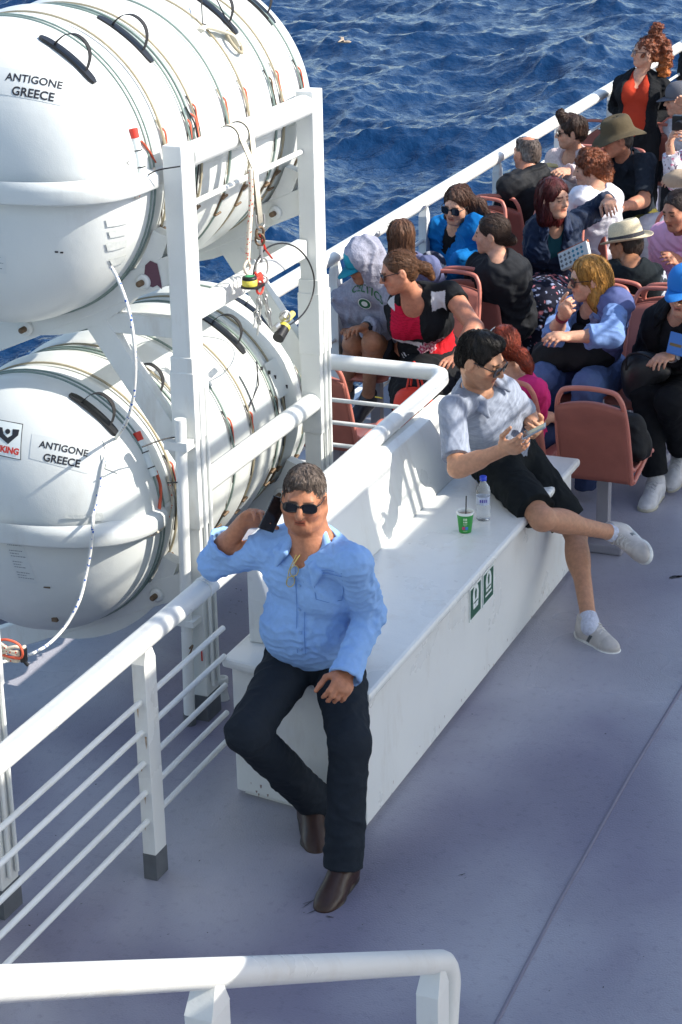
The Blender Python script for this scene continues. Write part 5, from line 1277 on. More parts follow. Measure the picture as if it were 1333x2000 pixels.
# ------------------------------------------------------------------ the man in the blue shirt
BL = (.27, .46, .80)
hip1 = V3(-2.79, 6.32, .715)
elR1 = P(418, 1098, X=-3.10)
def m1(S, pr):     # rolled-back sleeve edge on the raised arm, breast pocket, placket
    s = pr.s; X, F, U = pr.TA; Q = pr.J
    el, wr = Q['elR'], Q['wrR']; d = nrm(wr-el); c = el+(wr-el)*.40
    S.cone(c-d*.03, c+d*.02, .058*s, .070*s, .01, fa=True, fb=True); S.cone(c-d*.01, c+d*.06, .048*s, .062*s, .004, sub=True)
    el, wr = Q['elL'], Q['wrL']; d = nrm(wr-el); c = el+(wr-el)*.90
    S.cone(c-d*.055, c+d*.035, .050*s, .056*s, .006, fa=True, fb=True); S.cone(c+d*.018, c+d*.08, .046*s, .052*s, .003, sub=True)
p1 = person('heavy-set grey-haired man in a light blue shirt with a phone at his ear', hip1, 168, 1.05,
    J=dict(neck=(612, 1062), head=(594, 973), shR=(528, 1070), shL=(690, 1098), elR=elR1, wrR=(477, 1018, (0, -.18, .2), .97), haR=(532, 985, (.1, -.05, .1)),
           elL=(722, 1200, (.0, -.05, 0)), wrL=(676, 1318), haL=(657, 1372), hpR=(570, 1290), hpL=(700, 1296),
           knR=(482, 1432), knL=(683, 1455), anR=P(612, 1560, .13), anL=P(672, 1672, .105), toR=P(613, 1618, .035), toL=P(640, 1745, .04)),
    face=(166, -6, 3), skin=(.44, .19, .105), belly=.052, broad=1.12, hips=1.05, neckr=1.2, hs=.89, armr=1.02, legr=1.0, h=.0045, headkw=dict(fat=1.2, nose=1.15, jaw=1.25, stubble=.55, age=1, h=.0036),
    top=dict(col=BL, sleeveR=1.42, sleeveL=1.93, g=.012, neckline='open', depth=.095, nw=.042, nv=.012, collar=True, fold=.0054, ff=32, hem=.0, add=[m1], name='shirt'),
    bottom=dict(col=(.018, .024, .033), g=.010, len=2.10, flare=.009, fold=.006),
    shoes=dict(col=(.035, .016, .011), sole=(.015, .01, .009), leather=True, low=False, square=True, k=1.06, upL=(0, 0, 1), upR=(.25, -.2, 1)),
    hair=dict(kind='crop', col=(.12, .092, .075), tip=(.14, .12, .105), grey=(.40, .39, .38), n=1100, t=.004, amp=.0028, fq=150, st=(1, 1, 1), h=.0038),
    glasses=dict(w=.030, h=.0185, sq=.75, up=.005), hands=dict(R=dict(n=(.75, -.55, .1), curl=(.45, .5, .35), thumb=.2, spread=.15), L=dict(n=(-.45, .80, -.25), curl=(.7, .9, .6), thumb=.5)))
def on_torso(pr, off=.0):  return None
# shirt details
def chest_pt(pr, x, z, out):
    X, F, U = pr.TA; return pr.J['hip']+X*x*pr.s+U*z*pr.TL+F*out*pr.s
import mathutils.bvhtree as _bv
def surf(pr, part):
    for o in children(pr.root):
        if o.name.split('.')[0] == part:
            me = o.data; acc = Vector(pr.root.location); vs = [v.co+acc for v in me.vertices]; return _bv.BVHTree.FromPolygons(vs, [p.vertices[:] for p in me.polygons])
def onto(bv, px, py, off=.002):
    d_ = nrm(ray(px, py)); h_ = bv.ray_cast(Vector(EYE), Vector(d_)); return None if h_[0] is None else (V3(*h_[0])+V3(*h_[1])*off, V3(*h_[1]))
bv1 = surf(p1, 'shirt')
mbt = mat('shirt_button', (.22, .38, .66), .35); mbs = mat('shirt_seam', (.13, .28, .62), .8)
line = [(582, 1098), (584, 1120), (586, 1143), (588, 1190), (587, 1236), (589, 1276)]
pts = [onto(bv1, *q, .0015) for q in line]; pts = [q for q in pts if q]
mb = MB()
if len(pts) > 2: mb.tube(spline([q[0]+V3(.016, 0, 0) for q in pts], 6), .0017, 5); mb.tube(spline([q[0]+V3(-.014, 0, 0) for q in pts], 6), .0013, 5)
mb.build('placket_seam', mbs, p1.root)
for q in ((586, 1143), (586, 1190), (587, 1236), (588, 1268)):
    r_ = onto(bv1, *q, .002)
    if r_ is not None: mb = MB(); mb.lathe([(.0062, 0), (.0062, .002), (.004, .003)], r_[0], r_[1], 12); mb.build('button', mbt, p1.root)
mb = MB(); pk = [(612, 1115), (640, 1113), (668, 1120), (672, 1155), (668, 1172), (640, 1176), (618, 1170), (614, 1140), (612, 1115)]
pp_ = [onto(bv1, *q, .0012) for q in pk]; pp_ = [q[0] for q in pp_ if q]
if len(pp_) > 5: mb.tube(pp_, .0016, 5); mb.tube([q+V3(0, 0, -.012) for q in pp_[:3]], .0014, 5)
mb.build('breast_pocket', mbs, p1.root)
# reading glasses hanging from the open neck
rg = empty('reading_glasses', (0, 0, 0), 'thin gold reading glasses hanging in the open neck of the blue shirt', 'glasses'); mb = MB()
gl = MB(); a = onto(bv1, 582, 1098, .018); b_ = onto(bv1, 567, 1153, .022)
if a and b_:
    a, b_ = a[0], b_[0]; rg.location = [float(v) for v in a]; u = nrm(b_-a); n = nrm(EYE-a); x = nrm(np.cross(u, n))
    for c0 in (.035, .082):
        ring = [a+u*(c0+.0225*math.cos(t))+x*(.014*math.sin(t))+n*.004 for t in np.linspace(0, 6.283, 19)[:-1]]
        mb.tube(ring, .0016, 6, closed=True); gl.raw(ring, [list(range(18))])
    mb.tube([a+u*.012+x*.01+n*.003, a+u*.0+x*.004-u*.02, a-u*.035-n*.01], .0025, 6); mb.tube([a+u*.10+x*.010, a+u*.04+x*.018, a-u*.03+x*.012], .0018, 6)
mb.build('frame', mat('gold_wire', (.62, .50, .16), .3, metal=.6), rg); gl.build('lenses', mat('clear_lens', (.8, .85, .85), .05, trans=.9), rg)
# his phone
ph = empty('mobile_phone', P(528, 1012, Y=6.1), 'black mobile phone held to the ear of the man in the blue shirt', 'phone')
hR = p1.J['haR']; ear = p1.hp(.082, .0, -.01)
a = P(549, 972, Y=ear[1]+.02); b_ = P(519, 1036, Y=ear[1]-.02)
u = nrm(b_-a); L_ = np.linalg.norm(b_-a); n = nrm(V3(.80, -.60, .1)); n = nrm(n-u*(n@u)); x = np.cross(u, n)
mb = MB(); mb.box((-.031, -.004, -.0), (.031, .004, L_), ax=(x, n, u), c=a, bev=.003); mb.build('case', PHONE, ph)

# ------------------------------------------------------------------ the young man on the far end of the bench
hip2 = P(985, 893, X=-2.76); hip2[2] = max(hip2[2], .68)
GR = (.25, .285, .36)
def heather(v, c0, pr):
    q = (v-pr.J['hip'])@pr.TA.T; n = wob(q*np.array([.35, .35, 2.2]), 130, 4, 3)[:, None]; c0 *= (1+.20*n)
def m2(S, pr): pass
p2 = person('young dark-haired man in a grey-blue polo shirt and black shorts looking at his phone', hip2, 105, 1.04,
    J=dict(neck=(930, 757), head=(939, 702, (0, 0, 0)), shR=(884, 800, (-.1, -.1, 0)), shL=(985, 765), elR=(893, 915, (0, -.05, 0)), wrR=(985, 878, (.1, -.1, 0)), haR=(1028, 868),
           elL=(1030, 812), wrL=(1048, 838, (0, -.2, 0), .8), haL=(1052, 850, (0, -.1, 0)), hpR=(968, 905), hpL=(1010, 882),
           knR=(1058, 1012), knL=(1140, 1060, (.1, 0, 0)), anR=(1194, 1040, (.1, 0, 0)), anL=P(1150, 1208, .10), toR=(1246, 1088, (.15, 0, -.25)), toL=P(1196, 1258, .03)),
    face=(96, -20, -3), skin=(.47, .245, .15), h=.0045, neckr=1., hs=.98, broad=1.02, legr=.95, armr=.98, headkw=dict(nose=1.1, stubble=.8, h=.0038),
    top=dict(col=GR, sleeve=.82, g=.010, neckline='v', depth=.07, collar=GR, flare=.006, paint=heather, fold=.0032, name='polo_shirt', hem=-.09),
    bottom=dict(col=(.010, .013, .015), g=.010, len=.88, flare=.012, fold=.006, name='shorts'),
    shoes=dict(col=(.50, .47, .44), sole=(.72, .73, .70), stripe=(.06, .07, .08), laces=(.6, .58, .55), sock=(.55, .58, .68), upL=(0, 0, 1), sockh=.022, k=1.0, h=.004),
    hair=dict(kind='short', col=(.012, .010, .009), t=.006, n=900, quiff=True, amp=.0040, fq=60, h=.004),
    glasses=dict(up=.003, w=.028, h=.019, frame=FRAME, tilt=-.05, fwd=.006, rim=.003), hands=dict(R=dict(n=(.1, .75, .5), curl=(.25, .4, .35), thumb=.2), L=dict(n=(-.5, -.4, .5), curl=(.5, .7, .5), thumb=.2)))
ph = empty('mobile_phone', (p2.J['haR']+p2.J['haL'])/2, 'silver mobile phone in both hands of the young man in the polo shirt', 'phone')
a = P(1028, 857, X=p2.J['haR'][0]+.03); b_ = P(1064, 838, X=p2.J['haR'][0]+.10); u = nrm(b_-a); n = nrm(V3(-.4, -.05, .9)); n = nrm(n-u*(n@u)); x = np.cross(u, n)
mb = MB(); mb.box((-.035, -.004, -.01), (.035, .004, np.linalg.norm(b_-a)+.012), ax=(x, n, u), c=a+n*.012, bev=.003); mb.build('case', mat('silver_case', (.35, .38, .42), .3, metal=.4), ph)
mb = MB(); mb.box((-.031, .0041, -.005), (.031, .0046, np.linalg.norm(b_-a)+.006), ax=(x, n, u), c=a+n*.012); mb.build('screen', PHONE, ph)
# red lanyard edge at his collar
# ------------------------------------------------------------------ cup and bottle on the seat
def on_seat(px, py): return P(px, py, .5855)
c = on_seat(909, 1038); cu = empty('paper_cup', c, 'small green paper cup with a black straw beside the water bottle', 'cup')
mb = MB(); prof = [(.0, 0), (.0265, 0), (.0275, .006), (.0365, .088), (.0385, .0905), (.0385, .093), (.0352, .093), (.0345, .080)]
mb.lathe(prof[:4], c, n=36, cap=False); mb.build('cup_wall', mat('green_card', (.03, .28, .05), .45), cu)
mb = MB(); mb.lathe([(.0362, .082), (.0378, .088), (.0392, .091), (.0388, .0945), (.0365, .0945), (.0355, .084), (.034, .072)], c, n=36, cap=False); mb.build('rim', M['signwhite'], cu)
mb = MB(); mb.lathe([(.0345, .078), (.0, .0785)], c, n=30, cap=False); mb.build('ice', mat('iced_coffee', (.42, .36, .30), .4, var=.35, vscale=120), cu)
mb = MB(); mb.tube([c+V3(.002, .0, .02), c+V3(.006, -.004, .165)], .0028, 8); mb.build('straw', M['black'], cu)
vd = nrm(V3(EYE[0]-c[0], EYE[1]-c[1], 0)); sdv = np.cross((0, 0, 1), vd)
def cupface(u, v, off=.0006): rr = .0275+(.009)*(v-.006)/.082+off; a = u/rr; return c+(vd*math.cos(a)+sdv*math.sin(a))*rr+V3(0, 0, v)
def patch(us, vs, m, name, par, f=cupface, off=.0006):
    mb = MB(); g = [f(us[0]+(us[1]-us[0])*i/6, v, off) for i in range(7) for v in vs]; mb.raw(g, [[2*i, 2*i+2, 2*i+3, 2*i+1] for i in range(6)]); return mb.build(name, m, par, fixn=False)
patch((-.013, -.001), (.018, .032), mat('pink_print', (.6, .05, .18), .5), 'pink_square', cu); patch((.001, .013), (.018, .032), mat('blue_print', (.05, .2, .6), .5), 'blue_square', cu)
for k, (u0, u1, v0, v1) in enumerate(((-.008, -.002, .062, .072), (.0, .008, .062, .072), (-.008, -.003, .050, .058), (-.001, .009, .050, .058), (-.009, .009, .042, .044), (-.006, .006, .037, .0385), (-.01, .01, .011, .0125))):
    patch((u0, u1), (v0, v1), mat('pale_print', (.55, .7, .5), .5) if k == 0 else bpy.data.materials['pale_print'], 'print', cu)
c = on_seat(944, 1014); bo = empty('water_bottle', c, 'clear water bottle with a blue cap beside the young man', 'bottle')
mb = MB(); mb.lathe([(.0, .002), (.026, 0), (.031, .006), (.0315, .02), (.030, .024), (.0315, .028), (.0315, .046), (.030, .050), (.0315, .054), (.0315, .066), (.029, .072), (.029, .112), (.0315, .118), (.0315, .13), (.028, .148), (.016, .168), (.0125, .174), (.0125, .184)], c, n=30)
mb.build('bottle_body', mat('clear_plastic', (.93, .96, .98), .06, trans=.88, ior=1.12, spec=.8, bump=.002, bscale=60), bo)
mb = MB(); mb.lathe([(.0155, .181), (.0155, .198), (.0135, .2), (.0, .2)], c, n=24); mb.build('cap', mat('blue_cap', (.02, .06, .55), .35), bo)
mb = MB(); mb.lathe([(.0296, .074), (.0296, .110)], c, n=30, cap=False); mb.build('label_wrap', mat('bottle_label', (.55, .62, .78), .4, trans=.35, var=.3, vscale=60), bo)
def botface(u, v, off=.0): rr = .0302; a = u/rr; return c+(vd*math.cos(a)+sdv*math.sin(a))*rr+V3(0, 0, v)
for u0, u1 in ((-.016, -.009), (-.006, .001), (.004, .01), (.013, .018)): patch((u0, u1), (.086, .1), mat('purple_print', (.1, .08, .4), .5) if u0 < -.01 else bpy.data.materials['purple_print'], 'print', bo, botface)
# ------------------------------------------------------------------ passengers beyond the bench
def H3(px, py, z=.53, Y=None):
    q = P(px, py, z) if Y is None else P(px, py, Y=Y); q[2] = z; return q
def s3(*c): return srgb(*c)
def lobes_long(w=.07, back=-.055, down=-.11): return [(0, back, -.03, .078, .055, .075), (.045, back+.01, down, .04, .045, .09), (-.045, back+.01, down, .04, .045, .09), (0, back-.01, down, .06, .045, .10)]
def hat_mesh(pr, kind, col, m, name, band=None, tiltf=0., up=.045):
    A = pr.A; s = pr.s; mb = MB(); c = pr.hp(0, -.012, up); a = math.radians(tiltf); f = A[1]*math.cos(a)-A[2]*math.sin(a); u = A[2]*math.cos(a)+A[1]*math.sin(a); r = A[0]
    def ring(rx, ry, z, wave=0., n=48, dent=0.):
        out = []
        for i in range(n):
            t = 2*math.pi*i/n; zz = z+wave*math.cos(2*t)*1.; w = dent*max(math.cos(t-math.pi/2), 0)**2
            out.append(c+r*math.cos(t)*rx*s+f*math.sin(t)*ry*s+u*(zz-w)*s)
        return out
    if kind == 'brim': rings = [ring(.155, .175, -.022, .024), ring(.158, .178, -.018, .024), ring(.12, .14, .0, .012), ring(.092, .108, .012), ring(.090, .104, .04), ring(.084, .096, .085), ring(.070, .082, .108, 0, 48, .006), ring(.045, .055, .112, 0, 48, .01), ring(.01, .012, .106)]
    elif kind == 'fedora': rings = [ring(.135, .158, .010, .012), ring(.138, .16, .016, .012), ring(.115, .135, .0, .006), ring(.088, .104, .006), ring(.086, .102, .03), ring(.082, .098, .075, 0, 48, .008), ring(.074, .088, .108, 0, 48, .022), ring(.060, .072, .115, 0, 48, .018), ring(.04, .05, .100, 0, 48, .01), ring(.018, .03, .090), ring(.004, .008, .088)]
    else: rings = [ring(.086, .104, -.012), ring(.088, .106, .01), ring(.084, .101, .045), ring(.070, .085, .075), ring(.045, .055, .093), ring(.01, .012, .098)]
    n = 48; vs = [p for g in rings for p in g]; fs = [[i*n+j, i*n+(j+1) % n, (i+1)*n+(j+1) % n, (i+1)*n+j] for i in range(len(rings)-1) for j in range(n)]
    mb.raw(vs, fs, True); mb.raw(rings[-1], [list(range(n))])
    me = bpy.data.meshes.new(name)
    o = mb.build(name, m, pr.root)
    ca = o.data.color_attributes.new('Col', 'FLOAT_COLOR', 'POINT'); cc = np.tile(np.r_[np.array(col), 1.], (len(o.data.vertices), 1)).astype(np.float32); ca.data.foreach_set('color', cc.ravel())
    md = o.modifiers.new('sub', 'SUBSURF'); md.levels = md.render_levels = 1
    md2 = o.modifiers.new('thick', 'SOLIDIFY'); md2.thickness = .003
    if band is not None:
        mb = MB(); g0, g1 = ring(.0915, .108, .012), ring(.0895, .105, .034); mb.raw(g0+g1, [[j, (j+1) % n, n+(j+1) % n, n+j] for j in range(n)], True); mb.build('hat_band', band, o)
    if kind == 'cap':
        mb = MB(); k = 14; g = []
        for e_ in (0, -.003):
            for i in range(k+1):
                t = math.radians(20+140*i/k); a_ = c+r*math.cos(t)*.084*s+f*math.sin(t)*.100*s+u*(-.010+e_)*s; b_ = c+r*math.cos(t)*.078*s+f*(.098*math.sin(t)+.075*math.sin((t-.35)/(2.44)*math.pi))*s+u*(-.030+e_-.004+.012*abs(math.cos(t)))*s
                g += [a_, (a_+b_)/2+u*.004*s, b_]
        q = 3*(k+1); fs = []
        for i in range(k):
            for j in (0, 1): a_ = i*3+j; fs += [[a_, a_+3, a_+4, a_+1], [q+a_+1, q+a_+4, q+a_+3, q+a_]]
        for i in range(k): a_ = i*3+2; fs.append([a_, a_+3, q+a_+3, q+a_])
        mb.raw(g, fs, True); mb.build('cap_peak', m2_(col), o)
    return o
def m2_(col):
    return mat('cap_cloth', tuple(col), .8, bump=.001, bscale=200)
BLK = (.014, .015, .017)

# man in the grey hood
def pH(v, c0, pr):
    q = (v-pr.J['hip'])@pr.TA.T/pr.s
    w = np.clip(wob(q, 60, 2)*.12, -.1, .1)[:, None]; c0 *= 1+w
def hoodup(S, pr):
    s = pr.s; A = pr.A
    S.ell(pr.hp(0, -.022, .030), (.104*s, .122*s, .112*s), A, .0); S.ell(pr.hp(0, -.05, -.07), (.095*s, .085*s, .09*s), A, .05*s); S.cone(pr.hp(0, -.03, -.09), pr.J['neck'], .085*s, .095*s, .05*s)
    S.ell(pr.hp(0, .135, -.02), (.084*s, .115*s, .120*s), A, .02*s, True)
hm = person('man in a grey hooded sweatshirt with the hood over a teal cap', H3(742, 672), 200, 1.003,
    J=dict(neck=(722, 560), head=(708, 512, (-.1, -.1, 0)), shR=(672, 580), shL=(772, 578), elR=(662, 648), wrR=(694, 658, (0, -.2, 0), .8), haR=(672, 632), elL=(772, 650), wrL=(712, 640), haL=(676, 642),
           knR=(690, 672, (0, -.1, .05)), knL=(728, 668), hpR=(718, 680), hpL=(762, 684), anR=(676, 760), anL=(720, 770)),
    face=(222, -22, 0), skin=SK_TAN, armr=1.1,
    top=dict(col=s3(150, 152, 168), g=.020, sleeve=1.9, neckline='hood', mat=KNIT, fold=.010, ff=20, paint=pH, add=[hoodup], name='hooded_sweatshirt', cuff=True, hem=-.10),
    bottom=dict(col=s3(45, 48, 56), len=.75, name='shorts'), glasses=dict(), hands=dict(L=dict(n=(.3, .3, -1), watch=dict(col=(.02, .02, .02), dial=(.02, .02, .025), w=.011)), R=dict(n=(0, .3, -1))), shoes=dict(col=s3(50, 52, 60), sole=(.5, .5, .5), h=.006))
hat_mesh(hm, 'cap', s3(20, 135, 160), m2_(s3(20, 135, 160)), 'cap', up=.020)
bvh = surf(hm, 'hooded_sweatshirt')
gm = mat('green_print', s3(45, 105, 70), .7)
def chest_text(bv, txt, pa, pb, size, m, par, curve=0., bold=.0008):
    a, b_ = onto(bv, *pa, 0.), onto(bv, *pb, 0.)
    if not a or not b_: return
    c = (a[0]+b_[0])/2; x = nrm(b_[0]-a[0]); n = nrm(a[1]+b_[1]); y = np.cross(n, x)
    me = text_mesh(txt, size, bold); bm = bmesh.new(); bm.from_mesh(me); bmesh.ops.triangulate(bm, faces=bm.faces[:])
    for v in bm.verts:
        q = c+x*v.co.x+y*(v.co.y-curve*v.co.x**2)+n*.15; h_ = bv.ray_cast(Vector(q), Vector(-n)); v.co = Vector(V3(*h_[0])+n*.003) if h_[0] is not None else Vector(q-n*.147)
    bm.to_mesh(me); bm.free(); link('lettering', me, m, par)
chest_text(bvh, 'CELTICS', (700, 560), (740, 575), .055, gm, hm.root, 3.)
# round emblem on the sweatshirt, plain stand-in
r_ = onto(bvh, 713, 592, .002)
if r_:
    n = r_[1]; x = nrm(np.cross((0, 0, 1), n)); y = np.cross(n, x)
    for rr, mm, off in ((.038, M['signwhite'], 0), (.033, gm, .0008), (.018, M['signwhite'], .0016)):
        mb = MB(); mb.raw([r_[0]+n*(off+.003)+x*rr*math.cos(t)+y*rr*1.1*math.sin(t) for t in np.linspace(0, 6.283, 25)[:-1]], [list(range(24))]); mb.build('chest_emblem', mm, hm.root, fixn=False)

# long brown hair from behind
person('long-haired brunette seen from behind, sunglasses on her head, in a grey-blue jacket', H3(838, 622), 5, 0.955,
    J=dict(neck=(797, 510), head=(783, 466, (0, 0, 0)), shR=(838, 520), shL=(765, 528), elR=(858, 570)), face=(-25, -6, 0), skin=SK_MD, legs=False,
    top=dict(col=s3(98, 104, 138), g=.016, sleeve=2., fold=.008, name='jacket', neckline='crew'),
    bottom=dict(col=s3(50, 52, 60)), hair=dict(kind='long', col=s3(92, 62, 44), tip=s3(84, 56, 40), t=.014, lobes=lobes_long(down=-.13)+[(0, -.06, -.12, .07, .04, .10)], amp=.0045, fq=70),
    glasses=dict(up=.078, fwd=-.022, lens=mat('amber_lens', (.16, .05, .02), .1)))
bg_ = empty('striped_bag', H3(845, 520, .9), 'dark and white striped shoulder bag behind the brunette in the grey-blue jacket', 'bag')
S = Shape(); c = P(845, 515, Y=10.95); S.ell(c, (.085, .04, .075)).ell(c+V3(.0, 0, -.06), (.09, .05, .06), k=.03)
solid('body', S, .008, CLOTH, bg_, None, lambda v: np.where((np.sin((v[:, 0]*.8+v[:, 2])*110) > .35)[:, None], np.array([.5, .52, .56]), np.array([.03, .035, .06])))

# woman in the patterned top
def pP(v, c0, pr):
    q = (v-pr.J['hip'])@pr.TA.T/pr.s; x, y, z = q.T; z = z-.05; fr = y > .0
    def put(m, c): c0[m] = c
    put(fr & (x > -.035) & (x < .125) & (z > .255) & (z < .43), (.55, .012, .05))
    put(fr & (x > -.03) & (x < .13) & (np.abs(((z*90) % 1)-.5) < .12) & (z > .255) & (z < .40), (.40, .01, .035))
    put((z > .395) & (np.abs(x) > .10) & (np.abs(x) < .175) & (y > .0), (.60, .60, .63))
    put(fr & (z > .235) & (z < .262), (.02, .02, .022))
    put(fr & (x < -.05) & (x > -.19) & (z < .20) & (z > .02), (.62, .02, .03))
    put(fr & (np.abs(z-(.205+.05*np.sin((x+.02)*12))) < .016) & (x > -.02) & (x < .14), (.72, .7, .72))
    a = np.arctan2(z-.06, x-.03); rr = np.hypot(x-.03, z-.13)
    put(fr & (rr < .085) & (np.sin(a*22) > .35) & (z < .15), (.6, .6, .62))
    for cx, cz, R_ in ((-.045, .205, .032), (-.085, .222, .03), (-.015, .19, .026), (-.115, .235, .024), (-.065, .185, .024)):
        rr = np.hypot(x-cx, z-cz); an = np.arctan2(z-cz, x-cx); pe = R_*(.82+.18*np.cos(an*5))
        put(fr & (rr < pe), (.72, .45, .50)); put(fr & (rr < pe*.78), (.45, .06, .12)); put(fr & (rr < pe*.3), (.7, .5, .52))
pw = person('woman with a ponytail in a black, red and white patterned top', H3(848, 700), 190, 1.050,
    J=dict(neck=(808, 575, (0, -.1, 0)), head=(778, 532, (-.1, -.1, 0)), shR=(778, 600), shL=(888, 572), elR=(775, 662), wrR=(806, 706), haR=(818, 730), elL=(928, 640, (0, -.1, 0)), wrL=(893, 700), haL=(868, 708),
           knR=(790, 760), knL=(845, 790), hpR=(825, 708), hpL=(870, 705)),
    face=(238, -14, -6), skin=SK_RED, bust=.03, belly=.02, broad=1.08, armr=1.12, neckr=.9, hs=.90,
    top=dict(col=BLK, sleeve=.28, g=.010, neckline='low', depth=.0, paint=pP, fold=.005, name='patterned_top', h=.0048, hem=-.12),
    bottom=dict(col=BLK, skirt=True, len=1., fold=.008, name='skirt'),
    hair=dict(kind='tied', col=s3(88, 58, 38), tip=s3(120, 82, 50), t=.007, amp=.0018, fq=60, lobes=[(0, -.115, -.0, .028, .035, .028)], locks=[[((0, -.11, .0), .024), ((.01, -.16, -.03), .028), ((.02, -.18, -.09), .018)]]),
    glasses=dict(w=.026, h=.02), hands=dict(L=dict(n=(0, .2, -1), curl=(.2, .3, .3), spread=.08), R=dict(n=(.5, .2, -.3), curl=(1, 1.1, .7), watch=dict(col=(.6, .55, .5), w=.004, metal=.6, name='bracelet'))),)
mb = MB(); mb.lathe([(.026, -.008), (.03, 0), (.026, .008)], pw.hp(0, -.122, -.0), -pw.A[1], 16); mb.build('hair_tie', M['signwhite'], pw.root)
rb = empty('red_handbag', P(805, 800, z=.2), 'bright red handbag hanging from the hand of the woman in the patterned top', 'bag')
c = P(806, 785, Y=9.70); mb = MB()
mb.raw([c+V3(*q) for q in [(-.15, -.05, .015), (.13, -.06, .02), (.15, .07, .02), (-.13, .07, .02), (-.10, -.06, -.22), (.10, -.07, -.22), (.10, .06, -.22), (-.10, .06, -.22), (-.02, .0, .12), (.06, .0, .125)]],
       [[0, 1, 5, 4], [1, 2, 6, 5], [2, 3, 7, 6], [3, 0, 4, 7], [4, 5, 6, 7], [0, 8, 9, 1], [2, 9, 8, 3], [1, 9, 2], [3, 8, 0]], True)
o = mb.build('body', mat('red_nylon', (.66, .035, .012), .5, bump=.006, bscale=14, var=.08), rb); md = o.modifiers.new('s', 'SUBSURF'); md.levels = md.render_levels = 2
mb = MB()
for e_ in (-.03, .03): mb.tube(spline([c+V3(-.02, e_, .08), c+V3(-.005, e_*.6, .17), c+V3(.01, 0, .22), c+V3(.03, e_*.6, .17), c+V3(.05, e_, .08)], 6), .006, 6)
mb.build('handles', M['red'], rb); mb = MB(); mb.tube([c+V3(-.15, -.05, .02), c+V3(-.19, -.055, .025)], .004, 6); mb.build('zip_pull', M['yellow'], rb)

# woman in the blue wrap
def wrap(S, pr):
    s = pr.s; Q = pr.J; F = pr.TA[1]; U = pr.TA[2]
    a, b_ = Q['shR'], Q['shL']; S.cone(a+U*.02, Q['elR']+F*.05, .085*s, .10*s, .05); S.cone(b_+U*.02, Q['elL']+F*.05, .085*s, .09*s, .05)
    S.cone(Q['elR']+F*.05, Q['haR']-V3(0, 0, .02), .10*s, .06*s, .05); S.cone(Q['elL']+F*.05, Q['haL']-V3(0, 0, .02), .10*s, .05*s, .05)
    n0 = Q['neck']; S.cone(n0+F*.10*s+U*.05, n0+F*.20*s-U*.30*s, .034*s, .018*s, .01, sub=True)
person('smiling woman with wind-blown hair wrapped in a bright blue shawl', H3(903, 553), 195, 1.031,
    J=dict(neck=(897, 440), head=(894, 400, (0, -.1, 0)), shR=(862, 452), shL=(930, 450), elR=(862, 505), elL=(925, 500), wrR=(885, 510), wrL=(915, 500), haR=(902, 505), haL=(898, 500)),
    face=(190, -14, 5), skin=SK_LT, legs=False,
    top=dict(col=s3(14, 100, 165), g=.012, fold=.012, ff=22, neckline='open', depth=.2, inner=(.012, .012, .014), name='shawl', add=[wrap], hem=-.12, sleeve=1.85),
    bottom=dict(col=BLK), hair=dict(kind='long', col=s3(70, 44, 32), tip=s3(95, 60, 42), t=.010, amp=.004, fq=60, lobes=[(-.03, -.06, -.02, .07, .05, .07)], locks=[[((-.03, -.04, .0), .05), ((-.09, -.06, -.05), .05), ((-.16, -.06, -.11), .035), ((-.21, -.05, -.15), .02)], [((-.05, -.03, .03), .04), ((-.12, -.06, -.0), .035), ((-.18, -.05, -.06), .02)], [((.06, -.02, -.02), .03), ((.07, .0, -.09), .025)]]),
    glasses=dict(h=.023), hands=dict(R=dict(n=(0, .6, -.6), curl=(.6, .6, .4)), L=dict(n=(0, .3, -1), curl=(.6, .6, .4))))

# girl with the bun
person('girl with a low hair bun and gold earring in a black jacket, seen from behind', H3(985, 625), -20, 1.012,
    J=dict(neck=(975, 510), head=(960, 458, (-.1, 0, 0)), shR=(1008, 525), shL=(935, 520), elR=(1018, 590, (.05, 0, 0)), elL=(930, 570)), face=(-98, -4, 0), skin=SK_LT, legs=False,
    top=dict(col=s3(40, 42, 46), g=.026, fold=.012, ff=18, name='jacket', mat=CLOTH, hem=-.22, sleeve=2.), bottom=dict(col=BLK),
    hair=dict(kind='tied', col=s3(58, 42, 34), t=.008, amp=.0018, lobes=[(0, -.105, -.035, .035, .03, .035), (0, -.135, -.04, .025, .02, .028)]))
_g = children(bpy.data.objects[-1]) if False else None

# balding man
person('balding grey-haired man in a black hooded jacket looking out to sea', H3(1045, 470), -25, 1.031,
    J=dict(neck=(1030, 345), head=(1029, 300), shR=(1066, 360), shL=(995, 362), elR=(1075, 410), elL=(985, 420)), face=(-60, 0, 0), skin=SK_RED, legs=False, neckr=1.1,
    top=dict(col=s3(28, 30, 34), g=.026, fold=.010, ff=18, name='jacket', mat=SHINY, hem=-.1, add=[lambda S, pr: S.cone(pr.J['neck']-pr.TA[0]*.09+pr.TA[2]*.02, pr.J['neck']+pr.TA[0]*.09+pr.TA[2]*.02-pr.TA[1]*.05, .05, .05, .05)]), bottom=dict(col=BLK),
    hair=dict(kind='crop', col=s3(92, 80, 74), grey=(.26, .24, .23), t=.004, amp=.001, fq=160, bald=True), glasses=dict())

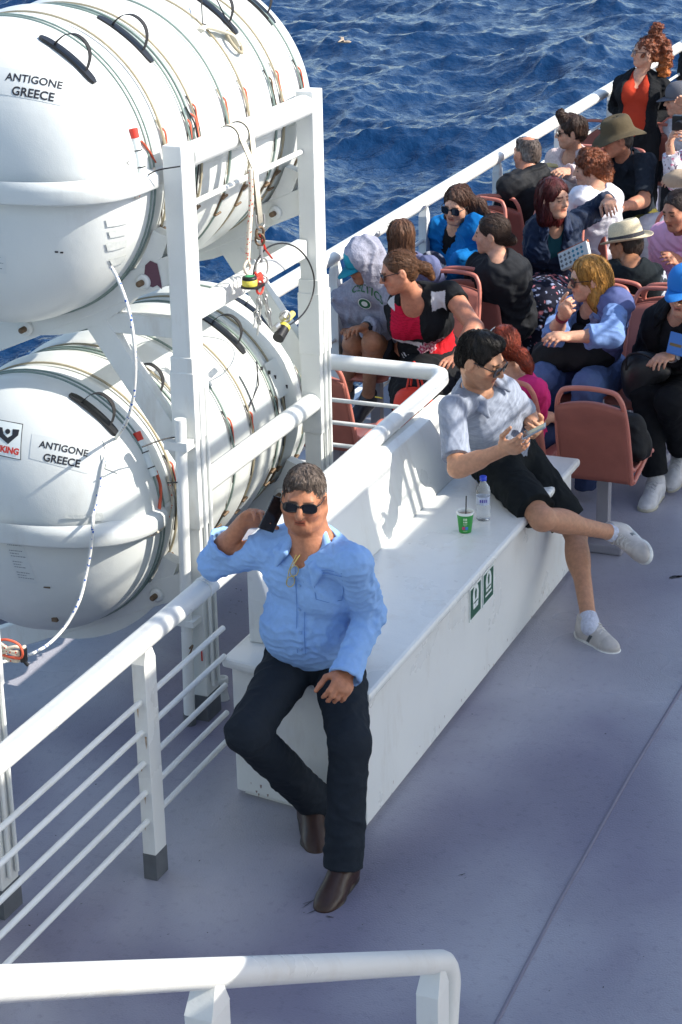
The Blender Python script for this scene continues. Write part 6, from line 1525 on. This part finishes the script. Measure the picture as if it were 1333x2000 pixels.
# woman in the white sweater, folding her arms with a beige cap
sw = person('woman with short dark swept-up hair in a white knitted sweater at the railing', H3(1118, 425), 200, 1.012,
    J=dict(neck=(1122, 300), head=(1115, 258), shR=(1085, 310), shL=(1158, 305), elR=(1075, 350), wrR=(1110, 345), elL=(1150, 350), wrL=(1110, 335), haR=(1135, 340), haL=(1088, 335)),
    face=(-112, -4, 0), skin=SK_LT, legs=False, top=dict(col=s3(205, 190, 190), g=.018, mat=KNIT, fold=.007, name='sweater', neckline='low', depth=-.02), bottom=dict(col=BLK),
    hair=dict(kind='short', col=s3(52, 34, 26), t=.018, amp=.006, fq=60, quiff=True, locks=[[((0, .03, .09), .04), ((0, .06, .135), .03), ((.0, .05, .16), .016)]]), glasses=dict(h=.018))
cp = empty('peaked_cap', P(1108, 312, Y=13.7), 'beige peaked cap held in front of the white knitted sweater', 'cap')
S = Shape(); c = P(1112, 318, Y=13.72); S.ell(c, (.10, .06, .055)).ell(c+V3(-.09, -.03, -.015), (.09, .06, .012), k=.03).ell(c+V3(0, 0, -.06), (.12, .09, .05), sub=True)
solid('crown', S, .007, CLOTH, cp, None, lambda v: np.tile(np.array(s3(196, 178, 128)), (len(v), 1)))

# curly auburn woman, back to us
person('woman with curly auburn hair in a white T-shirt, seen from behind', H3(1170, 490), -30, 1.031,
    J=dict(neck=(1168, 372), head=(1152, 330, (-.1, 0, 0)), shR=(1195, 385), shL=(1132, 385), elR=(1200, 440), elL=(1115, 430)), face=(-110, -6, 0), skin=SK_LT, legs=False,
    top=dict(col=(.70, .70, .76), g=.014, sleeve=1.7, fold=.009, ff=20, name='shirt', hem=-.12), bottom=dict(col=BLK),
    hair=dict(kind='curly', col=s3(112, 58, 30), tip=s3(150, 88, 42), t=.026, amp=.013, fq=62, st=(1, 1, 1), lobes=[(0, -.07, -.01, .095, .075, .09), (.0, -.07, -.09, .075, .06, .06)]), glasses=dict())

# olive hat man
oh = person('man in an olive brimmed hat and dark navy polo shirt with sunglasses', H3(1238, 425), 205, 1.089,
    J=dict(neck=(1222, 308), head=(1205, 272, (-.1, -.1, 0)), shR=(1192, 320), shL=(1262, 318), elR=(1200, 385), elL=(1258, 392), wrR=(1190, 410), wrL=(1215, 405), knR=(1190, 450), knL=(1240, 455)), face=(238, -8, 0), skin=SK_RED, belly=.05, broad=1.1,
    top=dict(col=s3(40, 46, 54), g=.014, sleeve=.85, fold=.008, name='polo_shirt', collar=s3(40, 46, 54)), bottom=dict(col=s3(98, 92, 40), len=1.9), hair=dict(kind='crop', col=s3(90, 85, 80), t=.004), glasses=dict())
hat_mesh(oh, 'brim', s3(86, 77, 60), CLOTH, 'hat', tiltf=6, up=.035)

# navy jacket, dark red hair
def pSkirt(v, c0, pr):
    n = wob(v*1., 60, 8); m_ = wob(v*1., 75, 18); c0[n > .55] = s3(190, 120, 130); c0[m_ > .6] = s3(150, 160, 190)
person('woman with dark red hair in a navy jacket, arm stretched along the seat back', H3(1068, 560), 165, 1.050,
    J=dict(neck=(1083, 432), head=(1082, 388), shR=(1048, 448), shL=(1112, 440), elR=(1045, 520), wrR=(1098, 520, (0, -.2, 0)), haR=(1125, 512), elL=(1160, 412), wrL=(1188, 388, (0, 0, .1), .7), haL=(1196, 410)),
    face=(118, 0, 0), skin=SK_LT, legs=False, bust=.02,
    top=dict(col=s3(28, 40, 62), g=.020, fold=.009, name='jacket', neckline='open', depth=.22, inner=s3(28, 70, 80), idepth=.10, collar=s3(34, 46, 72), mat=SHINY), bottom=dict(col=s3(32, 34, 48), skirt=True, len=1., paint=pSkirt, name='skirt'),
    hair=dict(kind='long', col=s3(78, 26, 26), tip=s3(105, 36, 34), t=.016, amp=.0065, fq=50, lobes=[(0, -.05, -.03, .09, .065, .09), (.055, -.0, -.09, .035, .045, .07), (-.05, -.02, -.11, .045, .045, .09), (0, -.05, -.12, .07, .045, .07)]),
    glasses=dict(), hands=dict(L=dict(n=(.2, .2, -1), curl=(.5, .4, .3), spread=.15)))
pc = empty('patterned_pouch', P(1115, 490, Y=11.6), 'white and teal diamond patterned clutch bag with brown trim', 'bag')
a = P(1092, 497, Y=11.62); b_ = P(1140, 474, Y=11.60); u = nrm(b_-a); n = nrm(V3(-.2, -.85, .5)); n = nrm(n-u*(n@u)); w = np.cross(u, n); w = w if w[2] < 0 else -w
L_ = np.linalg.norm(b_-a)+.03
mb = MB(); mb.box((0, 0, -.015), (L_, .11, .015), ax=(u, w, n), c=a, bev=.006); mb.build('pouch', mat('pouch_cloth', (.62, .64, .62), .8), pc)
dm = mat('diamond_print', s3(60, 130, 150), .7); dg2 = mat('diamond_grey', s3(110, 112, 110), .7); k = 0
for i in range(6):
    for j in range(3):
        cx, cy = .018+i*.030, .028+j*.030
        if cx > L_-.01: continue
        mb = MB(); mb.raw([a+u*(cx+dx)+w*(cy+dy)+n*.0162 for dx, dy in ((-.011, 0), (0, -.012), (.011, 0), (0, .012))], [[0, 1, 2, 3]]); mb.build('diamond', dm if i > 2 else dg2, pc, fixn=False)
mb = MB(); mb.tube([a-u*.003, a+u*(L_+.003)], .010, 8); mb.build('trim', mat('tan_leather', s3(150, 78, 40), .5), pc)

# straw hat man
def pV(v, c0, pr):
    q = (v-pr.J['hip'])@pr.TA.T/pr.s; m_ = (np.abs(q[:, 0]) > .155); c0[m_] = np.where((wob(v[m_], 85, 4) > .1)[:, None], np.array([.42, .44, .5]), np.array([.03, .035, .045]))
sh = person('man in a woven straw hat, black waistcoat and patterned sleeves, seen from behind', H3(1250, 640), -15, 1.012,
    J=dict(neck=(1235, 520), head=(1222, 478, (-.05, 0, 0)), shR=(1272, 540), shL=(1200, 530), elR=(1285, 600, (.05, 0, 0)), elL=(1190, 590)), face=(-72, -6, 0), skin=SK_TAN, legs=False,
    top=dict(col=s3(26, 32, 36), g=.020, fold=.006, paint=pV, name='waistcoat', sleeve=1.9), bottom=dict(col=BLK), hair=dict(kind='crop', col=s3(46, 34, 28), t=.004), headkw=dict())
hb = mat('hat_band_weave', (.03, .03, .04), .8, var=.9, vscale=150)
hat_mesh(sh, 'fedora', (.60, .52, .36), STRAW, 'straw_hat', hb, tiltf=10, up=.030)

# blonde woman
def shawl(S, pr):
    s = pr.s; Q = pr.J; F, U, X = pr.TA[1], pr.TA[2], pr.TA[0]
    n0 = Q['neck']; S.cone(n0+U*.02-F*.03, Q['shL']+U*.02, .075*s, .075*s, .04); S.cone(n0+U*.02-F*.03, Q['shR']+U*.02, .07*s, .06*s, .04)
    S.cone(Q['shL']+U*.02, Q['shL']-U*.30*s+F*.05, .08*s, .055*s, .04)
bw = person('blonde woman in a pale denim blouse resting her chin on her hand', H3(1158, 722), 210, 1.031,
    J=dict(neck=(1160, 592), head=(1150, 545, (-.05, -.05, 0)), shR=(1112, 608), shL=(1205, 600), elR=(1082, 655, (0, -.1, 0)), wrR=(1100, 616, (0, -.2, .05)), haR=(1112, 592, (0, 0, .1)), elL=(1195, 655, (0, -.1, 0)), wrL=(1110, 658, (0, -.2, 0), .95), haL=(1065, 655),
           knR=(1062, 738, (0, 0, .08)), knL=(1150, 752), anR=(1058, 830), anL=(1140, 850), hpR=(1130, 728), hpL=(1185, 728)),
    face=(240, -6, 0), skin=SK_LT, bust=.025,
    top=dict(col=s3(112, 140, 190), g=.016, sleeveR=1.42, sleeveL=1.55, flare=.01, fold=.008, name='blouse', neckline='open', depth=.18, inner=(.012, .012, .015), idepth=.08, collar=s3(120, 128, 160)), bottom=dict(col=s3(92, 112, 155), len=1.95, g=.020, flare=.02, fold=.008, name='jeans'),
    shoes=dict(col=s3(60, 60, 60)),
    hair=dict(kind='long', col=s3(168, 122, 58), tip=s3(205, 160, 84), t=.016, amp=.0065, fq=48, lobes=[(0, -.06, -.01, .092, .07, .09), (-.05, -.03, -.09, .05, .055, .075), (0, -.07, -.11, .075, .05, .075), (.05, -.03, -.08, .035, .05, .07), (-.03, -.05, -.16, .05, .04, .04)]),
    glasses=dict(h=.024, w=.030), hands=dict(R=dict(n=(.6, .5, .5), curl=(.9, 1.0, .7), watch=dict(col=(.25, .02, .04), w=.014, name='wristband')), L=dict(n=(0, .5, -.8), curl=(.5, .6, .4))))
S = Shape(); shawl(S, bw); solid('shawl', S, .006, CLOTH, bw.root, lambda v: .010*folds(v, 48, 9), lambda v: np.tile(np.array(s3(92, 102, 148)), (len(v), 1)))
bb = empty('black_bag', P(1120, 690, z=.68), 'large soft black bag on the lap of the blonde woman', 'bag')
S = Shape(); c = P(1122, 692, Y=bw.J['hip'][1]-.30); S.ell(c, (.215, .10, .085)).ell(c+V3(.03, .02, .07), (.15, .07, .10), k=.05).ell(c+V3(-.12, 0, -.04), (.12, .09, .07), k=.04)
solid('body', S, .008, SHINY, bb, lambda v: .014*folds(v, 36, 4), lambda v: np.tile(np.array(BLK), (len(v), 1)))
mb = MB(); q = P(1055, 700, Y=c[1]-.05); mb.tube(spline([q+V3(.03, 0, .03), q+V3(-.02, 0, -.02), q+V3(-.04, 0, -.10), q+V3(-.01, 0, -.16), q+V3(.03, 0, -.12)], 6), .011, 8, flat=(1, .4)); mb.build('strap', mat('cream_strap', (.55, .5, .42), .6), bb)

# red hair and pink top
rh = person('woman with copper-red tied hair and a white hairband in a magenta top, seen from behind', H3(1015, 850, .46), 15, .95,
    J=dict(neck=(1010, 738), head=(985, 682, (0, .05, 0)), shR=(1045, 762), shL=(975, 755), elR=(1050, 820), elL=(970, 810)), face=(-35, -25, 0), skin=SK_LT, legs=False,
    top=dict(col=s3(200, 48, 112), g=.014, sleeve=.8, fold=.005, name='top'), bottom=dict(col=s3(40, 50, 80)),
    hair=dict(kind='tied', col=s3(118, 44, 22), tip=s3(135, 52, 28), t=.014, amp=.0035, fq=60, h=.0045, lobes=[(0, -.09, -.02, .05, .045, .05)], locks=[[((.0, -.10, -.03), .03), ((.05, -.14, -.06), .035), ((.07, -.16, -.12), .03), ((.08, -.15, -.16), .015)]]))
mb = MB(); mb.tube([rh.hp(.088*math.cos(t), .03-.02*math.sin(t), .03+.096*math.sin(t)) for t in np.linspace(.15, math.pi-.15, 17)], .007, 8); mb.build('hairband', M['signwhite'], rh.root)
S = Shape(); c = rh.hp(.045, -.13, -.055)
for k in range(6): S.ell(c+V3(.018*math.cos(k), .012*math.sin(k*2), .018*math.sin(k)), .014, k=.004)
solid('hair_clip', S, .004, mat('pearly_clip', (.6, .42, .5), .3, attr=False, var=.5, vscale=60), rh.root)

# blue cap woman
bc = person('woman in black with a blue cap, mirrored sunglasses and white sneakers', H3(1318, 742), 195, 1.070,
    J=dict(neck=(1332, 612), head=(1340, 572), shR=(1282, 628), shL=(1385, 628), elR=(1262, 690), wrR=(1270, 705, (0, -.2, 0), .8), haR=(1290, 712), elL=(1370, 700), wrL=(1310, 695, (0, -.15, 0)), haL=(1278, 702),
           knR=(1262, 770), knL=(1310, 785), anR=P(1281, 936, .115), anL=(1330, 880), toR=P(1260, 988, .03), hpR=(1290, 745), hpL=(1345, 745)), face=(195, -6, 0), skin=SK_LT, belly=.03,
    top=dict(col=BLK, g=.024, fold=.008, name='jacket', sleeve=1.9, neckline='open', depth=.2, inner=(.02, .022, .026), idepth=.03, collar=BLK), bottom=dict(col=(.010, .011, .013), len=1.93, g=.014, fold=.006),
    shoes=dict(col=s3(190, 190, 192), sole=s3(170, 165, 150), laces=(.5, .5, .5), sock=s3(190, 190, 192), h=.005, k=1.0, upR=(0, 0, 1)),
    hair=dict(kind='tied', col=s3(50, 36, 30), t=.006), glasses=dict(lens=mat('mirror_lens', (.5, .35, .2), .08, metal=.9), w=.032, h=.020), hands=dict(L=dict(n=(0, .5, -1), curl=(.5, .6, .5), watch=dict(col=(.6, .6, .6), metal=.9, dial=(.3, .3, .32))), R=dict(n=(0, .4, -1), curl=(.6, .8, .6))))
hat_mesh(bc, 'cap', s3(24, 112, 190), m2_(s3(24, 112, 190)), 'cap', up=.045)
hb2 = empty('black_handbag', P(1250, 745, z=.66), 'black leather handbag in the lap of the woman with the blue cap', 'bag')
S = Shape(); c = P(1262, 738, Y=bc.J['knR'][1]+.02); c[2] += .05; S.ell(c, (.13, .07, .09)).ell(c+V3(-.04, -.02, -.08), (.08, .06, .10), k=.05)
solid('body', S, .007, LEATHER, hb2, None, lambda v: np.tile(np.array(BLK), (len(v), 1)))
mb = MB(); mb.tube(spline([c+V3(-.09, -.06, .0), c+V3(-.08, -.07, .08), c+V3(.0, -.08, .10), c+V3(.09, -.06, .04)], 6), .006, 8); mb.build('handle', M['black'], hb2)
bk = empty('blue_packet', P(1317, 655, Y=10.0), 'bright blue packet on the chest of the woman in the black jacket', 'packet')
c = P(1322, 672, Y=bc.J['neck'][1]-.24); mb = MB(); ax = (nrm(V3(.95, -.2, -.1)), nrm(V3(.1, .35, .9)), nrm(V3(.1, -.9, .35))); mb.box((-.045, -.055, -.008), (.045, .055, .008), ax=ax, c=c, bev=.004); mb.build('packet', mat('blue_packet_film', s3(62, 118, 190), .4), bk)
mb = MB(); mb.box((-.035, -.015, .0081), (.03, .0, .009), ax=ax, c=c); mb.build('printed_mark', mat('ochre_print', s3(120, 100, 60), .5), bk)

# pink puffer girl
def puff(v, c0, pr): pass
pj = person('woman with pulled-back dark hair in a pale pink quilted jacket, arms crossed', H3(1335, 560), 200, 1.050,
    J=dict(neck=(1338, 455), head=(1324, 412, (-.05, -.05, 0)), shR=(1295, 462), shL=(1372, 462), elR=(1292, 515, (-.05, 0, 0)), wrR=(1320, 505, (0, -.2, 0)), haR=(1350, 500), elL=(1368, 520), wrL=(1330, 512), haL=(1300, 498), knR=(1300, 575), knL=(1330, 590)), face=(208, -12, -6), skin=SK_RED,
    top=dict(col=s3(232, 172, 200), g=.030, fold=.005, ff=26, quilt=True, name='quilted_jacket', mat=SHINY, neckline='crew', hem=-.08), bottom=dict(col=s3(205, 150, 170), skirt=True, len=1., paint=pSkirt, name='skirt'),
    hair=dict(kind='tied', col=s3(46, 34, 32), t=.007))

# standing woman with wild red hair
sx_ = P(1243, 250, Y=15.45); hp_ = V3(sx_[0], 15.45, .80)
sq = person('standing woman with a tall curly copper ponytail, black cardigan and rust-coloured blouse', hp_, 172, .98, stand=True,
    J=dict(neck=(1253, 140), head=(1260, 103), shR=(1215, 166), shL=(1292, 168), elR=(1203, 208), wrR=(1225, 236, (0, -.1, 0)), elL=(1300, 212), wrL=(1268, 242, (0, -.2, 0)), haL=(1252, 240), haR=(1240, 240)), face=(242, 2, 0), skin=SK_LT, bust=.045, belly=.02, broad=1.05, hips=1.1,
    top=dict(col=BLK, g=.018, fold=.006, name='cardigan', neckline='open', depth=.3, hem=-.22, mat=KNIT, add=[lambda S, pr: S.cone(pr.J['neck']+pr.TA[1]*.15, pr.J['hip']+pr.TA[1]*.20, .10, .10, .02, sub=True)]), bottom=dict(col=BLK, len=1.95),
    shoes=dict(col=BLK),
    hair=dict(kind='curly', col=s3(110, 56, 30), tip=s3(205, 120, 52), t=.010, amp=.016, fq=55, st=(1, 1, 1), lobes=[(0, -.07, .0, .07, .06, .07)],
              locks=[[((0, -.05, .09), .04), ((0, -.075, .15), .045), ((-.01, -.09, .20), .04)], [((0, -.09, .13), .045), ((-.0, -.15, .05), .055), ((-.01, -.17, -.05), .055), ((-.01, -.17, -.15), .045), ((-.01, -.15, -.21), .025)]]), glasses=dict(rim=.0012, lens=mat('clear_lens2', (.8, .8, .8), .05, trans=.9)),
    hands=dict(L=dict(n=(-.3, .3, 1), curl=(.6, .6, .5))))
K = Shape(); torso(K, sq.J, sq.s, .008, .02, .045, .86, 1.0); n0 = sq.J['neck']; F_, U_ = sq.TA[1], sq.TA[2]
K.cone(n0+U_*.08+F_*.04, n0+F_*.16-U_*.10, .066, .045, .012, sub=True); K.clip(sq.J['hip']-U_*.1, -U_)
solid('blouse', K, .0056, CLOTH, sq.root, lambda v: .003*folds(v, 26, 3), lambda v: np.tile(np.array(s3(172, 58, 38)), (len(v), 1)))
gb = empty('green_case', P(1248, 252, Y=15.2), 'dark green phone case in the hand of the standing woman', 'phone')
c = P(1252, 243, Y=sq.J['haL'][1]-.03); mb = MB(); mb.box((-.055, -.006, -.04), (.055, .006, .04), ax=(nrm(V3(.95, .3, -.15)), nrm(V3(-.3, .9, .3)), nrm(V3(0, -.3, .95))), c=c, bev=.004); mb.build('case', mat('green_case', s3(40, 85, 78), .5), gb)

# people cut by the right edge
cm = person('man in a grey cap and white shirt shading his face with one hand', H3(1372, 330, .53), 215, 1.031,
    J=dict(neck=(1342, 235), head=(1325, 196, (-.1, 0, 0)), shR=(1312, 250), shL=(1385, 245), elR=(1345, 262, (0, -.2, 0)), wrR=(1338, 205, (0, -.2, 0)), haR=(1316, 184)), face=(245, -5, 0), skin=SK_LT, legs=False,
    top=dict(col=(.68, .68, .74), g=.016, fold=.006, name='shirt', sleeve=1.6), bottom=dict(col=BLK), hair=dict(kind='crop', col=s3(110, 100, 95), t=.004), glasses=dict(), hands=dict(R=dict(n=(.4, .4, -.6), curl=(.3, .3, .3))))
hat_mesh(cm, 'cap', s3(90, 92, 100), m2_(s3(90, 92, 100)), 'cap', up=.045)
def pF(v, c0, pr):
    n = wob(v, 70, 5); c0[n > .5] = s3(200, 120, 150); c0[wob(v, 80, 25) > .6] = s3(90, 80, 95)
cw = person('woman in white with a floral sleeve raising a black camera, at the right edge', H3(1362, 440, .55), 205, 1.050,
    J=dict(neck=(1360, 300), head=(1358, 252), shR=(1328, 318), shL=(1400, 315), elR=(1318, 352, (0, -.15, 0)), wrR=(1308, 282, (0, -.15, 0)), haR=(1316, 245), elL=(1385, 350), wrL=(1350, 290), haL=(1335, 255)), face=(205, 0, 0), skin=SK_LT, legs=False,
    top=dict(col=(.66, .66, .72), g=.018, fold=.008, name='blouse', sleeve=1.75, paint=lambda v, c0, pr: pF(v, c0, pr)), bottom=dict(col=(.55, .55, .6), skirt=True, len=1., name='skirt'), hair=dict(kind='tied', col=s3(70, 50, 40)), hands=dict(R=dict(n=(1, 0, 0), curl=(.5, .5, .3)), L=dict(n=(-1, 0, 0))))
ca = empty('camera', P(1330, 235, Y=13), 'black camera held up at the right edge of the photograph', 'camera')
c = P(1332, 240, Y=cw.J['haR'][1]-.02); mb = MB(); mb.box((-.06, -.03, -.05), (.06, .03, .05), ax=np.eye(3), c=c, bev=.008); mb.build('camera_body', M['black'], ca); mb = MB(); mb.cyl(c+V3(0, -.03, 0), c+V3(0, -.09, -.005), .03, 20); mb.build('lens_barrel', M['black'], ca)
bgb = empty('beige_bag', P(1318, 350, Y=13), 'crumpled beige cloth bag on the arm of the woman with the camera', 'bag')
S = Shape(); c = P(1322, 352, Y=cw.J['elR'][1]-.10); S.ell(c, (.10, .06, .055)).ell(c+V3(.04, 0, .03), (.08, .05, .05), k=.03); solid('body', S, .006, CLOTH, bgb, lambda v: .012*folds(v, 26, 2), lambda v: np.tile(np.array(s3(176, 160, 140)), (len(v), 1)))
er = person('passenger in black standing by the ship side railing, cut off by the upper right edge', V3(-4.06, 18.2, .86), 190, 1.02, J={}, stand=True, face=(200, 0, 0), skin=SK_MD, top=dict(col=BLK, g=.03, name='jacket', hem=-.2), bottom=dict(col=BLK), shoes=dict(col=BLK), hair=dict(kind='crop', col=BLK), h=.008)
# black bag on the empty seat
sb = empty('black_rucksack', V3(-2.42, 9.28, .44), 'black rucksack lying on the empty seat beyond the bench', 'bag')
S = Shape(); S.cone((-2.50, 9.24, .52), (-2.36, 9.26, .53), .085, .08, .03).cone((-2.48, 9.24, .66), (-2.38, 9.26, .64), .065, .055, .08).ell((-2.40, 9.34, .54), (.08, .05, .08), k=.03)
solid('body', S, .007, SHINY, sb, lambda v: .012*folds(v, 40, 6), lambda v: np.tile(np.array(BLK), (len(v), 1)))
# ================================================================== SEA BIRD
bd = empty('seagull', P(672, 82, z=-7.0), 'small pale gull gliding low over the sea', 'bird')
c = P(672, 82, z=-7.0); k = 1.0
s_ = Shape(); rt = RW @ np.array([1., 0, 0]); upv = V3(0, 0, 1); fw = nrm(V3(rt[0], rt[1], 0)); sd = np.cross(upv, fw)
s_.cone(c-fw*.20, c+fw*.14, .03, .055, .03).ell(c+fw*.2, .045, k=.03).cone(c+fw*.24, c+fw*.29, .015, .006, .01)
for sg, L_ in ((1, 1), (-1, 1)):
    a_ = c+V3(0, 0, .02); b_ = a_+sd*sg*.28+upv*.10-fw*.02; e_ = b_+sd*sg*.34-upv*.02-fw*.14
    for q in (0, .04, .08): s_.cone(a_-fw*q, b_-fw*q, .022, .016, .02); s_.cone(b_-fw*q, e_-fw*q*.6, .016, .007, .02)
solid('body', s_, .012, mat('gull_plumage', (.42, .33, .24), .8, var=.4, vscale=6), bd)

# ================================================================== LIGHT, SKY, CAMERA
SUN_AZ, SUN_EL = 79., 37.       # compass: 0 = bow (+Y), 90 = starboard (+X)
sd_ = azv(SUN_AZ, SUN_EL)
ld = bpy.data.lights.new('sun', 'SUN'); ld.energy = 3.9; ld.angle = R(.53); ld.color = (1, .93, .82)
lo_ = bpy.data.objects.new('sun', ld); C.objects.link(lo_); lo_.rotation_euler = Vector(sd_).to_track_quat('Z', 'Y').to_euler()
w_ = bpy.data.worlds.new('World'); bpy.context.scene.world = w_; w_.use_nodes = True; nt = w_.node_tree
sk = nt.nodes.new('ShaderNodeTexSky'); sk.sky_type = 'NISHITA'; sk.sun_disc = False; sk.sun_elevation = R(SUN_EL); sk.sun_rotation = R(SUN_AZ)
sk.air_density = .95; sk.dust_density = .9; sk.ozone_density = .9
nt.links.new(sk.outputs[0], nt.nodes['Background'].inputs[0]); nt.nodes['Background'].inputs[1].default_value = .15
cd = bpy.data.cameras.new('camera'); cam = bpy.data.objects.new('camera', cd); C.objects.link(cam)
m = Matrix.Identity(4)
for i in range(3):
    for j in range(3): m[i][j] = float(RW[i][j])
m.translation = Vector(EYE); cam.matrix_world = m
cd.sensor_fit = 'VERTICAL'; cd.sensor_height = 36; cd.lens = FPX/2000*36; cd.clip_start = .1; cd.clip_end = 12000
sc = bpy.context.scene; sc.camera = cam
sc.view_settings.view_transform = 'Standard'; sc.view_settings.look = 'None'; sc.view_settings.exposure = .92; sc.view_settings.gamma = 1
